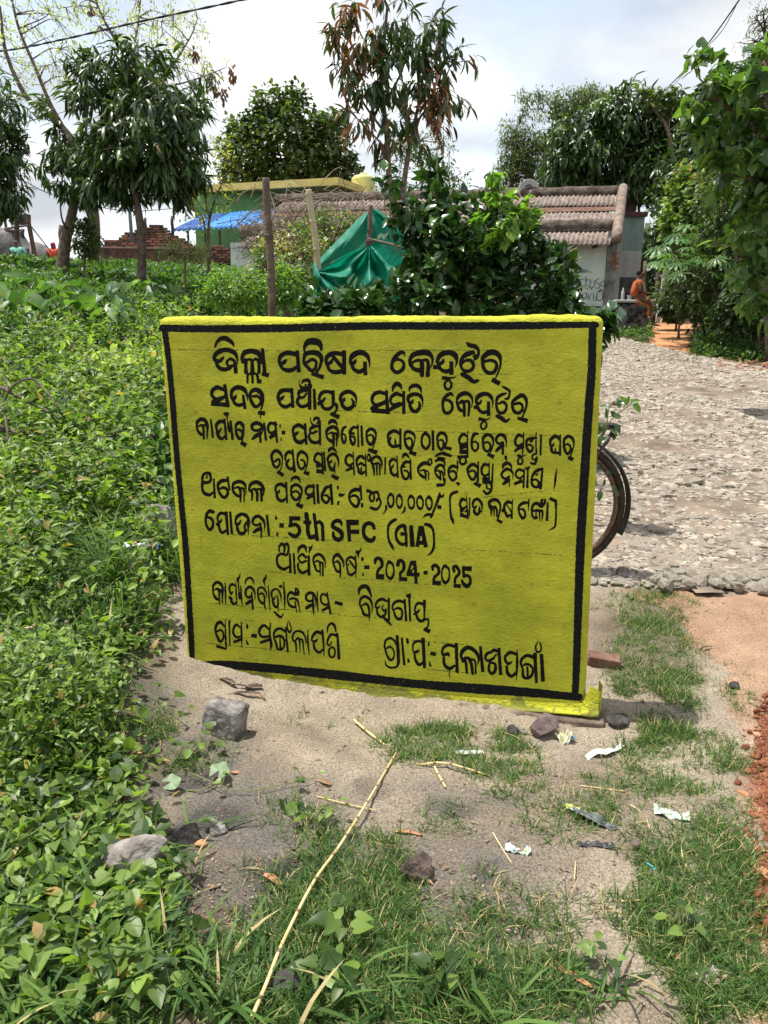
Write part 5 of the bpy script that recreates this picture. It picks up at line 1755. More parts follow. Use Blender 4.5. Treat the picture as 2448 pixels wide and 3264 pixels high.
# 3 centre young mango with browning leaves
Y3 = 10.5; tb = onground(1262, Y3)
tree('mango_tree', 'tall young mango tree with browning hanging leaves rising behind the shrub', 'tree', tb,
     [([tb - Vector((0, 0, .1)), B(1262, 720, Y3), B(1240, 560, Y3), B(1232, 420, Y3), B(1215, 260, Y3), B(1225, 120, Y3), B(1235, 20, Y3)], .055, .016),
      ([B(1280, 640, Y3 + .1), B(1300, 500, Y3), B(1320, 400, Y3), B(1345, 270, Y3), B(1350, 150, Y3)], .04, .010),
      ([B(1232, 430, Y3), B(1160, 330, Y3), B(1110, 230, Y3 - .1), B(1070, 130, Y3 - .1)], .018, .007),
      ([B(1320, 400, Y3), B(1400, 290, Y3), B(1440, 200, Y3)], .018, .007),
      ([B(1228, 330, Y3), B(1290, 200, Y3 + .2), B(1300, 60, Y3 + .2)], .018, .007),
      ([B(1225, 240, Y3), B(1165, 140, Y3), B(1120, 40, Y3)], .015, .006),
      ([B(1236, 480, Y3), B(1180, 420, Y3 - .1), B(1110, 350, Y3 - .1)], .015, .006)],
     [(1230, 50, Y3, .42, .45, .4), (1130, 100, Y3, .40, .26, .35), (1060, 120, Y3, .13, .22, .2), (1110, 260, Y3, .25, .28, .25), (1170, 180, Y3, .4, .4, .4), (1390, 110, Y3, .38, .35, .35), (1460, 190, Y3, .28, .18, .22),
      (1320, 250, Y3, .5, .5, .4), (1430, 300, Y3, .28, .26, .25), (1270, 340, Y3, .45, .35, .35), (1350, 400, Y3, .38, .26, .3), (1140, 370, Y3, .3, .22, .25), (1240, 220, Y3, .5, .45, .4), (1250, 480, Y3, .3, .18, .2), (1210, 430, Y3, .25, .2, .2)],
     185, L_MANGO, 'mango', M_LMANGO, .18, 10, M_TWIG, droop=.8, nind=300, seed=43, spr=.09, shell=.3, dead=.30, twr=(.007, .003), subr=.012)
# ================================================================== MORE TREES AND PLANTS
# 4 sparse yellow-leaved tree behind the mangoes
Y4 = 16.0; tb = onground(300, Y4)
tree('sparse_tree', 'tall bare-branched tree with thin yellowish leaves spreading behind the mango trees at upper left', 'tree', tb,
     [([tb - Vector((0, 0, .2)), B(300, 700, Y4), B(270, 560, Y4), B(230, 450, Y4), B(160, 370, Y4), B(85, 310, Y4), B(20, 170, Y4), B(0, 20, Y4)], .13, .02),
      ([B(215, 430, Y4), B(160, 330, Y4), B(110, 210, Y4), B(60, 90, Y4), B(30, -40, Y4)], .045, .02),
      ([B(250, 500, Y4), B(330, 380, Y4), B(390, 200, Y4), B(330, 60, Y4), B(290, -30, Y4)], .06, .015),
      ([B(370, 270, Y4), B(430, 130, Y4), B(450, -20, Y4)], .03, .012),
      ([B(380, 330, Y4), B(520, 240, Y4), B(600, 130, Y4), B(630, 60, Y4)], .03, .008),
      ([B(420, 300, Y4), B(600, 260, Y4), B(720, 215, Y4)], .022, .007),
      ([B(85, 310, Y4), B(30, 290, Y4), B(-60, 240, Y4)], .03, .012)],
     [(120, 60, Y4, 1.2, .6, 1), (330, 60, Y4, 1.1, .6, 1), (520, 90, Y4, 1.0, .55, .9), (30, 200, Y4, .7, .7, .8), (620, 190, Y4, .7, .45, .6), (590, 290, Y4, .7, .35, .6), (200, 230, Y4, .8, .6, .7), (640, 240, Y4, .5, .3, .4), (30, 420, Y4, .5, .4, .4), (430, 30, Y4, 1.2, .3, .8)],
     460, L_SMALL2, 'small', M_LSPARSE, .062, 7, M_TWIG, droop=.2, nind=120, seed=44, spr=.13, shell=.1, twr=(.007, .003), subr=.014)
# 5 dark tree cut by the left edge
Y5 = 14.0; tb = onground(-110, Y5)
tree('dark_leaved_tree', 'dark drooping-leaved tree cut off by the left edge of the view', 'tree', tb,
     [([tb - Vector((0, 0, .2)), B(-90, 760, Y5), B(-70, 600, Y5), B(-80, 420, Y5)], .2, .06)],
     [(-50, 330, Y5, .7, .5, .8), (-70, 480, Y5, .85, .6, .9), (-20, 590, Y5, .6, .5, .7), (10, 640, Y5, .45, .35, .5), (-100, 620, Y5, .8, .6, .8), (30, 500, Y5, .3, .5, .4)],
     260, L_MANGO, 'mango', M_LMANGO, .19, 16, M_BARKD, droop=.5, nind=80, seed=45, spr=.14, shell=.2)
# 6 thin sapling before the green house
Y6 = 13.0; tb = onground(668, Y6)
tree('sapling', 'thin nearly bare sapling standing in front of the blue awning', 'tree', tb,
     [([tb - Vector((0, 0, .1)), B(664, 760, Y6), B(672, 680, Y6), B(700, 600, Y6), B(735, 520, Y6)], .032, .008),
      ([B(668, 700, Y6), B(650, 620, Y6), B(640, 540, Y6)], .012, .005),
      ([B(672, 680, Y6), B(640, 660, Y6), B(610, 590, Y6)], .010, .004),
      ([B(655, 800, Y6), B(648, 700, Y6), B(600, 640, Y6)], .018, .005)],
     [(690, 470, Y6, .35, .3, .3), (620, 560, Y6, .4, .3, .3), (730, 520, Y6, .25, .25, .2), (600, 640, Y6, .3, .2, .2), (680, 600, Y6, .4, .3, .3), (640, 700, Y6, .35, .25, .3), (720, 620, Y6, .2, .3, .2)],
     150, L_SMALL2, 'small', M_LSPARSE, .055, 5, M_TWIG, droop=.3, nind=60, seed=46, spr=.10, shell=.1, twr=(.005, .002), subr=.008)
# 7 round tree behind the green house
Y7 = 44.0; tb = onground(930, Y7)
tree('round_crowned_tree', 'large round-crowned tree with a knobbly upper tuft rising behind the green house', 'tree', tb,
     [([tb, B(930, 700, Y7), B(925, 520, Y7), B(900, 400, Y7), B(890, 300, Y7)], .35, .08)],
     [(800, 480, Y7, 1.5, 1.8, 1.5), (930, 470, Y7, 2.2, 2.2, 2), (1040, 480, Y7, 1.4, 1.9, 1.4), (860, 320, Y7, 1.0, .6, 1), (940, 330, Y7, .7, .8, .8), (850, 400, Y7, 1.2, .9, 1), (1060, 400, Y7, .7, .6, .7), (1100, 530, Y7, .9, 1.2, .9), (760, 410, Y7, .6, .4, .5), (760, 560, Y7, 1.2, .8, 1.0), (960, 580, Y7, 2.6, .8, 1.5)],
     760, L_ROUND, 'round', M_LOLIVE, .25, 15, M_BARKD, droop=.25, nind=100, seed=47, spr=.45, shell=.5, tint=(0, .7), gap=.3, twr=(.03, .01), subr=.06)
# 8 lacy trees far centre
Y8 = 38.0; tb = onground(1340, Y8)
tree('lacy_tree', 'thin light lacy trees seen between the browning mango stems', 'tree', tb,
     [([tb, B(1340, 700, Y8), B(1345, 560, Y8), B(1335, 450, Y8)], .12, .04)],
     [(1300, 500, Y8, 1.1, .8, 1), (1370, 480, Y8, 1.1, 1.2, 1), (1420, 580, Y8, 1.2, .9, 1), (1260, 600, Y8, 1.1, .8, 1), (1350, 620, Y8, 2.2, .7, 1)],
     240, L_SMALL2, 'small', M_LOLIVE, .16, 12, M_TWIG, droop=.2, nind=0, seed=48, spr=.4, shell=.1, twr=(.02, .008))
# 9 feathery tree behind the tiled roof
Y9 = 33.0; tb = onground(1720, Y9)
tree('feathery_tree', 'light olive feathery tree standing behind the satellite dish', 'tree', tb,
     [([tb, B(1720, 700, Y9), B(1740, 500, Y9), B(1780, 380, Y9)], .22, .05), ([B(1725, 640, Y9), B(1660, 500, Y9), B(1640, 420, Y9)], .10, .03)],
     [(1660, 480, Y9, .9, 1.1, 1), (1740, 380, Y9, 1.1, .8, 1), (1820, 320, Y9, 1.2, .55, 1), (1900, 305, Y9, .8, .4, .8), (1640, 560, Y9, .9, .8, .9), (1700, 300, Y9, .7, .35, .6), (1750, 500, Y9, 1.5, 1.3, 1.2), (1620, 420, Y9, .4, .5, .5)],
     900, L_THIN and leaf_t([.12, .1], .2, .3), 'sliver', M_LOLIVE, .17, 16, M_TWIG, droop=.35, nind=60, seed=49, spr=.30, shell=.2, twr=(.02, .006), subr=.03, tint=(.3, .9), gap=.33)
# 10 big dark mango on the right
Y10 = 29.0; tb = onground(2010, Y10)
tree('mango_tree', 'broad dark mango tree overhanging the tiled house from behind', 'tree', tb,
     [([tb, B(2010, 750, Y10), B(2000, 580, Y10), B(1980, 450, Y10)], .3, .12), ([B(2005, 650, Y10), B(2100, 520, Y10), B(2150, 450, Y10)], .14, .05), ([B(2000, 620, Y10), B(1880, 500, Y10)], .13, .05)],
     [(1860, 440, Y10, 1.3, 1.1, 1.3), (1990, 400, Y10, 1.4, 1.2, 1.4), (2100, 420, Y10, 1.2, 1.1, 1.2), (2170, 500, Y10, .9, 1.2, 1.1), (1800, 520, Y10, .8, .9, 1), (1920, 530, Y10, 2.0, 1.0, 1.4), (2080, 560, Y10, 1.6, .9, 1.3), (2220, 430, Y10 - 1, .9, 1.0, 1.0), (2260, 540, Y10 - 1, .9, 1.0, 1.0), (1840, 590, Y10, 1.0, .5, .9), (2020, 340, Y10, .8, .5, .8)],
     680, L_MANGO, 'mango', M_LMANGO, .36, 18, M_BARKD, droop=.55, nind=160, seed=50, spr=.38, shell=.45, twr=(.03, .01), subr=.05)
# 11 rosette-leaved tree tips above the mango
Y11 = 27.0; tb = onground(2150, Y11)
tree('rosette_tree', 'sparse tree tips with whorled light leaves under the wire at upper right', 'tree', tb,
     [([tb, B(2150, 600, Y11), B(2130, 420, Y11), B(2080, 340, Y11), B(2060, 290, Y11)], .10, .02), ([B(2130, 420, Y11), B(2140, 350, Y11), B(2165, 290, Y11)], .03, .012), ([B(2130, 420, Y11), B(2190, 370, Y11), B(2210, 330, Y11)], .03, .012)],
     [(2060, 290, Y11, .25, .15, .2), (2110, 310, Y11, .35, .2, .3), (2160, 285, Y11, .3, .15, .2), (2165, 330, Y11, .3, .2, .3), (2110, 345, Y11, .4, .15, .3), (2080, 330, Y11, .3, .12, .2)],
     46, L_OVAL, 'oval', M_LOLIVE, .22, 10, M_TWIG, droop=.1, nind=60, seed=51, spr=.12, shell=.1, twr=(.016, .008), tint=(.4, .9))
# 12 right-hand background mass, tree by tree
def rtree(px, Y, blobs, label, mat, T, key, size, n, seed, name='broadleaf_tree', per=13, nind=80, **k):
    tb = onground(px + 45, Y)
    top = min(b[1] for b in blobs)
    return tree(name, label, 'tree', tb, [([tb, B(px, 800, Y), B(px + 10, (800 + top) / 2, Y), B(px, top + 60, Y)], .11, .03)], blobs, n, T, key, mat, size, per, M_BARKD, nind=nind, seed=seed, **k)
rtree(2250, 18.5, [(2210, 640, 18.5, .6, .9, .8), (2180, 700, 18.3, .5, .6, .7), (2260, 600, 18.5, .5, .5, .6), (2240, 760, 18.5, .6, .5, .6), (2170, 620, 19, .35, .4, .5)],
      'brownish creeper-smothered bushy tree between the papaya plants and the dark mango', M_LVINE, L_ROUND, 'round', .13, 330, 61, 'creeper_covered_tree', droop=.2, spr=.16, dead=.25, per=12)
rtree(2330, 22, [(2300, 480, 22, 1.3, 1.2, 1), (2400, 560, 22, 1.3, 1.3, 1), (2330, 700, 22, 1.5, 1.2, 1), (2200, 560, 23, .9, .8, .9), (2170, 700, 23, .8, 1.2, .9), (2180, 830, 22, .8, 1.0, .8), (2120, 640, 26, .6, .5, .5), (2440, 380, 22, .8, 1, .8)],
      'dark green background tree closing the gap right of the teal wall', M_LDARK, L_OVAL, 'oval', .20, 520, 62, droop=.2, spr=.3)
rtree(2390, 15, [(2350, 650, 15, .8, .8, .7), (2300, 720, 15, .5, .5, .5), (2430, 750, 15, .8, .9, .7), (2360, 850, 15, .9, .6, .7), (2250, 850, 15.5, .6, .5, .5), (2480, 600, 15, .7, .8, .7), (2180, 930, 16, .6, .35, .5), (2300, 950, 15, .7, .3, .5)],
      'mid-green small-leaved tree behind the large-leaved branches at the right', M_LOLIVE, L_OVAL, 'oval', .10, 640, 63, droop=.25, spr=.15, tint=(.0, .8))
rtree(2300, 20, [(2260, 300, 20, .35, .25, .3), (2225, 330, 20, .25, .3, .3), (2310, 280, 20, .4, .4, .4), (2290, 380, 20, .5, .5, .4), (2370, 330, 20, .6, .6, .5), (2420, 230, 20, .5, .4, .4), (2340, 450, 20, .6, .5, .5)],
      'dark round-leaved tree top against the sky beside the right wire', M_LDARK, L_ROUND, 'round', .16, 190, 64, droop=.35, spr=.2)
# lacy bamboo-like sprays in the top right corner
rtree(2440, 13, [(2440, 60, 13, .3, .2, .3), (2420, 150, 13, .35, .25, .3), (2400, 240, 13, .3, .25, .3), (2440, 330, 13, .35, .4, .3)],
      'wispy fine-leaved tree hanging into the top right corner', M_LOLIVE, leaf_t([.1], .2, .3), 'wisp', .07, 220, 65, 'wispy_tree', droop=.5, spr=.12, per=8, nind=40)
# 13 near large-leaved tree on the right
Y13 = 8.6; tb = onground(2560, Y13)
tree('large_leaved_tree', 'near tree with big glossy heart-shaped leaves spilling in from the right edge', 'tree', tb,
     [([tb, B(2560, 900, Y13), B(2550, 600, Y13), B(2500, 350, Y13), B(2440, 200, Y13)], .09, .02),
      ([B(2555, 750, Y13), B(2450, 600, Y13), B(2350, 560, Y13), B(2290, 560, Y13)], .03, .008),
      ([B(2555, 820, Y13), B(2450, 800, Y13), B(2330, 830, Y13)], .03, .008),
      ([B(2550, 600, Y13), B(2420, 420, Y13), B(2300, 330, Y13), B(2230, 250, Y13)], .03, .008)],
     [(2330, 220, Y13, .32, .18, .3), (2260, 300, Y13, .22, .3, .3), (2400, 300, Y13, .35, .35, .35), (2300, 420, Y13, .25, .3, .3), (2250, 400, Y13, .12, .2, .2), (2420, 480, Y13, .3, .4, .35), (2340, 560, Y13, .25, .3, .3), (2420, 660, Y13, .3, .35, .35), (2360, 740, Y13, .22, .35, .3), (2440, 820, Y13, .3, .35, .35), (2380, 900, Y13, .28, .25, .3), (2430, 980, Y13, .3, .2, .3), (2290, 500, Y13, .15, .12, .2), (2460, 150, Y13, .25, .3, .3), (2240, 190, Y13, .1, .1, .1), (2500, 560, Y13, .3, .9, .4)],
     175, L_HEART, 'heart', M_LTEAK, .125, 8, M_TWIG, droop=.55, nind=300, seed=66, spr=.13, shell=.3, twr=(.008, .004), subr=.012, tint=(.0, .7))
# 14 papaya-leaved plants
def palmate():
    V = []; Fc = []
    for k, a in enumerate(np.linspace(-2.2, 2.2, 9)):
        L = 1 - .18 * abs(a) / 2.2; o = len(V)
        ca, sa = math.cos(a), math.sin(a)
        for r_, w in ((0, 0), (.4, -.05), (.4, .05), (.72, -.11), (.72, .11), (1.0, 0)):
            V.append((r_ * L * ca - w * sa, r_ * L * sa + w * ca, -.28 * r_ * r_ + (.03 if w else 0)))
        Fc += [(o, o + 1, o + 2), (o + 1, o + 3, o + 4), (o + 1, o + 4, o + 2), (o + 3, o + 5, o + 4)]
    return np.array(V), np.array(Fc)
PALM = palmate()
def papaya(px, pyt, Y, n, size, label, seed):
    rg = np.random.default_rng(seed); b = onground(px + 115, Y + .8); root = thing('papaya_plant', label, 'plant', b, 0, 'papaya-leaved plants on the right bank')
    top = B(px, pyt, Y)
    MB().tube(smooth_path([b - Vector((0, 0, .1)), (b + top) / 2 + Vector((.05, 0, 0)), top]), .022, 7).build('stem', M_BARKD, root, True, world=True)
    for k in range(n):
        a = rg.uniform(0, 6.28); el = rg.uniform(.0, .9); d = Vector((math.cos(a) * math.cos(el), math.sin(a) * math.cos(el), math.sin(el)))
        s = top - Vector((0, 0, rg.uniform(0, .25))); e = s + d * rg.uniform(.25, .5) + Vector((0, 0, -.02))
        MB().tube([s, (s + e) / 2 + Vector((0, 0, .05)), e], .006, 4).build('leaf_stalk', M_STEM, root, True, world=True)
        dd = np.array([[d.x, d.y, -.15]]); nr = np.array([[rg.normal(0, .3), -.45 + rg.normal(0, .2), 1]])
        o = bpy.data.objects.new('leaf', leaf_mesh(PALM, 'palm', M_LPALM, rg.choice([.2, .5, .8])))
        M = Matrix(frames(dd, nr)[0].tolist()).to_4x4()
        o.matrix_basis = Matrix.Translation(e - Vector(b)) @ M @ Matrix.Scale(size * rg.uniform(.8, 1.2), 4); link(o, root)
papaya(2155, 800, 15.5, 10, .28, 'papaya-like plant with star-shaped leaves standing above the pale stone post', 71)
papaya(2235, 745, 16.0, 10, .28, 'papaya-like plant whose star-shaped leaves rise highest, below the brownish creeper', 72)
papaya(2245, 850, 14.5, 9, .27, 'small papaya-like plant leaning over the diagonal stick on the right', 73)
papaya(2130, 835, 17.0, 7, .26, 'papaya-like plant half hidden behind the pale concrete post', 74)

# 15 undergrowth bushes on the right bank
def bush(name, label, px, py, Y, rx, rz, n, T, key, mat, size, seed, nind=60, group=None, **k):
    b = onground(px, Y); c = B(px, py, Y)
    return tree(name, label, 'bush', b, [([b, (b + c) / 2, c], .03, .012)], [(px, py, Y, rx, rz, rx * .8), (px - rx * .5 * F_PX / Y, py + rz * .35 * F_PX / Y, Y, rx * .6, rz * .6, rx * .5), (px + rx * .5 * F_PX / Y, py + rz * .3 * F_PX / Y, Y, rx * .6, rz * .6, rx * .5)], n, T, key, mat, size, 11, M_TWIG, nind=nind, seed=seed, group=group, twr=(.006, .003), subr=.01, **k)
bush('bush', 'dark leafy bush at the foot of the right bank beside the orange path', 2170, 950, 17.5, .5, .4, 120, L_OVAL, 'oval', M_LDARK, .12, 81, droop=.2, spr=.14)
bush('bush', 'shaded bush behind the pale stone post', 2160, 930, 19.5, .5, .7, 130, L_ROUND, 'round', M_LDARK, .13, 82, droop=.2, spr=.14)
bush('bush', 'dim leafy bush under the large-leaved branches', 2300, 950, 16.0, .9, .6, 240, L_OVAL, 'oval', M_LDARK, .10, 83, droop=.2, spr=.14)
bush('bush', 'broad dark bush low on the bank at the right edge', 2430, 960, 14.0, .8, .6, 240, L_ROUND, 'round', M_LDARK, .10, 84, droop=.2, spr=.14)

# 16 the glossy shrub behind the notice board
YS = 6.4; tb = onground(1480, YS)
tree('citrus_shrub', 'large glossy dark-leaved citrus shrub filling the space right behind the notice board', 'shrub', tb,
     [([tb, B(1470, 1000, YS), B(1450, 850, YS), B(1400, 700, YS), B(1395, 560, YS), B(1392, 480, YS)], .022, .006),
      ([B(1470, 1010, YS), B(1350, 880, YS), B(1260, 780, YS), B(1240, 600, YS)], .016, .005),
      ([B(1480, 1020, YS), B(1600, 880, YS), B(1560, 640, YS), B(1545, 560, YS)], .016, .005),
      ([B(1500, 1020, YS), B(1700, 900, YS), B(1790, 820, YS), B(1840, 790, YS)], .016, .005),
      ([B(1450, 1030, YS), B(1250, 960, YS), B(1120, 940, YS)], .014, .005)],
     [(1390, 860, YS, .26, .26, .4), (1460, 820, YS, .38, .34, .45), (1600, 850, YS, .40, .34, .45), (1730, 890, YS, .27, .28, .4), (1420, 960, YS, .5, .25, .5), (1650, 960, YS, .5, .25, .5), (1290, 960, YS, .24, .20, .3), (1790, 970, YS, .15, .18, .3),
      (1390, 700, YS, .16, .3, .2), (1395, 560, YS, .09, .28, .1), (1262, 660, YS, .07, .2, .1), (1240, 570, YS, .06, .14, .1), (1560, 730, YS, .22, .22, .25), (1530, 640, YS, .10, .2, .12), (1690, 760, YS, .14, .12, .2), (1780, 800, YS, .08, .08, .1), (1340, 780, YS, .09, .16, .15), (1480, 720, YS, .15, .18, .2), (1130, 960, YS - .3, .26, .10, .25), (1330, 700, YS, .16, .16, .2), (1460, 660, YS, .12, .12, .15), (1650, 730, YS, .14, .12, .2), (1400, 780, YS, .25, .2, .3)],
     380, L_CITRUS, 'citrus', M_LCIT, .108, 12, M_STEM, droop=.05, nind=300, seed=67, spr=.085, shell=.35, twr=(.005, .003), subr=.009, up=.25)
# bright young vine climbing in it
tree('climbing_vine', 'bright lime-green young vine climbing through the top of the glossy shrub', 'vine', onground(1600, YS - .3),
     [([B(1610, 800, YS - .4), B(1600, 780, YS - .45), B(1640, 700, YS - .45), B(1590, 620, YS - .4), B(1560, 545, YS - .35)], .006, .003),
      ([B(1600, 780, YS - .45), B(1530, 700, YS - .45)], .004, .002)],
     [(1570, 570, YS - .4, .07, .05, .08), (1700, 700, YS - .4, .05, .05, .05), (1560, 780, YS - .4, .04, .06, .05), (1600, 630, YS - .4, .10, .07, .1), (1650, 660, YS - .4, .08, .08, .1), (1620, 720, YS - .45, .08, .10, .1), (1590, 760, YS - .45, .06, .08, .1), (1530, 700, YS - .45, .05, .05, .08)],
     58, L_HEART, 'heart', M_LYOUNG, .062, 5, M_STEM, droop=.3, nind=200, seed=68, spr=.05, shell=.1, twr=(.003, .002), subr=.004)
# low shrub before the net
bush('citrus_shrub', 'low glossy shrub in front of the green net just above the notice board edge', 1090, 985, 5.6, .26, .12, 60, L_CITRUS, 'citrus', M_LCIT, .10, 85, nind=140, droop=-.1, spr=.08, tint=(.3, .85))
bush('citrus_shrub', 'small leafy plant at the notice board\'s upper right corner', 1905, 1030, 4.6, .10, .10, 16, L_CITRUS, 'citrus', M_LCIT, .10, 86, nind=80, droop=0, spr=.06, tint=(.3, .85))
# creeper mass and thicket behind the net
bush('thicket', 'olive creeper thicket between the wooden post and the green net', 930, 850, 10.5, .55, .5, 300, L_SMALL2, 'small', M_LVINE, .065, 87, nind=60, droop=.2, spr=.12, dead=.3)
bush('thicket', 'brown-green brush heaped over the low end of the old roof, under the green house', 930, 765, 13.0, .40, .26, 180, L_SMALL2, 'small', M_LVINE, .07, 93, nind=40, droop=.2, spr=.12, dead=.5)
bush('thicket', 'tangled olive creeper mass heaped against the broken roof end', 1060, 760, 12.0, .6, .4, 260, L_SMALL2, 'small', M_LVINE, .07, 88, nind=40, droop=.2, spr=.12, dead=.35)
# 19 feathery light-green shrub left of the wooden post
bush('feathery_shrub', 'bright feathery light-green shrub just left of the wooden post', 760, 920, 8.6, .42, .20, 210, leaf_t([.16, .12], .2, .3), 'sliver', M_LYOUNG, .060, 89, nind=120, droop=.1, spr=.10)
bush('feathery_shrub', 'small feathery green shrub right of the wooden post', 905, 905, 8.4, .18, .22, 110, leaf_t([.16, .12], .2, .3), 'sliver', M_LYOUNG, .060, 90, nind=60, droop=.1, spr=.09)
bush('weedy_shrub', 'upright weedy shrub between the leaning mango trunk and the brick wall', 272, 760, 12.6, .22, .30, 90, L_SMALL2, 'small', M_LOLIVE, .075, 91, nind=60, droop=.1, spr=.10, tint=(.3, .9))
bush('weedy_shrub', 'dry pale seeding weeds before the low brick wall', 590, 800, 12.0, .4, .16, 150, leaf_t([.1], .2, .3), 'wisp', M_PALE, .045, 92, nind=0, droop=-.3, spr=.10, tint=(0, .5))

# dry twig tangle on the broken roof end
def tangle(name, label, cx, cy, Y, rx, ry, n, r, seed, mat, L=(.3, .9)):
    rg = np.random.default_rng(seed); mb = MB()
    b = onground(cx, Y); root = thing(name, label, 'twigs', b)
    for _ in range(n):
        c = B(cx + rg.normal(0, rx * .45), cy + rg.normal(0, ry * .45), Y + rg.normal(0, .35))
        d = Vector(rdirs2(rg, 1)[0]); d.z = abs(d.z) * .6; l = rg.uniform(*L)
        pts = [c - d * l / 2, c + Vector(rg.normal(0, .1, 3)) + Vector((0, 0, .08)), c + d * l / 2 + Vector((0, 0, -.1 * l))]
        mb.tube(smooth_path(pts, 3), [r, r, r * .8, r * .7, r * .6, r * .5, r * .4][:len(smooth_path(pts, 3))], 3, False)
    tag(mb.build('twigs', mat, root, True, world=True), kind='stuff')
M_DRY = pmat('dry_twig', (.14, .105, .075), .9, col2=(.32, .26, .20), nscale=9)
tangle('dry_brush_heap', 'heap of pale dry twigs tangled over the broken roof end', 1020, 690, 12.5, 230, 90, 300, .007, 5, M_DRY)
tangle('dry_brush_heap', 'brown dry brush lying below the blue awning by the old wall', 880, 760, 12.8, 130, 60, 170, .007, 6, M_DRY)

# 20 taro plants along the crest
def taro_leaf():
    return outline_leaf([(-.22, .10), (-.30, .22), (-.12, .34), (.15, .38), (.45, .31), (.75, .16)], .25, .35)
TARO = taro_leaf()
def taro(px, Y, n, size, h, label, seed):
    rg = np.random.default_rng(seed); b = onground(px, Y)
    root = thing('taro_plant', label, 'plant', b, 0, 'taro plants along the crest of the slope')
    for k in range(n):
        a = rg.uniform(0, 6.28); tip = Vector(b) + Vector((math.cos(a) * .22 * h * 2, math.sin(a) * .15, h * rg.uniform(.7, 1.15)))
        MB().tube(smooth_path([Vector(b), Vector(b).lerp(tip, .5) + Vector((0, 0, .05)), tip], 3), .010, 5).build('leaf_stalk', M_STEM, root, True, world=True)
        d = np.array([[math.cos(a) * .9, math.sin(a) * .5 - .4, rg.normal(-.6, .5)]]); nr = np.array([[math.cos(a) * .6 + rg.normal(0, .4), rg.normal(-.1, .5), 1.0]])
        o = bpy.data.objects.new('leaf', leaf_mesh(TARO, 'taro', M_LTARO, rg.choice([.15, .45, .75])))
        M = Matrix(frames(d, nr)[0].tolist()).to_4x4()
        o.matrix_basis = Matrix.Translation(tip - Vector(b)) @ M @ Matrix.Scale(size * rg.uniform(.75, 1.2), 4); link(o, root)
M_LTARO = leafmat('taro_leaf', (.03, .085, .022), (.12, .22, .05), .4, .35)
tl = [(20, 9.0, 'nearest the left edge'), (75, 9.5, 'second from the left edge'), (130, 10, 'third from the left, below the person in turquoise'), (185, 9.4, 'below the gap left of the leaning trunk'),
      (240, 10.2, 'just left of the leaning trunk\'s foot'), (300, 9.6, 'below the leaning trunk\'s foot'), (345, 9.2, 'right of the leaning trunk\'s foot'), (55, 8.4, 'lower row, far left'), (215, 8.6, 'lower row, under the leaning mango'),
      (405, 10.4, 'between the two mango trunks'), (480, 11.2, 'at the foot of the straight mango'), (545, 11.4, 'before the stepped brick wall'), (365, 8.5, 'lower row, near the middle of the crest'), (150, 8.8, 'lower row, second from left')]
for i, (px, Y, w) in enumerate(tl):
    taro(px, Y, 7, .22, .36, 'taro plant with drooping arrow-shaped leaves, ' + w, 100 + i)

# foreground creepers: heart-shaped leaves on runners, leaves as parts
def creeper(pts_px, nleaf, size, label, seed, mat=None, T=None, key='heart', name='creeping_vine', h=.03):
    rg = np.random.default_rng(seed); g, ok = Gv([a for a, b in pts_px], [b for a, b in pts_px])
    path = smooth_path([Vector(q) + Vector((0, 0, .018)) for q in g], 6)
    b = path[0].copy(); root = thing(name, label, 'creeper', b, 0, 'heart-leaved creepers in the foreground')
    for p in path: p.z = float(gz(p.x, p.y)) + .02
    MB().tube(path, .0016, 4, False).build('runner', M_STEM, root, True, world=True)
    st = MB()
    for k in range(nleaf):
        i = rg.integers(0, len(path)); p = path[i]; a = rg.uniform(0, 6.28)
        tip = p + Vector((math.cos(a) * .025, math.sin(a) * .025, h * rg.uniform(.4, 1.4)))
        st.tube([p, tip], .0011, 3, False)
        d = np.array([[math.cos(a), math.sin(a), rg.normal(0, .15)]]); nr = np.array([[rg.normal(0, .35), -.25 + rg.normal(0, .35), 1]])
        o = bpy.data.objects.new('leaf', leaf_mesh(*((T, key) if T else [(L_HEART, 'heart'), (L_OVAL, 'oval'), (L_ROUND, 'round')][rg.choice(3, p=[.55, .2, .25])]), mat or M_WEED, rg.choice([.1, .25, .4, .6])))
        M = Matrix(frames(d, nr)[0].tolist()).to_4x4()
        o.matrix_basis = Matrix.Translation(tip - b) @ M @ Matrix.Scale(size * rg.uniform(.6, 1.25), 4); link(o, root)
    tag(st.build('leaf_stalks', M_STEM, root, False, world=True), kind='stuff')
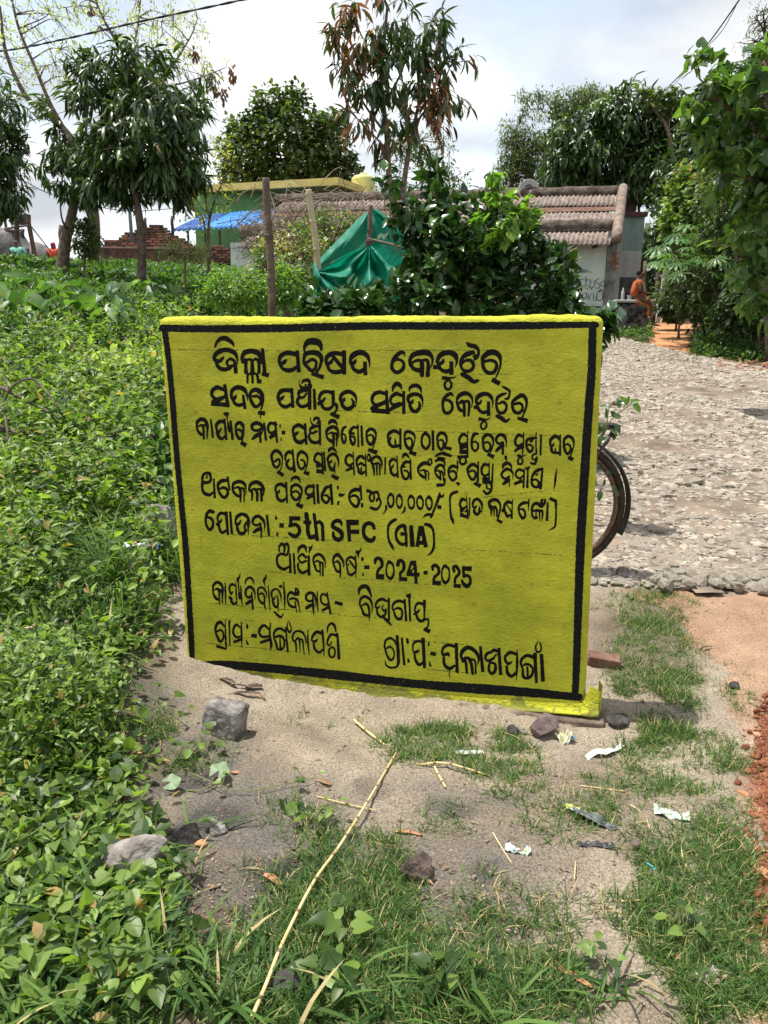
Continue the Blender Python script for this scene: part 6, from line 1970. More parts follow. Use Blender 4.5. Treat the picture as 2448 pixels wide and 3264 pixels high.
CR = [([(440, 2400), (560, 2440), (700, 2380)], 14, .034, 'creeper running right past the grey ash patch beside the silvery gourd leaves'),
      ([(600, 2480), (760, 2540), (900, 2520), (1010, 2500)], 12, .022, 'thin creeper trailing furthest right across the bare sand'),
      ([(350, 2640), (520, 2680), (640, 2640)], 11, .036, 'creeper crossing above the half-buried grey stone'),
      ([(30, 2600), (120, 2560), (250, 2540)], 14, .040, 'creeper among coarse grass left of the half-buried grey stone'),
      ([(0, 2720), (120, 2740), (240, 2700)], 14, .042, 'creeper at the left edge below the grey stone'),
      ([(60, 2860), (160, 2880), (300, 2850)], 15, .044, 'large-leaved creeper near the lower left corner, upper strand'),
      ([(120, 2960), (250, 3000), (400, 2980)], 16, .046, 'large-leaved creeper near the lower left corner, lower strand'),
      ([(20, 3060), (120, 3100), (220, 3060)], 12, .042, 'creeper in the lower left corner grass'),
      ([(350, 2900), (440, 2880), (520, 2920)], 11, .036, 'creeper climbing out of the grass right of the lower left patch'),
      ([(380, 3160), (480, 3200), (560, 3180)], 9, .040, 'creeper at the bottom edge left of the bamboo stick'),
      ([(540, 2760), (560, 2830), (520, 2880)], 9, .030, 'creeper just right of the half-buried grey stone'),
      ([(30, 2300), (140, 2330), (260, 2290)], 14, .036, 'creeper at the left edge level with the grey block'),
      ([(120, 2420), (260, 2440), (380, 2400)], 14, .036, 'creeper left of the ash patch'),
      ([(380, 2190), (480, 2230), (600, 2320)], 11, .030, 'creeper beside the grey block, reaching onto the sand'),
      ([(980, 3160), (1060, 3140), (1130, 3180)], 11, .042, 'broad-leaved creeper at the bottom middle right of the bamboo stick'),
      ([(1060, 2960), (1100, 3000), (1090, 3060)], 10, .042, 'broad-leaved plant in the bottom middle grass'),
      ([(1360, 3120), (1400, 3150), (1440, 3130)], 8, .036, 'small broad-leaved plant at the bottom centre'),
      ([(960, 2610), (1040, 2620), (1080, 2600)], 9, .020, 'tiny light-green creeper beside the bamboo stick'),
      ([(20, 1900), (120, 1930), (230, 1910)], 13, .036, 'creeper in the shaded weeds left of the board, upper'),
      ([(60, 2080), (180, 2120), (290, 2060)], 13, .038, 'creeper in the shaded weeds left of the board, lower'),
      ([(330, 1990), (400, 2040), (330, 2090)], 9, .040, 'creeper with a large leaf beside the earth slope at the board'),
      ([(2140, 2980), (2200, 3000), (2270, 2990)], 9, .030, 'pale green creeper in the grass at the lower right'),
      ([(1840, 3020), (1900, 3060), (1930, 3110)], 8, .026, 'small creeper left of the lower right grass')]
for i, c in enumerate(CR): creeper(*c, 200 + i)
# two silvery gourd leaves
M_GOURD = leafmat('gourd_leaf', (.13, .21, .10), (.20, .29, .15), .5, .25)
def gourd_leaf():
    V = [(0, 0, 0)]; Fc = []
    n = 40
    for k in range(n):
        a = -2.7 + 5.4 * k / (n - 1); r = .82 + .07 * math.cos(a * 5 * .93) + .04 * math.cos(a * 23); V.append((r * math.cos(a) , r * math.sin(a), -.08 * r + .05 * math.cos(a * 4.6)))
    for k in range(1, n): Fc.append((0, k, k + 1))
    return np.array(V), np.array(Fc)
GOURD = gourd_leaf()
def gourd_vine():
    b = G(570, 2520); root = thing('gourd_vine', 'young gourd vine with two silvery veined leaves lying on the ash patch', 'vine', b)
    MB().tube([b, G(640, 2530) + Vector((0, 0, .01)), G(700, 2500) + Vector((0, 0, .01))], .002, 4).build('runner', M_STEM, root, True, world=True)
    for (px, py, s, a) in ((548, 2528, .030, .4), (700, 2490, .034, 1.2)):
        o = bpy.data.objects.new('leaf', leaf_mesh(GOURD, 'gourd', M_GOURD, .4))
        o.matrix_basis = Matrix.Translation(G(px, py) - b + Vector((0, 0, .035))) @ Matrix.Rotation(R(22), 4, 'X') @ Matrix.Rotation(a, 4, 'Z') @ Matrix.Scale(s, 4); link(o, root)
gourd_vine()
# leafy sprigs left of the board
creeper([(470, 1530), (520, 1560), (560, 1500)], 12, .085, 'broad-leaved plant pressed against the left edge of the notice board', 240, M_LPALM, L_OVAL, 'oval', 'leafy_weed', .10)
creeper([(330, 1680), (400, 1700), (440, 1640)], 10, .060, 'leafy weed in front of the pale rock by the board', 241, M_WEED, L_OVAL, 'oval', 'leafy_weed', .08)
creeper([(30, 1540), (120, 1560), (200, 1540)], 16, .060, 'tall leafy weed at the left edge below the fallen branches', 242, M_WEED, L_OVAL, 'oval', 'leafy_weed', .14)
# ================================================================== BUILDINGS AND FAR THINGS
def PZ(px, py, z):
    d = ray(px, py); t = (z - CAM.z) / d.z
    return CAM + d * t
UP = Vector((0, 0, 1))
def slab(mb, pts, th, n):
    """thin solid: polygon pts extruded by th along n"""
    n = Vector(n).normalized() * th; k = len(pts); a = [Vector(p) for p in pts]; b = [p + n for p in a]
    mb.add(a + b, [tuple(range(k)), tuple(reversed(range(k, 2 * k)))] + [(i, i + k, (i + 1) % k + k, (i + 1) % k) for i in range(k)])
    return mb
M_GWALL = pmat('green_house_paint', (.10, .24, .09), .85, col2=(.13, .29, .12), nscale=1.5, bump=.3, bscale=12)
M_GDARK = pmat('painted_opening_shade', (.010, .012, .008), .9)
M_YTRIM = pmat('yellow_trim_paint', (.62, .48, .14), .8, col2=(.72, .58, .20), nscale=2)
M_BLUE = pmat('blue_metal_sheet', (.07, .27, .62), .38, col2=(.11, .36, .72), nscale=1.2, spec=.5)
M_BLUED = pmat('dark_blue_sheet', (.04, .12, .36), .4, col2=(.06, .17, .45), nscale=1.2, spec=.5)
M_IRON = pmat('dark_iron', (.035, .033, .035), .6, col2=(.08, .06, .05), nscale=8)
M_RUST = pmat('rusty_steel', (.07, .045, .035), .8, col2=(.14, .09, .06), nscale=6, bump=.3, bscale=20)
M_MINT = pmat('weathered_mint_plaster', (.46, .55, .49), .9, col2=(.60, .65, .59), nscale=2.2, bump=.4, bscale=20, detail=9)
M_GREYP = pmat('blackened_plaster', (.10, .105, .10), .95, col2=(.27, .27, .25), nscale=3.5, bump=.7, bscale=22, detail=9)
M_TEALP = pmat('faded_teal_plaster', (.17, .31, .27), .9, col2=(.34, .38, .35), nscale=1.6, bump=.4, bscale=20, detail=9)
M_PALEP = pmat('pale_grey_plaster', (.42, .42, .41), .9, col2=(.54, .54, .52), nscale=3, bump=.3, bscale=20)
M_MORT = pmat('black_lichened_mortar', (.045, .034, .027), .95, col2=(.15, .115, .09), nscale=4.5, bump=1.0, bscale=14, detail=9)
M_MORTL = pmat('weathered_cement_coping', (.15, .115, .09), .95, col2=(.27, .21, .17), nscale=5, bump=.8, bscale=18, detail=8)
M_ASB = pmat('asbestos_cement_sheet', (.13, .10, .085), .9, col2=(.29, .235, .20), nscale=7, bump=.4, bscale=30)
M_BRICK = pmat('old_red_brick', (.20, .085, .055), .95, col2=(.32, .16, .11), nscale=7, bump=.7, bscale=30)
M_BRICKD = pmat('sooty_brick', (.055, .035, .028), .95, col2=(.14, .08, .06), nscale=4, bump=.7, bscale=30)
M_BRICKM = pmat('moss_stained_brick_core', (.035, .028, .022), .95, col2=(.09, .07, .05), nscale=3, bump=.8, bscale=18)

# ---- green house with flat yellow-edged roof and blue awning
def green_house():
    z = PZ(820, 600, 0).z
    Yb = 36.0; zt = P(820, 600, Yb).z
    A, B_, C_, D_ = PZ(547, 637, zt - .10), PZ(579, 616, zt), PZ(1077, 589, zt), PZ(1158, 616, zt)
    A.z = zt
    root = thing('green_house', 'green flat-roofed house with a yellow roof edge and a blue metal awning', 'house', (B_.x, B_.y, 3.1))
    back = [D_ + Vector((0, 4, 0)), A + Vector((0, 6, 0))]
    slab(MB(), [A, B_, C_, D_] + back, .30, UP).build('roof_slab', M_YTRIM, root, world=True)
    slab(MB(), [p + Vector((0, .04, 0)) - UP * .03 for p in [A, B_, C_, D_] + back], .028, UP).build('slab_underside', pmat('slab_soffit', (.16, .2, .08), .9), root, world=True)
    w0 = P(622, 700, Yb + 1.3); w1 = P(1035, 700, Yb + .9); w2 = P(1120, 700, Yb + 2.4)
    gz0 = 3.0
    h = zt - gz0 - .03
    def wallq(a, b, th=.25):
        a = Vector((a.x, a.y, gz0)); b = Vector((b.x, b.y, gz0))
        n = (b - a).cross(UP).normalized()
        return slab(MB(), [a, b, b + UP * h, a + UP * h], th, -n)
    wallq(w0, w1).build('front_wall', M_GWALL, root, world=True)
    wallq(w1 + Vector((.02, 1.4, 0)), w2 + Vector((1.5, 0, 0))).build('recessed_wall', pmat('painted_recess_shade', (.05, .10, .04), .9), root, world=True)  # darker copy of the wall green: shade of the recess painted in
    wallq(w1 + Vector((0, .26, 0)), w1 + Vector((.0, 1.5, 0))).build('return_wall', M_GWALL, root, world=True)
    wallq(w0 + Vector((.3, 6, 0)), w0 + Vector((.0, .26, 0))).build('side_wall', M_GWALL, root, world=True)
    # near-black panel: shade of the veranda opening under the awning, put into colour
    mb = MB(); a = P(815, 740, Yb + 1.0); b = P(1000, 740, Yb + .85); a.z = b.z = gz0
    slab(mb, [a, b, b + UP * 1.55, a + UP * 1.55], .08, (0, 1, 0)); mb.build('veranda_shade_panel', M_GDARK, root, world=True)
    # vertical door-post lines
    for px in (852, 905):
        p = P(px, 740, Yb + .75); p.z = gz0; MB().box(p + UP * .8, (.12, .1, 1.6)).build('door_post', M_GWALL, root, world=True)
    # awning: corrugated metal panels
    TL, TR, BLc, BRc = P(655, 684, 35.6), P(938, 664, 35.6), P(545, 736, 33.4), P(880, 719, 33.4)
    npan = 7
    for k in range(npan):
        s0, s1 = k / npan, (k + 1) / npan; nu, nv = 26, 3; V = []; Fc = []
        for i in range(nu + 1):
            s = s0 + (s1 - s0) * i / nu; a = TL.lerp(TR, s); b = BLc.lerp(BRc, s)
            for j in range(nv + 1):
                p = a.lerp(b, j / nv); V.append(p + UP * (.045 * math.cos(2 * math.pi * 3 * i / nu * 1.0) + .012 * (k % 2)))
        for i in range(nu):
            for j in range(nv):
                q = i * (nv + 1) + j; Fc.append((q, q + 1, q + nv + 2, q + nv + 1))
        mb = MB(); mb.add(V, Fc); o = mb.build('awning_sheet', M_BLUED if k < 2 else M_BLUE, root, True, world=True)
        sm = o.modifiers.new('thick', 'SOLIDIFY'); sm.thickness = .008
    for px, py0 in ((599, 735), (700, 735), (810, 728)):
        p = P(px, py0, 33.7); q = Vector((p.x, p.y, gz0)); MB().tube([q, p], .045, 6).build('awning_post', M_IRON, root, world=True)
    for px in (622, 630, 640, 652):
        p = P(px, 600, 37); MB().tube([Vector((p.x, p.y, zt + .2)), P(px, 540 + (px % 7) * 4, 37)], .02, 4).build('starter_bar', M_IRON, root, world=True)
    return zt
ZROOF = green_house()
def water_tank():
    c = P(1158, 612, 41.0); r = 35 / F_PX * 41; hgt = (612 - 566) / F_PX * 41 * 1.0
    root = thing('water_tank', 'pale yellow ribbed plastic water tank on the green house roof', 'water tank', c)
    prof = [(r * .98, -.15)]
    for k in range(6):
        z0 = k / 6 * hgt * .8; prof += [(r, z0), (r * 1.03, z0 + hgt * .04), (r * .97, z0 + hgt * .10)]
    prof += [(r * .98, hgt * .8), (r * .8, hgt * .95), (r * .35, hgt * 1.02)]
    m_ = pmat('pale_yellow_plastic', (.62, .60, .22), .5, col2=(.68, .66, .30), nscale=2)
    MB().lathe(prof, n=28).build('tank_body', m_, root, True)
    MB().lathe([(r * .32, hgt * 1.0), (r * .34, hgt * 1.08), (r * .28, hgt * 1.13)], n=18).build('lid', m_, root, True)
water_tank()

# ---- stepped, half-built brick wall, brick by brick
def brick_wall():
    Y = 27.0; sc = F_PX / Y
    prof = [(334, 768), (358, 768), (358, 766), (384, 758), (393, 743), (425, 741), (434, 731), (460, 726), (478, 718), (518, 718), (527, 735), (544, 743), (556, 749), (577, 756), (590, 766), (611, 777), (628, 784)]
    b = P(334, 850, Y); root = thing('brick_wall', 'weathered stepped half-built red brick wall behind the mango trunks', 'wall', b)
    T, Fc = rounded_box((.112, .055, .032), .006, .2)
    rg = np.random.default_rng(4)
    mats = [M_BRICK, M_BRICKD, M_BRICKD]; ms = [mesh_np('brick', T, Fc, m_, True) for m_ in mats]
    zb = P(480, 850, Y).z; row = .082; core = MB(); cnt = 0
    ztop = P(480, 716, Y).z; k = 0
    while zb + k * row < ztop and cnt < 300:
        zc = ztop - (k + .5) * row
        if zc < zb: break
        py = 1632 - ((zc - CAM.z) * F_PX / Y) ; # approx; solve silhouette span by projecting
        q, w = proj(np.array([[P(480, 750, Y).x, Y, zc]])); py = float(w[0])
        xs = [x for x in range(330, 632, 2) if np.interp(x, [p[0] for p in prof], [p[1] for p in prof]) <= py - 1]
        if xs:
            x0, x1 = P(xs[0], py, Y).x, P(xs[-1], py, Y).x
            vis = py < 800
            x = x0 + (.12 if k % 2 else 0)
            while x + .1 < x1 + .06 and cnt < 296 and vis:
                o = bpy.data.objects.new('brick', ms[rg.integers(0, 3)])
                o.matrix_basis = Matrix.Translation(Vector((x + .11, Y + rg.normal(0, .008), zc)) - b) @ Matrix.Rotation(rg.normal(0, .03), 4, 'Z') @ Matrix.Rotation(rg.normal(0, .012), 4, 'Y')
                link(o, root); cnt += 1; x += .238
            core.box(((x0 + x1) / 2, Y + .10, zc), (max(.05, x1 - x0 - .04), .17, row + .001))
        k += 1
    core.build('mortar_core', M_BRICKM, root, world=True)
    # lower, longer course under the steps with a pale weathered cap
    a, c = P(318, 789, Y - .35), P(640, 789, Y - .35)
    mb = MB(); mb.box(((a.x + c.x) / 2, Y - .28, (a.z + zb) / 2 - .15), (c.x - a.x, .22, a.z - zb + .25)); mb.build('plinth_wall', M_BRICKD, root, world=True)
    mb = MB(); mb.box(((a.x + c.x) / 2, Y - .29, a.z), (c.x - a.x + .06, .27, .05)); mb.build('cap_course', pmat('pale_dusty_cap', (.26, .17, .13), .9, col2=(.36, .27, .22), nscale=5), root, world=True)
brick_wall()
def low_wall():
    Y = 26.0; a, c = P(660, 782, Y), P(870, 790, Y); b = Vector((a.x, Y, 2.9)); rg = np.random.default_rng(8)
    root = thing('brick_wall', 'low crumbling brick boundary wall under the blue awning', 'wall', b)
    T, Fc = rounded_box((.108, .05, .032), .006, .2); ms = [mesh_np('brick', T, Fc, m_, True) for m_ in (M_BRICK, M_BRICKD, M_BRICK)]
    for r_ in range(7):
        x = a.x + (.12 if r_ % 2 else 0)
        while x < c.x:
            if not (r_ == 0 and rg.random() < .35):
                o = bpy.data.objects.new('brick', ms[rg.integers(0, 3)]); o.matrix_basis = Matrix.Translation(Vector((x, Y + rg.normal(0, .006), a.z - .04 - r_ * .082)) - b) @ Matrix.Rotation(rg.normal(0, .03), 4, 'Z'); link(o, root)
            x += .235
    MB().box(((a.x + c.x) / 2, Y + .10, a.z - .35), (c.x - a.x, .14, .55)).build('mortar_core', M_BRICKM, root, world=True)
low_wall()
# bare poles round the brick wall
def pole(name, label, p0, p1, Y, r, mat, cat='pole', n=8, Y1=None, gnd=True):
    a, c = P(*p0, Y), P(*p1, Y1 or Y); root_loc = a.copy()
    o = MB().tube([Vector((0, 0, 0)) - (Vector((0, 0, .3)) if gnd else Vector()), (c - a) * .33 + Vector((r * .3, 0, 0)), (c - a) * .66 - Vector((r * .2, 0, 0)), c - a], [r * 1.05, r, r * .97, r * .92], n).build(name, mat, None, True)
    o.location = root_loc; return tag(o, label, cat)
pole('steel_pole', 'thin blue-grey steel pole leaning left above the stepped brick wall', (419, 742), (398, 545), 26.3, .055, pmat('blue_grey_steel', (.16, .20, .24), .5))
pole('dark_post', 'short dark post standing on the stepped brick wall beside its highest step', (463, 735), (463, 694), 27.3, .05, M_IRON)
pole('dark_post', 'short dark post at the right end of the stepped brick wall', (549, 752), (549, 688), 27.3, .055, M_IRON)
pole('stump_post', 'broken wooden post just left of the leaning mango trunk', (196, 800), (197, 718), 12.9, .05, M_BARK)

# ---- tiled house: corrugated cement sheets held down by black mortar bands
def tiled_house():
    R0 = P(1948, 770, 21.0); R1 = P(1968, 628, 24.2)
    L1 = PZ(880, 652, R1.z)
    along = (L1 - R1); Ltot = along.length; al = along.normalized()
    up = (R1 - R0); Lup = up.length; upn = up.normalized(); nrm = al.cross(upn).normalized()
    if nrm.z < 0: nrm = -nrm
    zg = 1.75
    root = thing('tiled_house', 'low old house with corrugated cement-sheet roof, black mortar bands and weathered mint wall', 'house', (R0.x, R0.y, zg))
    def sheet(s0, s1, t0, t1, lift, nm='roof_sheet'):
        nu = int((s1 - s0) / .020); V = []; Fc = []
        for i in range(nu + 1):
            s = s0 + (s1 - s0) * i / nu
            for j, t in enumerate((t0, (t0 + t1) / 2, t1)):
                V.append(R0 + al * s + up * t + nrm * (.021 * math.cos(2 * math.pi * s / .125) + lift))
        for i in range(nu):
            for j in range(2):
                q = i * 3 + j; Fc.append((q, q + 1, q + 4, q + 3))
        mb = MB(); mb.add(V, Fc); o = mb.build(nm, M_ASB, root, True, world=True)
        sm = o.modifiers.new('thick', 'SOLIDIFY'); sm.thickness = .012
    rg = np.random.default_rng(3)
    w = 1.02; n = int(Ltot / w)
    for k in range(n):
        s0 = k * w + .02
        j = rg.uniform(-.012, .012)
        sheet(s0, s0 + w + .05, -.04 + j, .30, .0 + .008 * (k % 2))
        sheet(s0, s0 + w + .05, .20, .60 + j, .05 + .008 * (k % 2))
        sheet(s0, s0 + w + .05, .72 + j, 1.0, .10 + .008 * (k % 2))
    # purlin strip showing between the upper courses
    mb = MB(); a = R0 + up * .61 + nrm * .04; slab(mb, [a, a + al * Ltot, a + al * Ltot + up * .12, a + up * .12], .03, nrm); mb.build('purlin', pmat('brown_timber', (.10, .05, .035), .9, col2=(.17, .10, .07), nscale=5), root, world=True)
    def band(t, r, lift, mat, nm='mortar_band'):
        pts = []; rad = []
        N = 70
        for i in range(N + 1):
            s = Ltot * i / N; pts.append(R0 + al * s + up * t + nrm * lift + UP * (.03 * (vnoise(i * .7, t * 9) - .5))); rad.append(r * (.92 + .16 * vnoise(i * .9, t * 5 + 3)))
        MB().tube(pts, rad, 12).build(nm, mat, root, True, world=True)
    band(.26, .185, .07, M_MORT); band(1.02, .20, .10, M_MORT)
    # round coping down the gable end
    pts = []
    for i in range(22):
        t = -.02 + 1.10 * i / 21; pts.append(R0 - al * .13 + up * t + nrm * .16)
    k0 = pts[0] - UP * .10
    MB().tube([pts[0] - upn * .05 - UP * .12] + pts, [.12] + [.145] * 22, 12).build('gable_coping', M_MORTL, root, True, world=True)
    # front wall
    off = Vector((0, .35, 0))
    a = R0 + off; c = R0 + al * Ltot + off
    ab, cb = Vector((a.x, a.y, zg)), Vector((c.x, c.y, zg)); top = R0.z + .12
    at, ct = Vector((a.x, a.y, top)), Vector((c.x, c.y, top))
    fn = (cb - ab).cross(UP).normalized()
    if fn.y > 0: fn = -fn
    slab(MB(), [ab, cb, ct, at], .25, -fn).build('front_wall', M_MINT, root, world=True)
    # corner buttress, grey with a patch of bare brick
    e = -al
    p0 = ab + e * .02 + fn * .02
    mb = MB(); q = [p0 + al * .01, p0 + e * .24, p0 + e * .24 - fn * .3, p0 + al * .01 - fn * .3]
    slab(mb, q, top - zg + .18, UP); mb.build('corner_pier', M_GREYP, root, world=True)
    pt = P(1957, 832, (p0 + fn * .02).y - .03)
    mb = MB(); rgk = random.Random(2)
    for r_ in range(7):
        wd = (1 - abs(r_ - 3) / 4) * .30
        for j in range(max(1, int(wd / .11))):
            mb_ = MB().box((pt.x + .03 - wd / 2 + j * .115 + .05, pt.y + rgk.uniform(-.004, .004), pt.z + (r_ - 3) * .062), (.105, .05, .054)); mb_.build('brick', M_BRICK, root, world=True)
    # gable wall seen edge-on, stained plinth
    g0 = ab + e * .245; g1 = Vector((R1.x, R1.y, zg)) + e * .245
    mb = MB(); slab(mb, [g0, g1, Vector((g1.x, g1.y, R1.z + .12)), Vector((g0.x, g0.y, top))], .18, al); mb.build('gable_wall', pmat('pale_gable_plaster', (.30, .33, .28), .9, col2=(.42, .44, .38), nscale=3), root, world=True)
    slab(MB(), [ab + e * .28 + fn * .06, cb + fn * .06, cb + fn * .06 + UP * .16, ab + e * .28 + fn * .06 + UP * .16], .10, -fn).build('stained_plinth', pmat('damp_stained_plinth', (.05, .03, .025), .95, col2=(.13, .07, .05), nscale=4), root, world=True)
    for k in range(14):
        s = .35 + k * .62; p = R0 + al * s + Vector((0, .12, -.10)); MB().box(p, (.06, .5, .07)).build('rafter_end', M_IRON, root, world=True)
    # back slope so the roof is whole
    mb = MB(); bk = Vector((0, 3.4, -1.9)); slab(mb, [R1 + nrm * .2, L1 + nrm * .2, L1 + bk, R1 + bk], .04, UP); mb.build('back_slope', M_ASB, root, world=True)
    # graffiti on the wall
    wpl = ab + fn * .004; wn_ = fn
    s0_ = (wpl - CAM).dot(wn_)
    def mapf(V, out):
        V = np.asarray(V); D = np.array(_rt)[None] * ((V[:, 0:1] - 1224) / F_PX) + np.array(_up)[None] * ((1632 - V[:, 1:2]) / F_PX) + np.array(_fw)[None]
        return np.array(CAM)[None] + D * (s0_ / (D @ np.array(wn_)))[:, None]
    GRA = '''1395 1090 8 1400 1130 8 1390 1165 8
1385 1130 7 1425 1120 7 1440 1135 7 1420 1190 7 1400 1205 7 1388 1180 7 1405 1170 6
1440 1130 7 1430 1180 8 1450 1195 8 1470 1170 7 1475 1125 7
1440 1190 12 1450 1215 8
1520 1110 7 1490 1120 8 1490 1150 7 1520 1160 7 1515 1195 8 1485 1195 7
1560 1130 7 1535 1145 7 1535 1180 7 1560 1170 7 1565 1130 7 1570 1180 7
1590 1100 8 1590 1175 7
1615 1095 6 1605 1165 8
1630 1085 6 1655 1100 7 1655 1150 7 1628 1155 7 1630 1090 6
1245 1225 6 1240 1285 6
1265 1235 6 1262 1290 6 1285 1235 6 1290 1290 6 1305 1235 6 1315 1295 6
1340 1190 6 1320 1240 6 1325 1285 7 1350 1280 7 1355 1250 6 1328 1248 6
1395 1240 6 1365 1255 6 1365 1295 7 1395 1285 6 1400 1240 6 1405 1290 6
1415 1250 7 1420 1300 7 1440 1250 6 1455 1245 6
1465 1250 7 1465 1300 8 1490 1305 8 1495 1250 7
1530 1205 8 1500 1240 7 1490 1290 8 1520 1310 8 1545 1280 7 1540 1210 7 1520 1230 14
1560 1190 6 1550 1310 8 1560 1255 6 1580 1260 7 1580 1310 7
1625 1255 7 1600 1265 7 1600 1310 8 1625 1300 7 1630 1255 6 1632 1310 7'''
    st = []
    for l in GRA.split('\n'):
        a_ = np.array([float(q) for q in l.split()]).reshape(-1, 3); st.append(np.column_stack([1380 + a_[:, 0] / 2.86, 500 + a_[:, 1] / 2.86, a_[:, 2] / 2.86]))
    paint_part('graffiti', st, pmat('faded_black_spray_paint', (.06, .10, .11), .8), 0, g=.8, rough=.15, seed=5, root=root, mapf=mapf)
    return R1
RIDGE = tiled_house()

def dish():
    c = P(1686, 606, 24.6); r = 31 / F_PX * 24.6
    root = thing('satellite_dish', 'pale satellite dish with round dark d2h emblem behind the roof ridge', 'satellite dish', c)
    prof = []; V = []; Fc = []
    n = 30; rings = 5
    V.append((0, .10, 0))
    for k in range(1, rings + 1):
        rr = r * k / rings
        for j in range(n):
            a = 2 * math.pi * j / n; V.append((rr * math.cos(a), .10 * (1 - (k / rings) ** 2), rr * math.sin(a)))
    for j in range(n): Fc.append((0, 1 + j, 1 + (j + 1) % n))
    for k in range(rings - 1):
        for j in range(n):
            a = 1 + k * n + j; b = 1 + k * n + (j + 1) % n; Fc.append((a, a + n, b + n, b))
    md = pmat('pale_grey_dish', (.42, .40, .38), .6, col2=(.48, .46, .44), nscale=3)
    o = MB(); o.add(V, Fc); d = o.build('reflector', md, root, True); sm = d.modifiers.new('t', 'SOLIDIFY'); sm.thickness = .008
    mk = pmat('dark_emblem_print', (.07, .08, .09), .6)
    mb = MB(); mb.add([(0, 0, 0)] + [(.105 * math.cos(a), 0, .105 * math.sin(a)) for a in np.linspace(0, 2 * math.pi, 25)[:-1]], [(0, 1 + i, 1 + (i + 1) % 24) for i in range(24)])
    e = mb.build('emblem', mk, root); e.location = (0, .068, .075)
    def text(body, size, loc, mat, nm):
        cu = bpy.data.curves.new(nm, 'FONT'); cu.body = body; cu.size = size; cu.align_x = 'CENTER'; cu.align_y = 'CENTER'; cu.extrude = .001; cu.resolution_u = 3
        tmp = bpy.data.objects.new(nm, cu); me = bpy.data.meshes.new_from_object(tmp); bpy.data.objects.remove(tmp)
        ob = bpy.data.objects.new(nm, me); me.materials.clear(); me.materials.append(mat); link(ob, root); ob.location = loc; ob.rotation_euler = (R(90), 0, 0)
    text('d2h', .11, (0, .060, .075), md, 'emblem_lettering'); text('VIDEOCON', .105, (0, .050, -.055), mk, 'brand_lettering')
    MB().tube([(0, .1, 0), (0, .25, -.2), (0, .25, -.9)], .02, 6).build('mast', M_IRON, root)
    MB().tube([(0, .05, -r * .9), (0, -.28, -.10)], .010, 5).build('feed_arm', M_IRON, root)
    MB().box((0, -.30, -.08), (.07, .09, .07)).build('feed_horn', md, root)
dish()
def teal_wall():
    Y = 25.5; a = P(1978, 690, Y); b = P(2056, 690, Y); zg = 1.9
    root = thing('teal_wall', 'tall faded teal plaster wall with a maroon cap behind the seated woman', 'wall', (a.x, Y, zg))
    z1 = P(2000, 689, Y).z; zm = P(2000, 884, Y).z
    MB().box(((a.x + b.x) / 2, Y + .15, (z1 + zm) / 2 + .0), (b.x - a.x, .3, z1 - zm)).build('upper_wall', M_TEALP, root, world=True)
    MB().box(((a.x + b.x) / 2, Y + .14, (zm + zg) / 2 - .002), (b.x - a.x + .02, .32, zm - zg)).build('dark_dado', pmat('dark_dado_plaster', (.06, .065, .06), .9, col2=(.13, .13, .12), nscale=4), root, world=True)
    zp = P(2000, 800, Y).z
    MB().box(((a.x + b.x) / 2, Y - .004, (zp + zm) / 2), (b.x - a.x - .03, .012, zp - zm)).build('pale_patch', M_PALEP, root, world=True)
    MB().box(((a.x + b.x) / 2 + .01, Y + .13, z1 + .06), (b.x - a.x + .10, .42, .13)).build('maroon_cap', pmat('maroon_cap_paint', (.09, .03, .035), .8, col2=(.13, .06, .06), nscale=4), root, world=True)
    c = P(2067, 713, Y - .1); MB().box(c, (.2, .06, .045)).build('tube_lamp', pmat('white_tube_casing', (.8, .82, .6), .5), root, world=True)
teal_wall()
# far boundary greenery wood behind everything on the right and centre
def far_wood():
    rg = np.random.default_rng(77)
    n = 26000; x = rg.uniform(-2, 60, n); y = rg.uniform(50, 62, n); h = rg.random(n) ** .7 * (4.0 + 2.5 * fbm(x, y * 0, .22, 3, 6)) * np.clip((x + 3) / 6, .25, 1)
    p = np.stack([x, y, 3.0 + h], 1)
    V, Fc, t = scat(L_ROUND, p, frames(rdirs(n), rdirs(n, .1, 1)), rg.uniform(.3, .6, n), rg.uniform(0, .7, n))
    tag(obj_np('far_wood', V, Fc, M_LDARK, attr=t), 'dark far wood closing the view behind the houses', 'wood', kind='stuff')
far_wood()

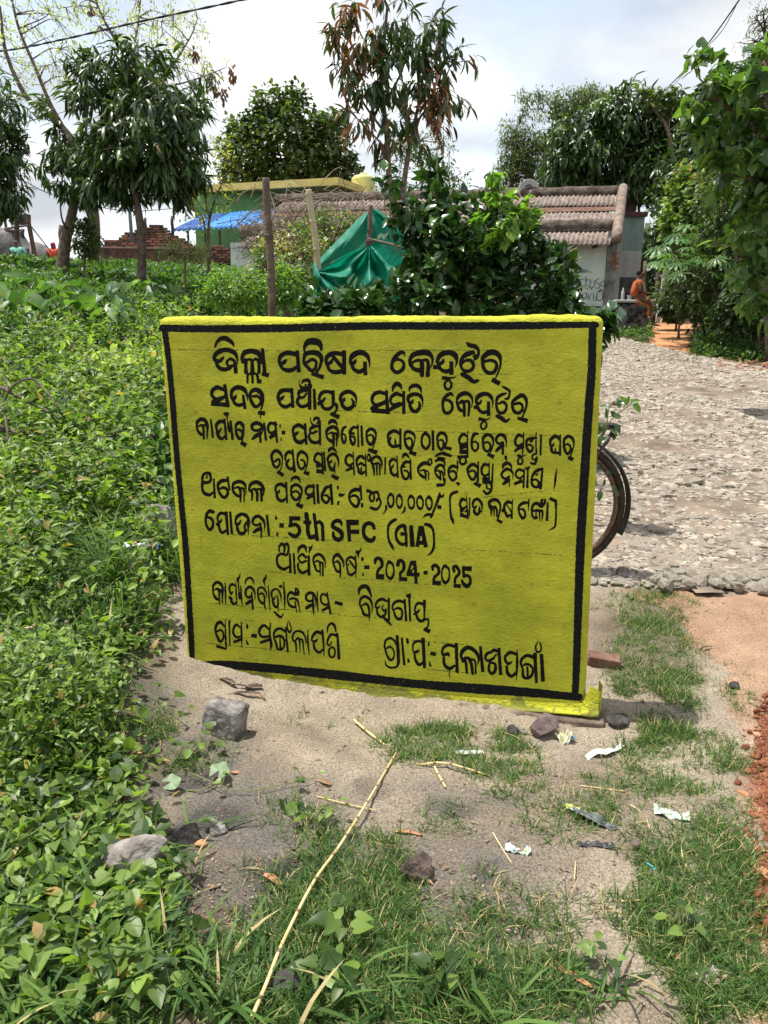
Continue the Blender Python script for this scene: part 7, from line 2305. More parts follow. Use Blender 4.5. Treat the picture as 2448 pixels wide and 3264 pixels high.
# ---- ledge, things on it, posts
def ledge():
    Y = 19.0; c = P(2008, 962, Y); zg = float(gz(c.x, Y))
    root = thing('stone_ledge', 'soot-blackened masonry ledge with a grey slab top beside the tiled house', 'ledge', (c.x, Y, zg - .1))
    w = 100 / F_PX * Y
    V, Fc = rounded_box((w / 2 + .05, .36, .035), .03, .08); obj_np('slab_top', V + np.array([c.x, Y, c.z])[None], Fc, pmat('grey_slab', (.26, .26, .25), .85, col2=(.38, .38, .37), nscale=5), root, True)
    V, Fc = rounded_box((w / 2 - .02, .31, (c.z - zg) / 2), .06, .05)
    nz = fbm(V[:, 0] * 6 + V[:, 1] * 5, V[:, 2] * 6, 1.5, 3, 7) - .5; V[:, 1] += nz * .08; V[:, 0] += nz * .05
    obj_np('masonry_base', V + np.array([c.x, Y, (c.z + zg) / 2 - .04])[None], Fc, pmat('soot_black_masonry', (.012, .011, .010), .95, col2=(.16, .15, .14), nscale=6, bump=1, bscale=14, detail=9), root, True)
    zt = c.z + .036
    def put(px, py, prof, nm, label, cat, mat, n=14):
        p = P(px, py, Y - .12); o = MB().lathe(prof, n=n).build(nm, mat, None, True); o.location = (p.x, p.y, zt); tag(o, label, cat)
    gl = pmat('clear_greenish_plastic', (.35, .42, .42), .2, spec=.6); st = pmat('dented_steel', (.32, .32, .33), .35, metal=.8)
    put(1984, 955, [(.035, 0), (.038, .02), (.038, .16), (.03, .2), (.013, .24), (.013, .27)], 'water_bottle', 'clear plastic water bottle standing on the left of the grey slab ledge', 'bottle', gl)
    put(2006, 958, [(.05, 0), (.06, .10), (.062, .105)], 'plastic_cup', 'pale plastic tub beside the bottle on the slab ledge', 'tub', pmat('pale_tub', (.45, .47, .5), .5))
    put(2042, 966, [(.06, 0), (.068, .04), (.066, .13), (.074, .14)], 'steel_pot', 'dark steel pot on the ledge nearest the seated woman', 'pot', st)
    put(2028, 962, [(.05, 0), (.058, .05), (.060, .06)], 'steel_bowl', 'low steel bowl between the pot and the tub on the ledge', 'bowl', st)
ledge()
def stone_post():
    a = P(2108, 1016, 18.6); b = P(2109, 872, 18.6)
    V, Fc = rounded_box((.055, .055, (b.z - a.z) / 2 + .1), .02, .12)
    V[:, 0] += (V[:, 2] > 0) * V[:, 2] * .02; V += (fbm(V[:, 0] * 20, V[:, 2] * 9, 1, 2, 3) - .5)[:, None] * .02
    me = mesh_np('stone_post', V, Fc, pmat('pale_lichened_concrete', (.36, .34, .29), .95, col2=(.50, .47, .41), nscale=9, bump=.6, bscale=30), True)
    o = link(bpy.data.objects.new('stone_post', me)); o.location = (a + b) / 2; o.rotation_euler = (0, R(4), 0)
    tag(o, 'pale concrete post leaning beside the orange path, right of the seated woman', 'post')
stone_post()
pole('wooden_stake', 'thin brown wooden stake rising behind the seated woman at the teal wall', (2052, 960), (2057, 832), 22.5, .055, M_TWIG)
pole('wooden_stake', 'dark wooden stake just behind the pale concrete post', (2092, 990), (2098, 868), 19.3, .06, M_BARKD)
pole('fallen_stick', 'long crooked stick leaning diagonally up into the papaya-leaved plants', (2078, 1010), (2196, 862), 18.0, .022, M_TWIG, 'stick', gnd=False)

# ---- people
def skin(name, joints, edges, mat, parent, sub=2):
    me = bpy.data.meshes.new(name); me.from_pydata([j[0] for j in joints], edges, []); me.materials.append(mat)
    o = link(bpy.data.objects.new(name, me), parent)
    o.modifiers.new('skin', 'SKIN'); sd = o.modifiers.new('sub', 'SUBSURF'); sd.levels = sub; sd.render_levels = sub
    for v, j in zip(me.skin_vertices[0].data, joints):
        r = j[1]; v.radius = r if isinstance(r, tuple) else (r, r)
    me.skin_vertices[0].data[0].use_root = True
    o.modifiers['skin'].use_smooth_shade = True
    return o
M_SKIN = pmat('brown_skin', (.12, .055, .035), .6)
M_HAIR = pmat('black_hair', (.008, .007, .007), .5)
def seated_woman():
    p = P(2022, 962, 18.75); root = thing('person', 'seated woman in an orange blouse and patterned orange sari with a white cloth, head bowed', 'person', (p.x, p.y, p.z))
    # x = her facing direction (towards the right of the picture); z up; units m, hips at origin
    J = [((0, 0, .06), .11), ((.0, 0, .22), .10), ((.03, 0, .38), .115), ((.06, 0, .47), .085), ((.08, 0, .53), .042), ((.11, 0, .60), .070), ((.13, 0, .67), .082),
         ((.05, -.14, .43), .050), ((.06, -.19, .26), .040), ((.20, -.13, .19), .032), ((.27, -.09, .20), .026),
         ((.05, .14, .43), .050), ((.08, .18, .26), .040), ((.21, .12, .19), .032), ((.27, .08, .20), .026),
         ((.18, -.09, .06), .075), ((.36, -.09, -.02), .058), ((.40, -.09, -.22), .046), ((.42, -.09, -.46), .030), ((.50, -.09, -.50), .026),
         ((.18, .09, .06), .075), ((.33, .10, -.04), .058), ((.34, .10, -.24), .046), ((.33, .10, -.46), .030), ((.41, .10, -.50), .026)]
    E = [(0, 1), (1, 2), (2, 3), (3, 4), (4, 5), (5, 6), (2, 7), (7, 8), (8, 9), (9, 10), (2, 11), (11, 12), (12, 13), (13, 14), (0, 15), (15, 16), (16, 17), (17, 18), (18, 19), (0, 20), (20, 21), (21, 22), (22, 23), (23, 24)]
    skin('body', J, E, M_SKIN, root)
    # face: nose, brow; hands: fingers
    MB().add([(.195, 0, .62), (.19, .012, .605), (.19, -.012, .605), (.215, 0, .605), (.185, 0, .645)], [(0, 1, 3), (0, 3, 2), (4, 1, 2), (1, 2, 3)]).build('nose', M_SKIN, root)
    for s in (-1, 1):
        h = MB()
        for k in range(4): h.tube([(.28, s * .09 + (k - 1.5) * .016, .20), (.315 - .004 * abs(k - 1.5), s * .07 + (k - 1.5) * .015, .195), (.325, s * .05 + (k - 1.5) * .012, .175)], [.0085, .008, .006], 5)
        h.tube([(.265, s * .06, .205), (.29, s * .035, .215)], [.009, .007], 5); h.build('fingers', M_SKIN, root, True)
        MB().tube([(.115, s * .083, .655), (.115, s * .09, .62)], [.014, .008], 5).build('ear', M_SKIN, root, True)
    mo = pmat('orange_blouse_cloth', (.32, .06, .02), .85, col2=(.42, .10, .03), nscale=12)
    ms_ = pmat('patterned_orange_sari', (.42, .05, .03), .85, col2=(.62, .24, .05), nscale=14)
    skin('blouse', [((0, 0, .10), .125), ((.0, 0, .24), .125), ((.03, 0, .39), .135), ((.06, 0, .47), .07), ((.05, -.14, .43), .066), ((.056, -.17, .33), .058), ((.05, .14, .43), .066), ((.07, .17, .33), .058)], [(0, 1), (1, 2), (2, 3), (2, 4), (4, 5), (2, 6), (6, 7)], mo, root)
    skin('sari_skirt', [((-.02, 0, .04), .15), ((.16, 0, .05), (.11, .16)), ((.33, 0, -.02), (.09, .15)), ((.38, 0, -.20), (.08, .14)), ((.38, 0, -.34), (.10, .15))], [(0, 1), (1, 2), (2, 3), (3, 4)], ms_, root)
    skin('white_cloth', [((.06, -.02, .50), (.05, .05)), ((.15, -.03, .44), (.05, .022)), ((.19, -.04, .32), (.05, .02)), ((.21, -.04, .22), (.045, .02))], [(0, 1), (1, 2), (2, 3)], pmat('white_cotton', (.62, .60, .58), .9), root)
    skin('hair', [((.10, 0, .70), .075), ((.06, 0, .66), .070), ((.02, 0, .64), .052), ((-.01, 0, .63), .045)], [(0, 1), (1, 2), (2, 3)], M_HAIR, root)
    root.scale = (1.0,) * 3
    return root
seated_woman()
for (px, py, n) in ((2080, 1038, 'left'), (2092, 1040, 'right')):
    p = G(px, py); o = MB(); o.add([(-.10, -.035, 0), (.11, -.04, 0), (.13, 0, 0), (.11, .04, 0), (-.10, .035, 0), (-.10, -.035, .02), (.11, -.04, .02), (.13, 0, .02), (.11, .04, .02), (-.10, .035, .02)], [(0, 4, 3, 2, 1), (5, 6, 7, 8, 9), (0, 1, 6, 5), (1, 2, 7, 6), (2, 3, 8, 7), (3, 4, 9, 8), (4, 0, 5, 9)])
    o.tube([(.07, 0, .02), (.02, -.03, .045), (-.02, -.038, .02)], .007, 4); o.tube([(.07, 0, .02), (.02, .03, .045), (-.02, .038, .02)], .007, 4)
    s = o.build('slipper', pmat('dark_rubber', (.02, .018, .018), .7), None); s.location = p + Vector((0, 0, .01)); s.rotation_euler = (0, 0, .3)
    tag(s, 'dark rubber slipper on the orange path below the seated woman, the %s one' % n, 'slipper')

def standing(px, pyh, Y, ht, label, top_mat, low_mat, veil=None, seed=0, lean=0.0, legs=True):
    """figure seen from behind; pyh = photo row of the crown of the head"""
    h = P(px, pyh, Y); root = thing('person', label, 'person', (h.x, h.y, h.z - ht)); s = ht / 1.6
    J = [((0, 0, .90), .12), ((0, 0, 1.05), .11), ((lean, 0, 1.25), .13), ((lean, 0, 1.36), .07), ((lean * 1.1, 0, 1.41), .045), ((lean * 1.2, 0, 1.50), .085), ((lean * 1.2, 0, 1.55), .07),
         ((lean - .17, 0, 1.28), .05), ((-.22, .03, 1.05), .04), ((-.20, -.05, .84), .032), ((lean + .17, 0, 1.28), .05), ((.22, .03, 1.05), .04), ((.20, -.05, .84), .032),
         ((-.09, 0, .78), .09), ((-.10, 0, .45), .06), ((-.10, 0, .08), .04), ((-.10, -.12, .04), .035), ((.09, 0, .78), .09), ((.10, 0, .45), .06), ((.10, 0, .08), .04), ((.10, -.12, .04), .035)]
    J = [((a[0] * s, a[1] * s, a[2] * s), r * s) for a, r in J]
    E = [(0, 1), (1, 2), (2, 3), (3, 4), (4, 5), (5, 6), (2, 7), (7, 8), (8, 9), (2, 10), (10, 11), (11, 12), (0, 13), (13, 14), (14, 15), (15, 16), (0, 17), (17, 18), (18, 19), (19, 20)]
    skin('body', J, E, M_SKIN, root, 1)
    q = lambda L: [((a[0] * s, a[1] * s, a[2] * s), (r * s if not isinstance(r, tuple) else tuple(k * s for k in r))) for a, r in L]
    skin('shirt', q([((0, 0, .86), .155), ((0, 0, 1.05), .145), ((lean, 0, 1.26), .16), ((lean, 0, 1.37), .08), ((lean - .18, 0, 1.28), .075), ((-.21, .02, 1.12), .065), ((lean + .18, 0, 1.28), .075), ((.21, .02, 1.12), .065)]), [(0, 1), (1, 2), (2, 3), (2, 4), (4, 5), (2, 6), (6, 7)], top_mat, root, 1)
    skin('lower_garment', q([((0, 0, .92), (.16, .13)), ((0, 0, .6), (.18, .14)), ((0, 0, .25), (.19, .15))]), [(0, 1), (1, 2)], low_mat, root, 1)
    if veil: skin('veil', q([((lean * 1.2, .0, 1.57), .085), ((lean * 1.2, .03, 1.49), .112), ((lean, .05, 1.34), (.11, .07)), ((lean + .06, .10, 1.15), (.09, .05)), ((lean + .1, .12, .98), (.06, .03))]), [(0, 1), (1, 2), (2, 3), (3, 4)], veil, root, 1)
    else: skin('hair', q([((lean * 1.2, .01, 1.56), .088), ((lean * 1.2, .035, 1.49), .085)]), [(0, 1)], M_HAIR, root, 1)
standing(167, 769, 29, 1.5, 'woman in a bright pink veil and orange blouse behind the crest, near the leaning mango', pmat('orange_red_cloth', (.62, .10, .045), .8), pmat('dark_red_skirt', (.2, .03, .03), .8), pmat('bright_pink_veil', (.48, .025, .14), .75))
standing(60, 762, 26, 1.55, 'person in a turquoise shirt bending before the concrete mixer at the far left', pmat('turquoise_shirt', (.13, .36, .30), .8, col2=(.18, .44, .36), nscale=10), pmat('grey_green_cloth', (.12, .2, .17), .8), None, lean=-.10)
def barrel():
    p = P(172, 872, 26.5); root = thing('oil_drum', 'dark green barrel with a pale rim below the woman in pink', 'barrel', (p.x, p.y, p.z - .45))
    m_ = pmat('dark_green_drum', (.02, .05, .035), .5)
    MB().lathe([(.27, 0), (.29, .02), (.28, .28), (.30, .30), (.28, .32), (.28, .58), (.30, .6), (.28, .62), (.28, .86)], n=20).build('drum', m_, root, True)
    MB().lathe([(.285, .86), (.30, .87), (.30, .89), (.27, .895)], n=20).build('rim', pmat('pale_rim', (.4, .42, .4), .5), root, True)
barrel()
def mixer():
    Y = 27.5; p = P(70, 770, Y); zg = 3.0; root = thing('concrete_mixer', 'rusty old concrete mixer with a tall dark frame and big drum at the far left', 'concrete mixer', (p.x, Y, zg))
    def q(px, py, dy=0): return P(px, py, Y + dy)
    for (a, b, r) in (((53, 845), (53, 684), .09), ((112, 820), (86, 684), .08), ((25, 760), (14, 690), .05)):
        MB().tube([q(*a), q(*b)], r, 4).build('frame_leg', M_RUST, root, world=True)
    slab(MB(), [q(48, 714), q(88, 714), q(88, 682), q(48, 682)], .25, (0, 1, 0)).build('hopper_panel', M_RUST, root, world=True)
    for (a, b) in (((28, 704), (60, 702)), ((14, 730), (90, 718)), ((20, 738), (70, 734))): MB().tube([q(*a, -.1), q(*b, -.1)], .035, 5).build('crossbar', M_RUST, root, world=True)
    ax = Matrix.Rotation(R(62), 3, 'Y') @ Matrix.Rotation(R(12), 3, 'X')
    c = q(14, 800, .3)
    MB().lathe([(.28, -.75), (.62, -.45), (.72, -.1), (.72, .25), (.50, .62), (.36, .78), (.33, .76)], c, 22, ax).build('drum', pmat('cement_caked_drum', (.10, .095, .09), .85, col2=(.22, .21, .20), nscale=4, bump=.5, bscale=12), root, True, world=True)
    for (px, py, r) in ((20, 848, .30), (96, 850, .28)):
        a2 = Matrix.Rotation(R(90), 3, 'X'); MB().lathe([(r * .55, -.05), (r, -.06), (r, .06), (r * .55, .05)], q(px, py, -.35), 20, a2).build('wheel', M_IRON, root, True, world=True)
    MB().tube([q(74, 730, -.2), q(70, 742, -.2), q(76, 760, -.2)], [.05, .07, .03], 6).build('hanging_rag', M_IRON, root, True, world=True)
    MB().tube([q(98, 720), q(165, 805)], .02, 4).build('cable', M_IRON, root, world=True)
mixer()
def mound():
    p = P(112, 830, 31.5); V, Fc = rock_np((.85, .7, .8), 91, 3, 5, .05)
    V[:, 2] = np.maximum(V[:, 2], -.3); me = mesh_np('tarpaulin_heap', V, Fc, pmat('dull_grey_tarp', (.10, .10, .095), .8, col2=(.19, .18, .17), nscale=3, bump=.5, bscale=9), True)
    o = link(bpy.data.objects.new('tarpaulin_heap', me)); o.location = p + Vector((0, 0, -.1)); tag(o, 'dull grey covered heap between the concrete mixer and the woman in pink', 'heap')
mound()

# ---- wires and hanging dry clumps
M_WIRE = pmat('black_wire', (.02, .018, .02), .6)
def wire(label, pts, r, name='overhead_wire', twist=False):
    P_ = smooth_path([P(*q) for q in pts], 14); b = P_[0].copy(); root = None
    mb = MB()
    if twist:
        for s in (0, math.pi):
            mb.tube([p - b + Vector((0, math.sin(i * 1.1 + s), math.cos(i * 1.1 + s))) * r * .8 for i, p in enumerate(P_)], r, 5)
    else: mb.tube([p - b for p in P_], r, 5)
    o = mb.build(name, M_WIRE, None, True); o.location = b; tag(o, label, 'wire')
wire('thick twisted black cable crossing the upper left sky', [(-260, 176, 10.5), (0, 163, 9.6), (190, 128, 9), (450, 68, 8.4), (770, 0, 7.8), (960, -48, 7.5)], .0065, twist=True)
wire('thin grey wire sagging behind the mango trunks to the green house', [(-60, 560, 24), (60, 572, 25), (150, 614, 27), (300, 656, 29), (420, 673, 31), (560, 664, 35)], .014)
wire('upper of the two wires slanting down from the top right', [(2370, -22, 12), (2356, 0, 12.2), (2240, 160, 15), (2130, 278, 19), (2090, 318, 23)], .011)
wire('thinner lower wire sagging beside the slanting one at the top right', [(2372, -40, 12), (2345, 20, 12.2), (2300, 100, 14), (2236, 170, 15.4), (2136, 285, 19)], .006)
def clump(px, py, Y, s, w):
    rg = np.random.default_rng(int(px)); n = 26; p = np.array(P(px, py, Y))[None] + rg.normal(0, 1, (n, 3)) * np.array([s * .3, s * .3, s * .7])[None]
    V, Fc, t = scat(L_OVAL, p, frames(rdirs(n) * .5 + np.array([[0, 0, -1.]]), rdirs(n)), np.full(n, s * .9), np.full(n, 1.0))
    V2 = V - p.mean(0)[None]
    me = mesh_np('dry_leaf_clump', V2, Fc, M_DEADLEAF, attr=t); o = link(bpy.data.objects.new('dry_leaf_clump', me)); o.location = p.mean(0)
    tag(o, 'brown dry leaf clump hanging from the sparse tree, ' + w, 'dry leaves', 'dry clumps hanging in the sparse tree')
M_DEADLEAF = leafmat('dead_brown_leaf', (.10, .055, .035), (.16, .09, .05), .8, .15)
for a in ((622, 166, 15.6, .11, 'highest on its right side'), (672, 258, 15.6, .10, 'midway down its right side'), (738, 228, 15.6, .12, 'at its far right tip'), (690, 286, 15.6, .10, 'left one of the low pair'), (712, 294, 15.6, .11, 'right one of the low pair'), (653, 324, 15.6, .11, 'lowest of all'), (128, 322, 15.6, .12, 'far left over the mango'), (288, 32, 15.6, .08, 'near the top edge')):
    clump(*a)

# ---- posts and green shade net behind the board
M_BAMB = pmat('pale_dry_bamboo', (.40, .31, .18), .6, col2=(.52, .43, .28), nscale=8, bump=.2, bscale=40)
M_OLDW = pmat('old_brown_post_wood', (.10, .065, .045), .9, col2=(.19, .135, .10), nscale=9, bump=.8, bscale=45)
def noded(name, label, cat, p0, p1, Y, r, mat, nodes, mat2=None):
    a, c = P(*p0, Y), P(*p1, Y); root = thing(name, label, cat, a)
    pts = []; rad = []
    N = 60; d = c - a
    for i in range(N + 1):
        t = i / N; k = 1 + sum(.16 * math.exp(-((t - q) / .010) ** 2) - .04 * math.exp(-((t - q - .02) / .012) ** 2) for q in nodes)
        pts.append(d * t + Vector((.008 * math.sin(t * 5), 0, 0))); rad.append(r * k * (1 - .12 * t))
    MB().tube(pts, rad, 12).build('pole_shaft', mat, root, True)
    for q in nodes:
        MB().tube([d * (q - .003), d * (q + .003)], r * 1.2 * (1 - .12 * q), 12).build('node_ring', mat2 or mat, root, True)
    return root
noded('wooden_post', 'old brown wooden post with a wire tie standing behind the notice board\'s left part', 'post', (868, 1040), (850, 567), 7.0, .036, M_OLDW, [.33, .62], M_IRON)
noded('bamboo_pole', 'pale thick bamboo pole with the green net tied to its foot', 'pole', (1014, 868), (986, 605), 7.5, .032, M_BAMB, [.28, .62, .95])
noded('stake', 'dark capped stake holding up the peak of the green net', 'stake', (1170, 790), (1185, 655), 7.45, .024, M_OLDW, [.25, .42])
a_, c_ = P(1172, 760, 7.4), P(1320, 803, 7.2)
_o = MB().tube([Vector(), (c_ - a_) * .5 + Vector((0, 0, .008)), c_ - a_], [.011, .010, .008], 7).build('cross_stick', M_TWIG, None, True); _o.location = a_; tag(_o, 'thin reddish stick tied across the green net towards the shrub', 'stick')
def net():
    mt, nt, b, out = mat_new('green_shade_net')
    b.inputs['Base Color'].default_value = (.004, .22, .135, 1); b.inputs['Roughness'].default_value = .55
    tcn = nt.nodes.new('ShaderNodeTexCoord'); wv = nt.nodes.new('ShaderNodeTexWave'); wv.inputs['Scale'].default_value = 60; wv.bands_direction = 'Z'
    nt.links.new(tcn.outputs['Object'], wv.inputs['Vector'])
    rp = nt.nodes.new('ShaderNodeValToRGB'); rp.color_ramp.elements[0].color = (.003, .15, .09, 1); rp.color_ramp.elements[1].color = (.006, .27, .165, 1); nt.links.new(wv.outputs['Fac'], rp.inputs[0]); nt.links.new(rp.outputs[0], b.inputs['Base Color'])
    tr = nt.nodes.new('ShaderNodeBsdfTranslucent'); tr.inputs[0].default_value = (.004, .30, .18, 1); mix = nt.nodes.new('ShaderNodeMixShader'); mix.inputs[0].default_value = .3
    nt.links.new(b.outputs[0], mix.inputs[1]); nt.links.new(tr.outputs[0], mix.inputs[2]); nt.links.new(mix.outputs[0], out.inputs[0])
    root = thing('shade_net', 'dark green shade net sagging in folds between a bamboo pole and a stake', 'net', P(1012, 868, 7.4))
    def patch(nm, top, bot, Y0, Y1, amp, seed, nu=110, nv=60, fan=None):
        V = []; Fc = []
        tx = np.linspace(0, 1, len(top)); bx = np.linspace(0, 1, len(bot))
        for i in range(nu + 1):
            s = i / nu; t0 = [np.interp(s, tx, [p[k] for p in top]) for k in (0, 1)]; b0 = [np.interp(s, bx, [p[k] for p in bot]) for k in (0, 1)]
            for j in range(nv + 1):
                t = j / nv; px = t0[0] * (1 - t) + b0[0] * t; py = t0[1] * (1 - t) + b0[1] * t
                Y = Y0 + (Y1 - Y0) * s
                f = 0
                for (cx, cy, w) in (fan or []):
                    dx_, dy_ = px - cx, py - cy; an = math.atan2(dy_, dx_ + 1e-6); rr = math.hypot(dx_, dy_)
                    f += w * math.sin(an * 9 + seed) * min(rr / 60, 1) * math.exp(-rr / 160)
                f += .5 * (fbm(px / 60, py / 90, 1, 3, seed) - .5) + .10 * (fbm(px / 9 + py / 14, py / 40, 1, 2, seed) - .5)
                p = P(px, py, Y + amp * f - .10 * math.sin(math.pi * t) * .6); V.append(p)
        for i in range(nu):
            for j in range(nv):
                q = i * (nv + 1) + j; Fc.append((q, q + nv + 1, q + nv + 2, q + 1))
        mb = MB(); mb.add(V, Fc); mb.build(nm, mt, root, True, world=True)
    patch('front_sheet', [(997, 862), (1014, 870), (1060, 835), (1120, 802), (1178, 782), (1205, 800), (1236, 842), (1262, 852), (1330, 880)], [(1006, 1010), (1010, 1022), (1080, 1030), (1180, 1030), (1330, 1030)], 7.4, 7.1, .20, 3, fan=[(1178, 782, .9), (1008, 868, .9)])
    patch('back_sheet', [(1008, 835), (1090, 750), (1150, 690), (1182, 664), (1205, 668), (1235, 690), (1290, 740), (1345, 790)], [(1014, 870), (1060, 838), (1120, 806), (1178, 785), (1206, 803), (1240, 846), (1280, 860), (1345, 880)], 7.75, 8.0, .14, 5, fan=[(1182, 660, .5)])
    patch('tied_edge', [(996, 842), (1000, 836), (1010, 842), (1018, 862)], [(1006, 925), (1010, 940), (1016, 930), (1020, 905)], 7.33, 7.3, .10, 9, 14, 20)
    MB().tube(smooth_path([P(1016, 866, 7.34), P(1060, 836, 7.3), P(1120, 806, 7.3), P(1176, 778, 7.36)], 5), .006, 5).build('hem_rope', M_WIRE, root, True, world=True)
    k = P(1176, 772, 7.38); mb = MB()
    for z in (-.02, -.005, .01): mb.tube([k + Vector((math.cos(a) * .03, math.sin(a) * .03, z + .004 * math.sin(a * 2))) for a in np.linspace(0, 6.28, 14)], .006, 5)
    mb.build('knot', pmat('maroon_rag', (.16, .07, .06), .8), root, True, world=True)
net()
# ================================================================== BICYCLE AND SMALL THINGS
M_TYRE = pmat('worn_brown_black_tyre', (.022, .016, .013), .85, col2=(.06, .04, .03), nscale=30, bump=.4, bscale=120)
M_RIM = pmat('rusty_rim', (.09, .05, .035), .55, col2=(.20, .12, .09), nscale=18, metal=.3)
M_BFRAME = pmat('old_black_enamel', (.012, .011, .011), .4, col2=(.04, .028, .02), nscale=14, spec=.5)
def bicycle():
    c = P(1781, 1648, 3.75); Rw = .335; gzv = float(gz(c.x, c.y)); c.z = gzv + Rw + .012
    root = thing('bicycle', 'old black bicycle mostly hidden behind the notice board, rear wheel and mudguard showing', 'bicycle', (c.x, c.y, gzv), R(180 + 4))
    # local frame: x forward (to the left in the picture), z up, origin under the rear hub
    h = Rw + .012
    def circ(r, n, cx, a0=0, a1=360, y=0): return [(cx + r * math.cos(R(a0 + (a1 - a0) * i / n)), y, h + r * math.sin(R(a0 + (a1 - a0) * i / n))) for i in range(n + 1)]
    for cx in (0, 1.08):
        w = bpy.data.objects.new('wheel', None); link(w, root)
        def closed(r, rad, mat, nm, n=72, k=8, yscale=1.0):
            V = []; Fc = []
            for i in range(n):
                a = 2 * math.pi * i / n
                for j in range(k):
                    b = 2 * math.pi * j / k; rr = r + rad * math.cos(b); V.append((cx + rr * math.cos(a), rad * yscale * math.sin(b), h + rr * math.sin(a)))
            for i in range(n):
                for j in range(k):
                    Fc.append((i * k + j, ((i + 1) % n) * k + j, ((i + 1) % n) * k + (j + 1) % k, i * k + (j + 1) % k))
            mb = MB(); mb.add(V, Fc); mb.build(nm, mat, w, True)
        closed(Rw - .018, .019, M_TYRE, 'tyre'); closed(Rw - .047, .013, M_RIM, 'rim')
        mb = MB()
        for i in range(32):
            a = 2 * math.pi * i / 32; a2 = a + (.55 if i % 2 else -.55); s = .025 if (i // 2) % 2 else -.025
            mb.tube([(cx + (Rw - .05) * math.cos(a), 0, h + (Rw - .05) * math.sin(a)), (cx + .02 * math.cos(a2), s, h + .02 * math.sin(a2))], .0012, 4, False)
        tag(mb.build('spokes', M_RIM, w), kind=None)
        MB().tube([(cx, -.05, h), (cx, .05, h)], .02, 10).build('hub', M_RIM, w, True)
        # mudguard: thin curved channel
        a0, a1 = (62, 205) if cx == 0 else (-20, 110)
        V = []; Fc = []; n = 36
        for i in range(n + 1):
            a = R(a0 + (a1 - a0) * i / n)
            for j in range(7):
                b = R(-80 + 160 * j / 6); rr = Rw + .012 + .014 * math.cos(b); V.append((cx + rr * math.cos(a), .030 * math.sin(b), h + rr * math.sin(a)))
        for i in range(n):
            for j in range(6): q = i * 7 + j; Fc.append((q, q + 7, q + 8, q + 1))
        mb = MB(); mb.add(V, Fc); o = mb.build('mudguard', M_BFRAME, root, True); sm = o.modifiers.new('t', 'SOLIDIFY'); sm.thickness = .0016
    T = lambda nm, pts, r: MB().tube(pts, r, 8).build(nm, M_BFRAME, root, True)
    BBk = (.46, 0, .27); ST = (.33, 0, .78); HT = (.90, 0, .80); HB = (.93, 0, .62)
    T('seat_tube', [BBk, ST], .015); T('top_tube', [(.34, 0, .74), (.895, 0, .78)], .0145); T('down_tube', [BBk, HB], .0155); T('head_tube', [HB, (.885, 0, .84)], .018)
    for s in (-1, 1):
        T('chain_stay', [(.44, s * .02, .27), (0, s * .055, h)], .009); T('seat_stay', [(.345, s * .02, .72), (0, s * .055, h)], .008)
        T('fork_blade', [(.93, s * .03, .62), (1.0, s * .05, .45), (1.08, s * .05, h)], [.013, .012, .009])
        T('carrier_stay', [(-.24, s * .05, .745), (-.18, s * .055, .66), (-.015, s * .06, h + .02)], .006)
        T('handlebar_half', [(.87, 0, .92), (.84, s * .16, .93), (.74, s * .26, .91), (.64, s * .27, .89)], .011)
        T('pedal_arm', [(.46, s * .06, .27), (.46 + s * .11, s * .07, .27 - s * .12)], .009)
        MB().box((.46 + s * .12, s * .12, .27 - s * .13), (.08, .09, .022)).build('pedal', M_TYRE, root)
    T('handlebar_stem', [(.885, 0, .84), (.87, 0, .93)], .012)
    MB().lathe([(.095, -.003), (.1, 0), (.095, .003)], (.46, .045, .27), 26, Matrix.Rotation(R(90), 3, 'X')).build('chainring', M_RIM, root, True)
    # rear carrier: flat rack above the mudguard with a bent end
    mb = MB()
    for y in (-.06, -.02, .02, .06): mb.tube([(.26, y, .735), (-.20, y, .742), (-.245, y, .738)], .005, 6)
    for x in (.2, .05, -.1, -.245): mb.tube([(x, -.06, .74), (x, .06, .74)], .005, 6)
    mb.build('carrier_rack', M_BFRAME, root, True)
    MB().tube([(-.245, -.062, .738), (-.262, -.062, .72), (-.24, -.062, .66), (-.215, -.06, .63), (-.14, -.058, .50)], .008, 6).build('carrier_bracket', M_BFRAME, root, True)
    MB().box((-.20, 0, .752), (.12, .10, .016)).build('carrier_plate', M_BFRAME, root)
    V, Fc = rounded_box((.13, .085, .03), .028, .03); V[:, 1] *= np.clip(.45 + (.13 - V[:, 0]) * 3.2, .35, 1); V = V + np.array([[.30, 0, .83]])
    o = link(bpy.data.objects.new('saddle', mesh_np('saddle', V, Fc, M_TYRE, True)), root)
bicycle()
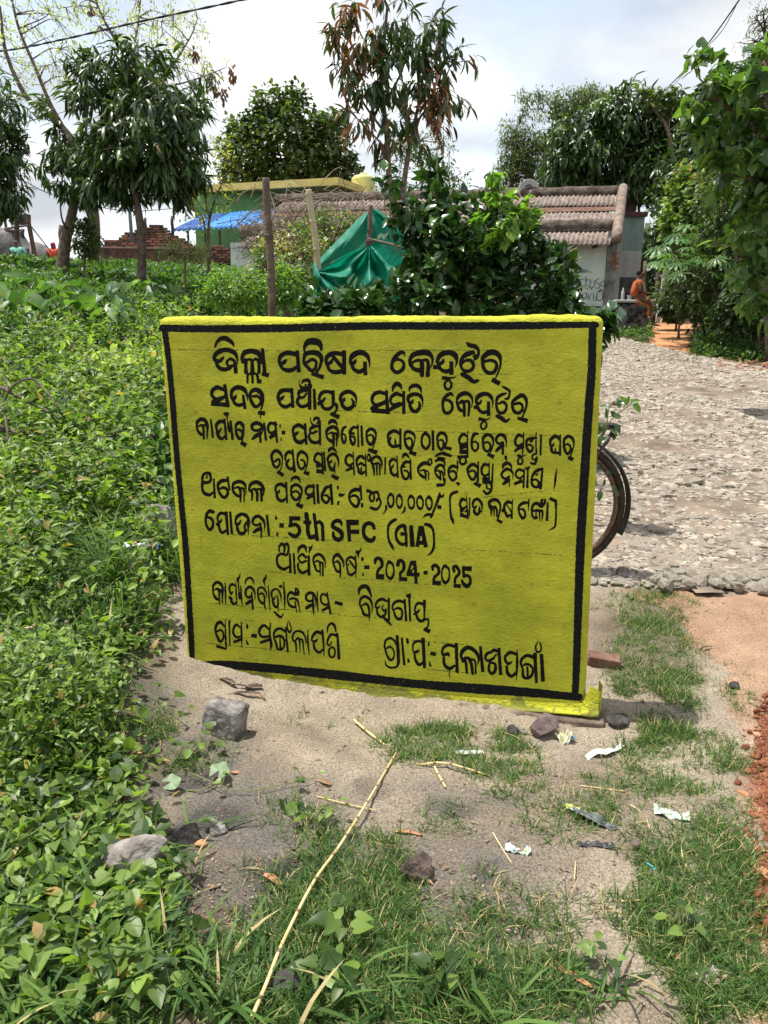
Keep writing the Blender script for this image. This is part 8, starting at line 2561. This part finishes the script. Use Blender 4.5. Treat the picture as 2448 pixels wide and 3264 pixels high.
# leafy twigs tied on the carrier
def leafy_branch():
    Y = 3.72; b = P(1905, 1420, Y); root = thing('leafy_branch', 'freshly cut leafy citrus twig tied on the bicycle carrier', 'branch', b); rg = np.random.default_rng(6)
    paths = [[(1898, 1425), (1915, 1400), (1930, 1375), (1945, 1345), (1965, 1320), (1995, 1300), (2020, 1278)], [(1925, 1385), (1935, 1345), (1940, 1305), (1950, 1285)], [(1905, 1410), (1930, 1370), (1960, 1372)], [(1925, 1375), (1905, 1345), (1890, 1320)], [(1900, 1425), (1890, 1480), (1900, 1530)], [(1900, 1430), (1885, 1400), (1880, 1380)]]
    for p in paths: MB().tube(smooth_path([P(x, y, Y - .02) for x, y in p], 3), .003, 5).build('twig', M_STEM, root, True, world=True)
    L = [(1945, 1310, -40), (1940, 1290, 190), (1972, 1285, 30), (1990, 1292, 60), (2008, 1282, 20), (2016, 1290, -30), (1915, 1322, 170), (1930, 1335, 80), (1955, 1325, 0), (1925, 1350, 200), (1905, 1335, 160), (1890, 1318, 150), (1960, 1350, -60), (1950, 1365, -75), (1945, 1372, -20), (1925, 1352, -120), (1900, 1372, 180), (1915, 1385, -100), (1962, 1375, -80), (1975, 1303, 100), (1998, 1285, 140),
         (1900, 1530, -110), (1925, 1525, -80), (1950, 1545, -60), (1915, 1560, -100), (1895, 1565, -110), (1955, 1560, -40), (1935, 1510, 20), (1885, 1520, 200), (1905, 1500, 60), (1890, 1395, 130), (1910, 1410, 40), (1880, 1410, 170)]
    for (px, py, an) in L:
        a = R(an); d = np.array([[math.cos(a), rg.normal(0, .3), math.sin(a)]]); nr = np.array([[rg.normal(0, .4), -1, .6 + rg.normal(0, .3)]])
        o = bpy.data.objects.new('leaf', leaf_mesh(L_OVAL if rg.random() < .5 else L_ROUND, 'o' + str(rg.integers(0, 1)), M_LCIT if px < 1985 else M_LYOUNG, rg.choice([.2, .5, .8])))
        o.matrix_basis = Matrix.Translation(P(px, py, Y - .02 + rg.normal(0, .02)) - b) @ Matrix(frames(d, nr)[0].tolist()).to_4x4() @ Matrix.Scale(.052 * rg.uniform(.8, 1.2), 4); link(o, root)
leafy_branch()

# ---- rocks
def rock(label, px, py, size, seed, mat, sink=.25, rz=0.0, cuts=9, name='rock', rough=.06, cat='rock'):
    V, Fc = rock_np(size, seed, 4, cuts, rough); nz = fbm(V[:, 0] / size[0] * 6 + V[:, 2] * 40, V[:, 1] / size[1] * 6, 2, 4, seed % 13) - .5
    V = V * (1 + .05 * nz)[:, None]; me = mesh_np(name, V, Fc, mat, False); o = link(bpy.data.objects.new(name, me)); p = G(px, py)
    o.location = p + Vector((0, size[1] * .5, size[2] * (1 - 2 * sink))); o.rotation_euler = (0, 0, rz); return tag(o, label, cat)
M_RGREY = pmat('grey_granite', (.11, .098, .09), .9, col2=(.29, .265, .245), nscale=22, bump=.9, bscale=70)
M_RPURP = pmat('purplish_stone', (.105, .075, .07), .85, col2=(.19, .145, .13), nscale=20, bump=.6, bscale=70)
M_RBLK = pmat('dark_slag', (.030, .026, .026), .9, col2=(.08, .07, .065), nscale=20, bump=.9, bscale=60)
M_RPALE = pmat('pale_weathered_stone', (.15, .13, .115), .9, col2=(.34, .31, .275), nscale=12, bump=.8, bscale=50)
M_CLAY = pmat('baked_clod', (.045, .034, .028), .95, col2=(.12, .088, .07), nscale=16, bump=1, bscale=45)
V, Fc = rounded_box((.062, .045, .052), .012, .008)
nz = fbm(V[:, 0] * 40 + V[:, 1] * 30, V[:, 2] * 40, 1.4, 4, 3) - .5; V *= (1 + .22 * nz)[:, None]; V[:, 0] += V[:, 2] * .12
_o = link(bpy.data.objects.new('rock', mesh_np('rock', V, Fc, M_RGREY, True))); _o.location = G(708, 2352) + Vector((0, .05, .040)); _o.rotation_euler = (R(-6), R(5), R(-14)); tag(_o, 'squarish broken grey block standing on the sand left of the footing', 'rock')
rock('half-buried rounded grey stone among the creepers at lower left', 425, 2800, (.085, .07, .06), 12, M_RPALE, .28, .4)
rock('dark clod beside the half-buried grey stone', 575, 2700, (.055, .045, .035), 15, M_RBLK, .25, 1.0, name='clod', cat='clod')
rock('small pale crumbly clod right of the dark clod', 690, 2660, (.030, .022, .017), 16, M_RPALE, .2, .3, name='clod', cat='clod')
rock('small orange-brown brick bit on the ash patch', 640, 2700, (.018, .012, .009), 17, pmat('orange_brick_bit', (.45, .23, .12), .9), .2, .3, name='brick_bit', cat='brick bit')
rock('lumpy brown porous clod right of the bamboo stick', 1335, 2800, (.046, .036, .030), 18, M_CLAY, .2, .5, 14, 'clod', .22, 'clod')
rock('angular purplish stone leaning against the footing', 1738, 2352, (.052, .045, .042), 21, M_RPURP, .15, .7, 7)
rock('small dark round pebble left of the purplish stone', 1636, 2342, (.021, .02, .018), 22, M_RBLK, .2, name='pebble', cat='pebble')
rock('tiny tan pebble between the dark pebble and the purplish stone', 1668, 2340, (.012, .011, .010), 23, M_RPALE, .2, name='pebble', cat='pebble')
rock('dark lump of stone in the shade off the right end of the footing', 1975, 2320, (.042, .036, .03), 24, M_RBLK, .2, .5)
rock('pale boulder half hidden in weeds at the left foot of the board', 500, 1740, (.13, .10, .13), 25, M_RPALE, .2, .3)
rock('dark rock in the shade at the left foot of the board', 555, 1800, (.06, .05, .05), 26, M_RBLK, .2, .3)
rock('small stone bedded in the grass at the bottom edge', 905, 3170, (.05, .035, .03), 27, M_RBLK, .35, .3)
rock('orange-tan pebble near the red soil edge', 2412, 2350, (.014, .012, .010), 28, pmat('tan_pebble', (.42, .24, .15), .85), .2, name='pebble', cat='pebble')
rock('orange stone on the red soil at the right edge', 2372, 2545, (.018, .016, .013), 29, pmat('orange_pebble', (.45, .2, .1), .85), .2, name='pebble', cat='pebble')
rock('grey pebble alone on the sandy ground at the right', 2030, 2705, (.014, .013, .011), 30, M_RPURP, .2, name='pebble', cat='pebble')
rock('pale upright stone on the road just right of the bicycle wheel', 2040, 1520, (.03, .025, .045), 31, M_STONE, .1)
rock('loose flat stone lying on the road bed, centre right', 2150, 1522, (.065, .045, .022), 32, M_STONE, .1)
rock('dark stone beside the grass patch right of the bicycle wheel', 1985, 1850, (.05, .045, .04), 33, M_RPURP, .2)
rock('dark broken charcoal lump on the dusty verge', 2345, 2195, (.022, .018, .014), 34, M_RBLK, .2, name='pebble', cat='pebble')
def brick_chunk():
    V, Fc = rounded_box((.058, .028, .026), .006, .008); nz = fbm(V[:, 0] * 50, V[:, 2] * 50 + V[:, 1] * 40, 1.3, 4, 3) - .5; V *= (1 + .16 * nz)[:, None]
    o = link(bpy.data.objects.new('brick_chunk', mesh_np('brick_chunk', V, Fc, pmat('reddish_brown_brick', (.13, .07, .05), .95, col2=(.22, .13, .10), nscale=20, bump=.8, bscale=60), True)))
    o.location = G(1925, 2125) + Vector((0, .01, .018)); o.rotation_euler = (R(8), R(6), R(-10)); tag(o, 'broken reddish-brown brick lying in the grass right of the board', 'brick')
brick_chunk()

# ---- sticks and straws
def stick(label, pts, r, mat=M_BAMB, name='straw', cat='stick', lift=.006, nodes=0, r1=None):
    g, ok = Gv([p[0] for p in pts], [p[1] for p in pts]); path = smooth_path([Vector(q) + Vector((0, 0, lift + (p[2] if len(p) > 2 else 0))) for q, p in zip(g, pts)], 8)
    b = path[0].copy(); n = len(path); r1 = r1 or r * .8
    root = thing(name, label, cat, b) if nodes else None
    if nodes:
        MB().tube(path, [r + (r1 - r) * i / (n - 1) for i in range(n)], 8).build('stalk', mat, root, True, world=True)
        L = [0]
        for i in range(1, n): L.append(L[-1] + (path[i] - path[i - 1]).length)
        for k in range(1, nodes):
            t = L[-1] * (k + .3 * math.sin(k * 7)) / nodes; i = max(1, next((j for j in range(n) if L[j] >= t), n - 1)); f = (t - L[i - 1]) / max(L[i] - L[i - 1], 1e-6); p = path[i - 1].lerp(path[i], min(max(f, 0), 1)); d = (path[i] - path[i - 1]).normalized() * .004; rr = (r + (r1 - r) * t / L[-1]) * 1.22
            MB().tube([p - d, p + d], rr, 8).build('node_ring', M_NODE, root, True, world=True)
        return root
    o = MB().tube([p - b for p in path], [r + (r1 - r) * i / (n - 1) for i in range(n)], 6).build(name, mat, None, True); o.location = b; return tag(o, label, cat)
M_NODE = pmat('dark_node', (.20, .13, .07), .8); M_STRAW = pmat('yellow_straw', (.55, .40, .17), .6, col2=(.66, .52, .27), nscale=20)
stick('long yellow bamboo stick lying from the centre down to the bottom edge', [(1262, 2412), (1170, 2580, .01), (1080, 2730, .015), (1000, 2850, .02), (905, 3040, .02), (850, 3180, .02), (780, 3330, .01)], .0030, M_STRAW, 'bamboo_stick', 'stick', .012, 11, .0042)
stick('short broken stick end lying above the long bamboo stick', [(1128, 2308, .01), (1178, 2348, .006), (1230, 2382)], .0042, M_STRAW, name='broken_stick', nodes=3)
stick('thin yellow stalk lying across the grass before the footing', [(1330, 2444), (1420, 2450, .012), (1560, 2478)], .0033, M_STRAW, name='stalk_piece', nodes=5)
stick('short stalk slanting down from the thin yellow stalk', [(1385, 2450), (1400, 2480), (1420, 2515)], .0035, M_STRAW, name='stalk_piece', nodes=3)
for i, (pts, lab) in enumerate([([(1600, 2338), (1640, 2352), (1672, 2368)], 'pale straw before the small dark pebble'), ([(1570, 2660), (1600, 2710), (1635, 2765)], 'straw lying left of the blue and yellow wrapper'), ([(1850, 2510), (1925, 2520), (1990, 2528)], 'thin straw right of the dark plastic scrap'), ([(2170, 2700), (2178, 2750), (2205, 2800)], 'brown bent twig below the green paper'), ([(1980, 2880), (2040, 2876), (2060, 2866)], 'short orange straw in the lower right sand'), ([(2300, 3180), (2340, 3220), (2360, 3262)], 'straw near the lower right corner'), ([(1830, 2810), (1835, 2750)], 'upright dry stalk in the sand centre right'), ([(1010, 2545), (1110, 2570), (1200, 2590)], 'thin dry runner crossing under the long bamboo stick'), ([(2005, 2570), (2050, 2600), (2072, 2650)], 'curved dry stem right of the dark plastic scrap'), ([(800, 2965), (860, 2985), (900, 3010)], 'dry stem in the grass left of the long bamboo stick')]):
    stick(lab, pts, .0018, M_STRAW)
# bark flakes and dry leaves
def flake(label, px, py, L, W, ang, mat, name='dry_leaf', cat='dry leaf', curl=.4, lift=.004, n=10):
    V = []; Fc = []
    for i in range(n + 1):
        t = i / n; w = W * (math.sin(math.pi * (.08 + .84 * t)) ** .6) / 2
        for j in (-1, -.33, .33, 1): V.append(((t - .5) * L, w * j + .1 * W * math.sin(t * 5), curl * W * j * j * .5 + .06 * L * math.sin(t * 3.1)))
    for i in range(n):
        for j in range(3): q = i * 4 + j; Fc.append((q, q + 4, q + 5, q + 1))
    mb = MB(); mb.add(V, Fc); o = mb.build(name, mat, None, True); sm = o.modifiers.new('t', 'SOLIDIFY'); sm.thickness = .0012
    o.location = G(px, py) + Vector((0, 0, lift)); o.rotation_euler = (random.uniform(-.15, .15), random.uniform(-.1, .1), R(ang)); return tag(o, label, cat)
M_DRYL = pmat('dry_brown_leaf', (.20, .11, .06), .8, col2=(.34, .2, .12), nscale=20); M_DRYR = pmat('reddish_dry_leaf', (.36, .15, .08), .7, col2=(.48, .25, .14), nscale=20); M_BRKP = pmat('dark_bark_flake', (.05, .032, .026), .9, col2=(.14, .10, .08), nscale=25, bump=.7, bscale=70)
for a in (('curled dark bark flake on top of the bark pile under the board', 725, 2178, .075, .016, -32, M_BRKP, 'bark_flake', 'bark'), ('long grey bark strip at the front of the bark pile', 775, 2222, .125, .015, -1, M_BRKP, 'bark_flake', 'bark'), ('broad dark bark piece at the right end of the bark pile', 810, 2200, .06, .03, 22, M_BRKP, 'bark_flake', 'bark'), ('thin brown bark sliver in the middle of the bark pile', 765, 2196, .08, .012, -14, M_BRKP, 'bark_flake', 'bark'), ('reddish bark splinter below the bark pile', 838, 2228, .03, .008, -60, M_DRYL, 'bark_flake', 'bark')):
    flake(*a, lift=.010)
for a in (('orange-brown dry leaf on the sand above the creeper', 752, 2470, .045, .014, -5, M_DRYR), ('long pinkish dry leaf at the grass edge left of the block', 268, 2290, .07, .018, -60, M_DRYL), ('reddish-brown dry leaf below the lumpy clod patch', 1300, 2662, .075, .010, -14, M_DRYR), ('folded brown dry leaf near the bamboo stick', 870, 2810, .055, .016, -30, M_DRYR), ('long narrow brown leaf in the lower right sand', 1810, 3115, .10, .012, -35, M_DRYR), ('reddish leaf at the right edge on the red soil', 2432, 2790, .08, .02, -70, M_DRYR), ('small pink dry leaf on the ash patch', 435, 2404, .03, .007, -3, M_DRYR), ('brown dry leaf right of the long bamboo stick, lower', 1250, 2950, .04, .014, 20, M_DRYL), ('dry leaf among the grass at the right', 2160, 3060, .04, .012, -20, M_DRYL), ('dark dry leaf tip at the top left of the sand', 1030, 2500, .05, .018, -20, M_DRYL),
          ('pale dry leaf at the far end of the sand left of the block', 380, 2378, .04, .02, 15, M_DRYL), ('brown curled leaf on the dusty verge', 2220, 2012, .06, .018, 10, M_DRYR), ('brown stick-like dry leaf on the dusty verge', 2248, 2068, .07, .010, 22, M_BRKP)):
    flake(*a)

# ---- litter
def crumple(label, px, py, L, W, ang, mat, name, cat, seed, amp=.25, nx=26, ny=14, shape=None, lift=.006, thick=.0009):
    xs = np.linspace(-.5, .5, nx); ys = np.linspace(-.5, .5, ny); V = []; Fc = []
    for x in xs:
        wk = shape(x + .5) if shape else 1.0; off = 0
        if isinstance(wk, tuple): wk, off = wk
        for y in ys:
            z = (fbm(x * 5 + 3, y * 5 * W / L + 1, 1.2, 3, seed) - .5) * amp * W * 1.8
            V.append((x * L, (y * wk + off) * W, z + .5 * amp * W * (fbm(x * 2, y * 2, 1, 1, seed + 2))))
    for i in range(nx - 1):
        for j in range(ny - 1): q = i * ny + j; Fc.append((q, q + ny, q + ny + 1, q + 1))
    mb = MB(); mb.add(V, Fc); o = mb.build(name, mat, None, False); sm = o.modifiers.new('t', 'SOLIDIFY'); sm.thickness = thick
    o.location = G(px, py) + Vector((0, 0, lift)); o.rotation_euler = (0, 0, R(ang)); return tag(o, label, cat)
def printmat(name, base, cols, scale=30, rough=.4):
    mt, nt, b, out = mat_new(name); b.inputs['Roughness'].default_value = rough
    tcn = nt.nodes.new('ShaderNodeTexCoord'); v = nt.nodes.new('ShaderNodeTexNoise'); v.inputs['Scale'].default_value = scale; v.inputs['Detail'].default_value = 2; nt.links.new(tcn.outputs['Object'], v.inputs['Vector'])
    r = nt.nodes.new('ShaderNodeValToRGB'); r.color_ramp.interpolation = 'CONSTANT'; r.color_ramp.elements[0].color = (*base, 1); r.color_ramp.elements[0].position = 0
    r.color_ramp.elements[1].position = .52; r.color_ramp.elements[1].color = (*cols[0], 1)
    for i, c in enumerate(cols[1:]):
        e = r.color_ramp.elements.new(.58 + .05 * i); e.color = (*c, 1)
    nt.links.new(v.outputs['Fac'], r.inputs[0]); nt.links.new(r.outputs[0], b.inputs['Base Color']); return mt
crumple('twisted strip of torn white plastic lying right of the board\'s foot', 1928, 2400, .165, .034, 33, pmat('white_plastic_film', (.78, .80, .84), .35, spec=.5), 'plastic_strip', 'plastic strip', 3, .35, 34, 8, lambda t: (.45 + .55 * math.sin(3.0 * t + .3) ** 2, .25 * math.sin(t * 6.5)))
crumple('crumpled cream rag with a blue spot beside the purplish stone', 1800, 2362, .055, .045, 40, printmat('cream_rag', (.62, .60, .40), [(.68, .67, .5), (.1, .25, .35)], 22, .8), 'rag', 'rag', 5, .8, 18, 16)
crumple('grey torn plastic sheet crumpled in the middle of the sandy ground', 1890, 2620, .125, .042, -48, pmat('grey_plastic_sheet', (.085, .095, .10), .5, col2=(.16, .17, .175), nscale=30, spec=.4), 'plastic_scrap', 'plastic scrap', 7, .40, 30, 14, lambda t: (.35 + .65 * math.sin(math.pi * min(1, t * 1.05)) ** .7, .25 * t * t))
crumple('dark folded plastic piece below the grey torn plastic', 1900, 2700, .09, .020, -4, pmat('black_plastic', (.03, .03, .03), .4, spec=.5), 'plastic_scrap', 'plastic scrap', 8, .6)
crumple('small yellow and blue sachet tucked against the grey plastic', 1822, 2580, .042, .018, -28, printmat('yellow_blue_print', (.70, .66, .12), [(.10, .22, .55), (.8, .8, .7)], 60), 'sachet', 'sachet', 9, .5)
crumple('green and white printed paper scrap, curled, right of the centre', 2140, 2600, .090, .045, -18, printmat('green_print', (.55, .62, .50), [(.14, .34, .24), (.62, .68, .56)], 65, .6), 'paper_scrap', 'paper scrap', 10, .30, 22, 14)
crumple('small blue, white and yellow wrapper crumpled on the sand', 1650, 2718, .062, .022, -10, printmat('blue_white_print', (.65, .68, .70), [(.10, .30, .38), (.65, .62, .12), (.7, .72, .7)], 55), 'wrapper', 'wrapper', 11, .6)
crumple('red, white and blue snack packet lying in the sedge left of the board', 462, 1830, .16, .08, -8, printmat('red_white_print', (.66, .66, .68), [(.62, .06, .04), (.10, .14, .30)], 22), 'snack_packet', 'packet', 12, .35, lift=.13)
crumple('tiny turquoise thread of plastic in the lower right grass', 2072, 2765, .03, .006, -60, pmat('turquoise_plastic', (.05, .45, .5), .4), 'plastic_thread', 'plastic thread', 13, .5, 10, 4)
crumple('pale torn paper half hidden in the grass before the footing', 1490, 2405, .10, .016, 5, pmat('dirty_white_paper', (.45, .47, .42), .7), 'paper_scrap', 'paper scrap', 14, .3)
crumple('dirty whitish plastic bit in the lower right grass', 2255, 3130, .055, .04, 20, pmat('dirty_plastic', (.42, .42, .40), .5, col2=(.3, .2, .15), nscale=30), 'plastic_scrap', 'plastic scrap', 15, .5)

# ---- fallen branches on the left slope
def branch(label, paths, r, mat=M_BARK):
    g, ok = Gv([paths[0][0][0]], [paths[0][0][1]]); b = Vector(g[0]); root = thing('fallen_branch', label, 'branch', b)
    for k, pth in enumerate(paths):
        g, ok = Gv([p[0] for p in pth], [p[1] + p[2] * 1.9 + 75 for p in pth])      # third value: rows down to where it stands over the ground
        pts = []
        for q, p in zip(g, pth):
            pts.append(P(p[0], p[1], q[1]))
        pts = smooth_path(pts, 5); n = len(pts); rr = r * (1 if k == 0 else .55)
        MB().tube(pts, [rr * (1 - .45 * i / (n - 1)) * (1 + .12 * math.sin(i * 2.3)) for i in range(n)], 8).build('branch_stem' if k == 0 else 'side_branch', mat, root, True, world=True)
branch('grey fallen branch sloping down from the left edge into the weeds', [[(-60, 1205, 60), (0, 1234, 55), (70, 1271, 40), (144, 1308, 25), (190, 1352, 5)], [(8, 1285, 40), (40, 1232, 70), (80, 1209, 80), (114, 1214, 75), (159, 1263, 60), (190, 1310, 40), (214, 1345, 5)], [(60, 1262, 40), (30, 1240, 60), (5, 1180, 80)], [(0, 1260, 40), (16, 1330, 40), (26, 1400, 20), (20, 1430, 5)]], .016)
branch('grey fallen branch lying low at the left edge, ending in a fork', [[(-60, 1366, 18), (0, 1370, 18), (60, 1374, 15), (134, 1388, 8)], [(-40, 1340, 30), (50, 1378, 20), (118, 1415, 5)]], .018)
branch('thick fallen branch running right to the edge of the notice board', [[(505, 1390, 10), (440, 1384, 12), (378, 1380, 14), (340, 1392, 10), (300, 1402, 4)], [(385, 1384, 10), (330, 1384, 10), (270, 1382, 6)]], .022)
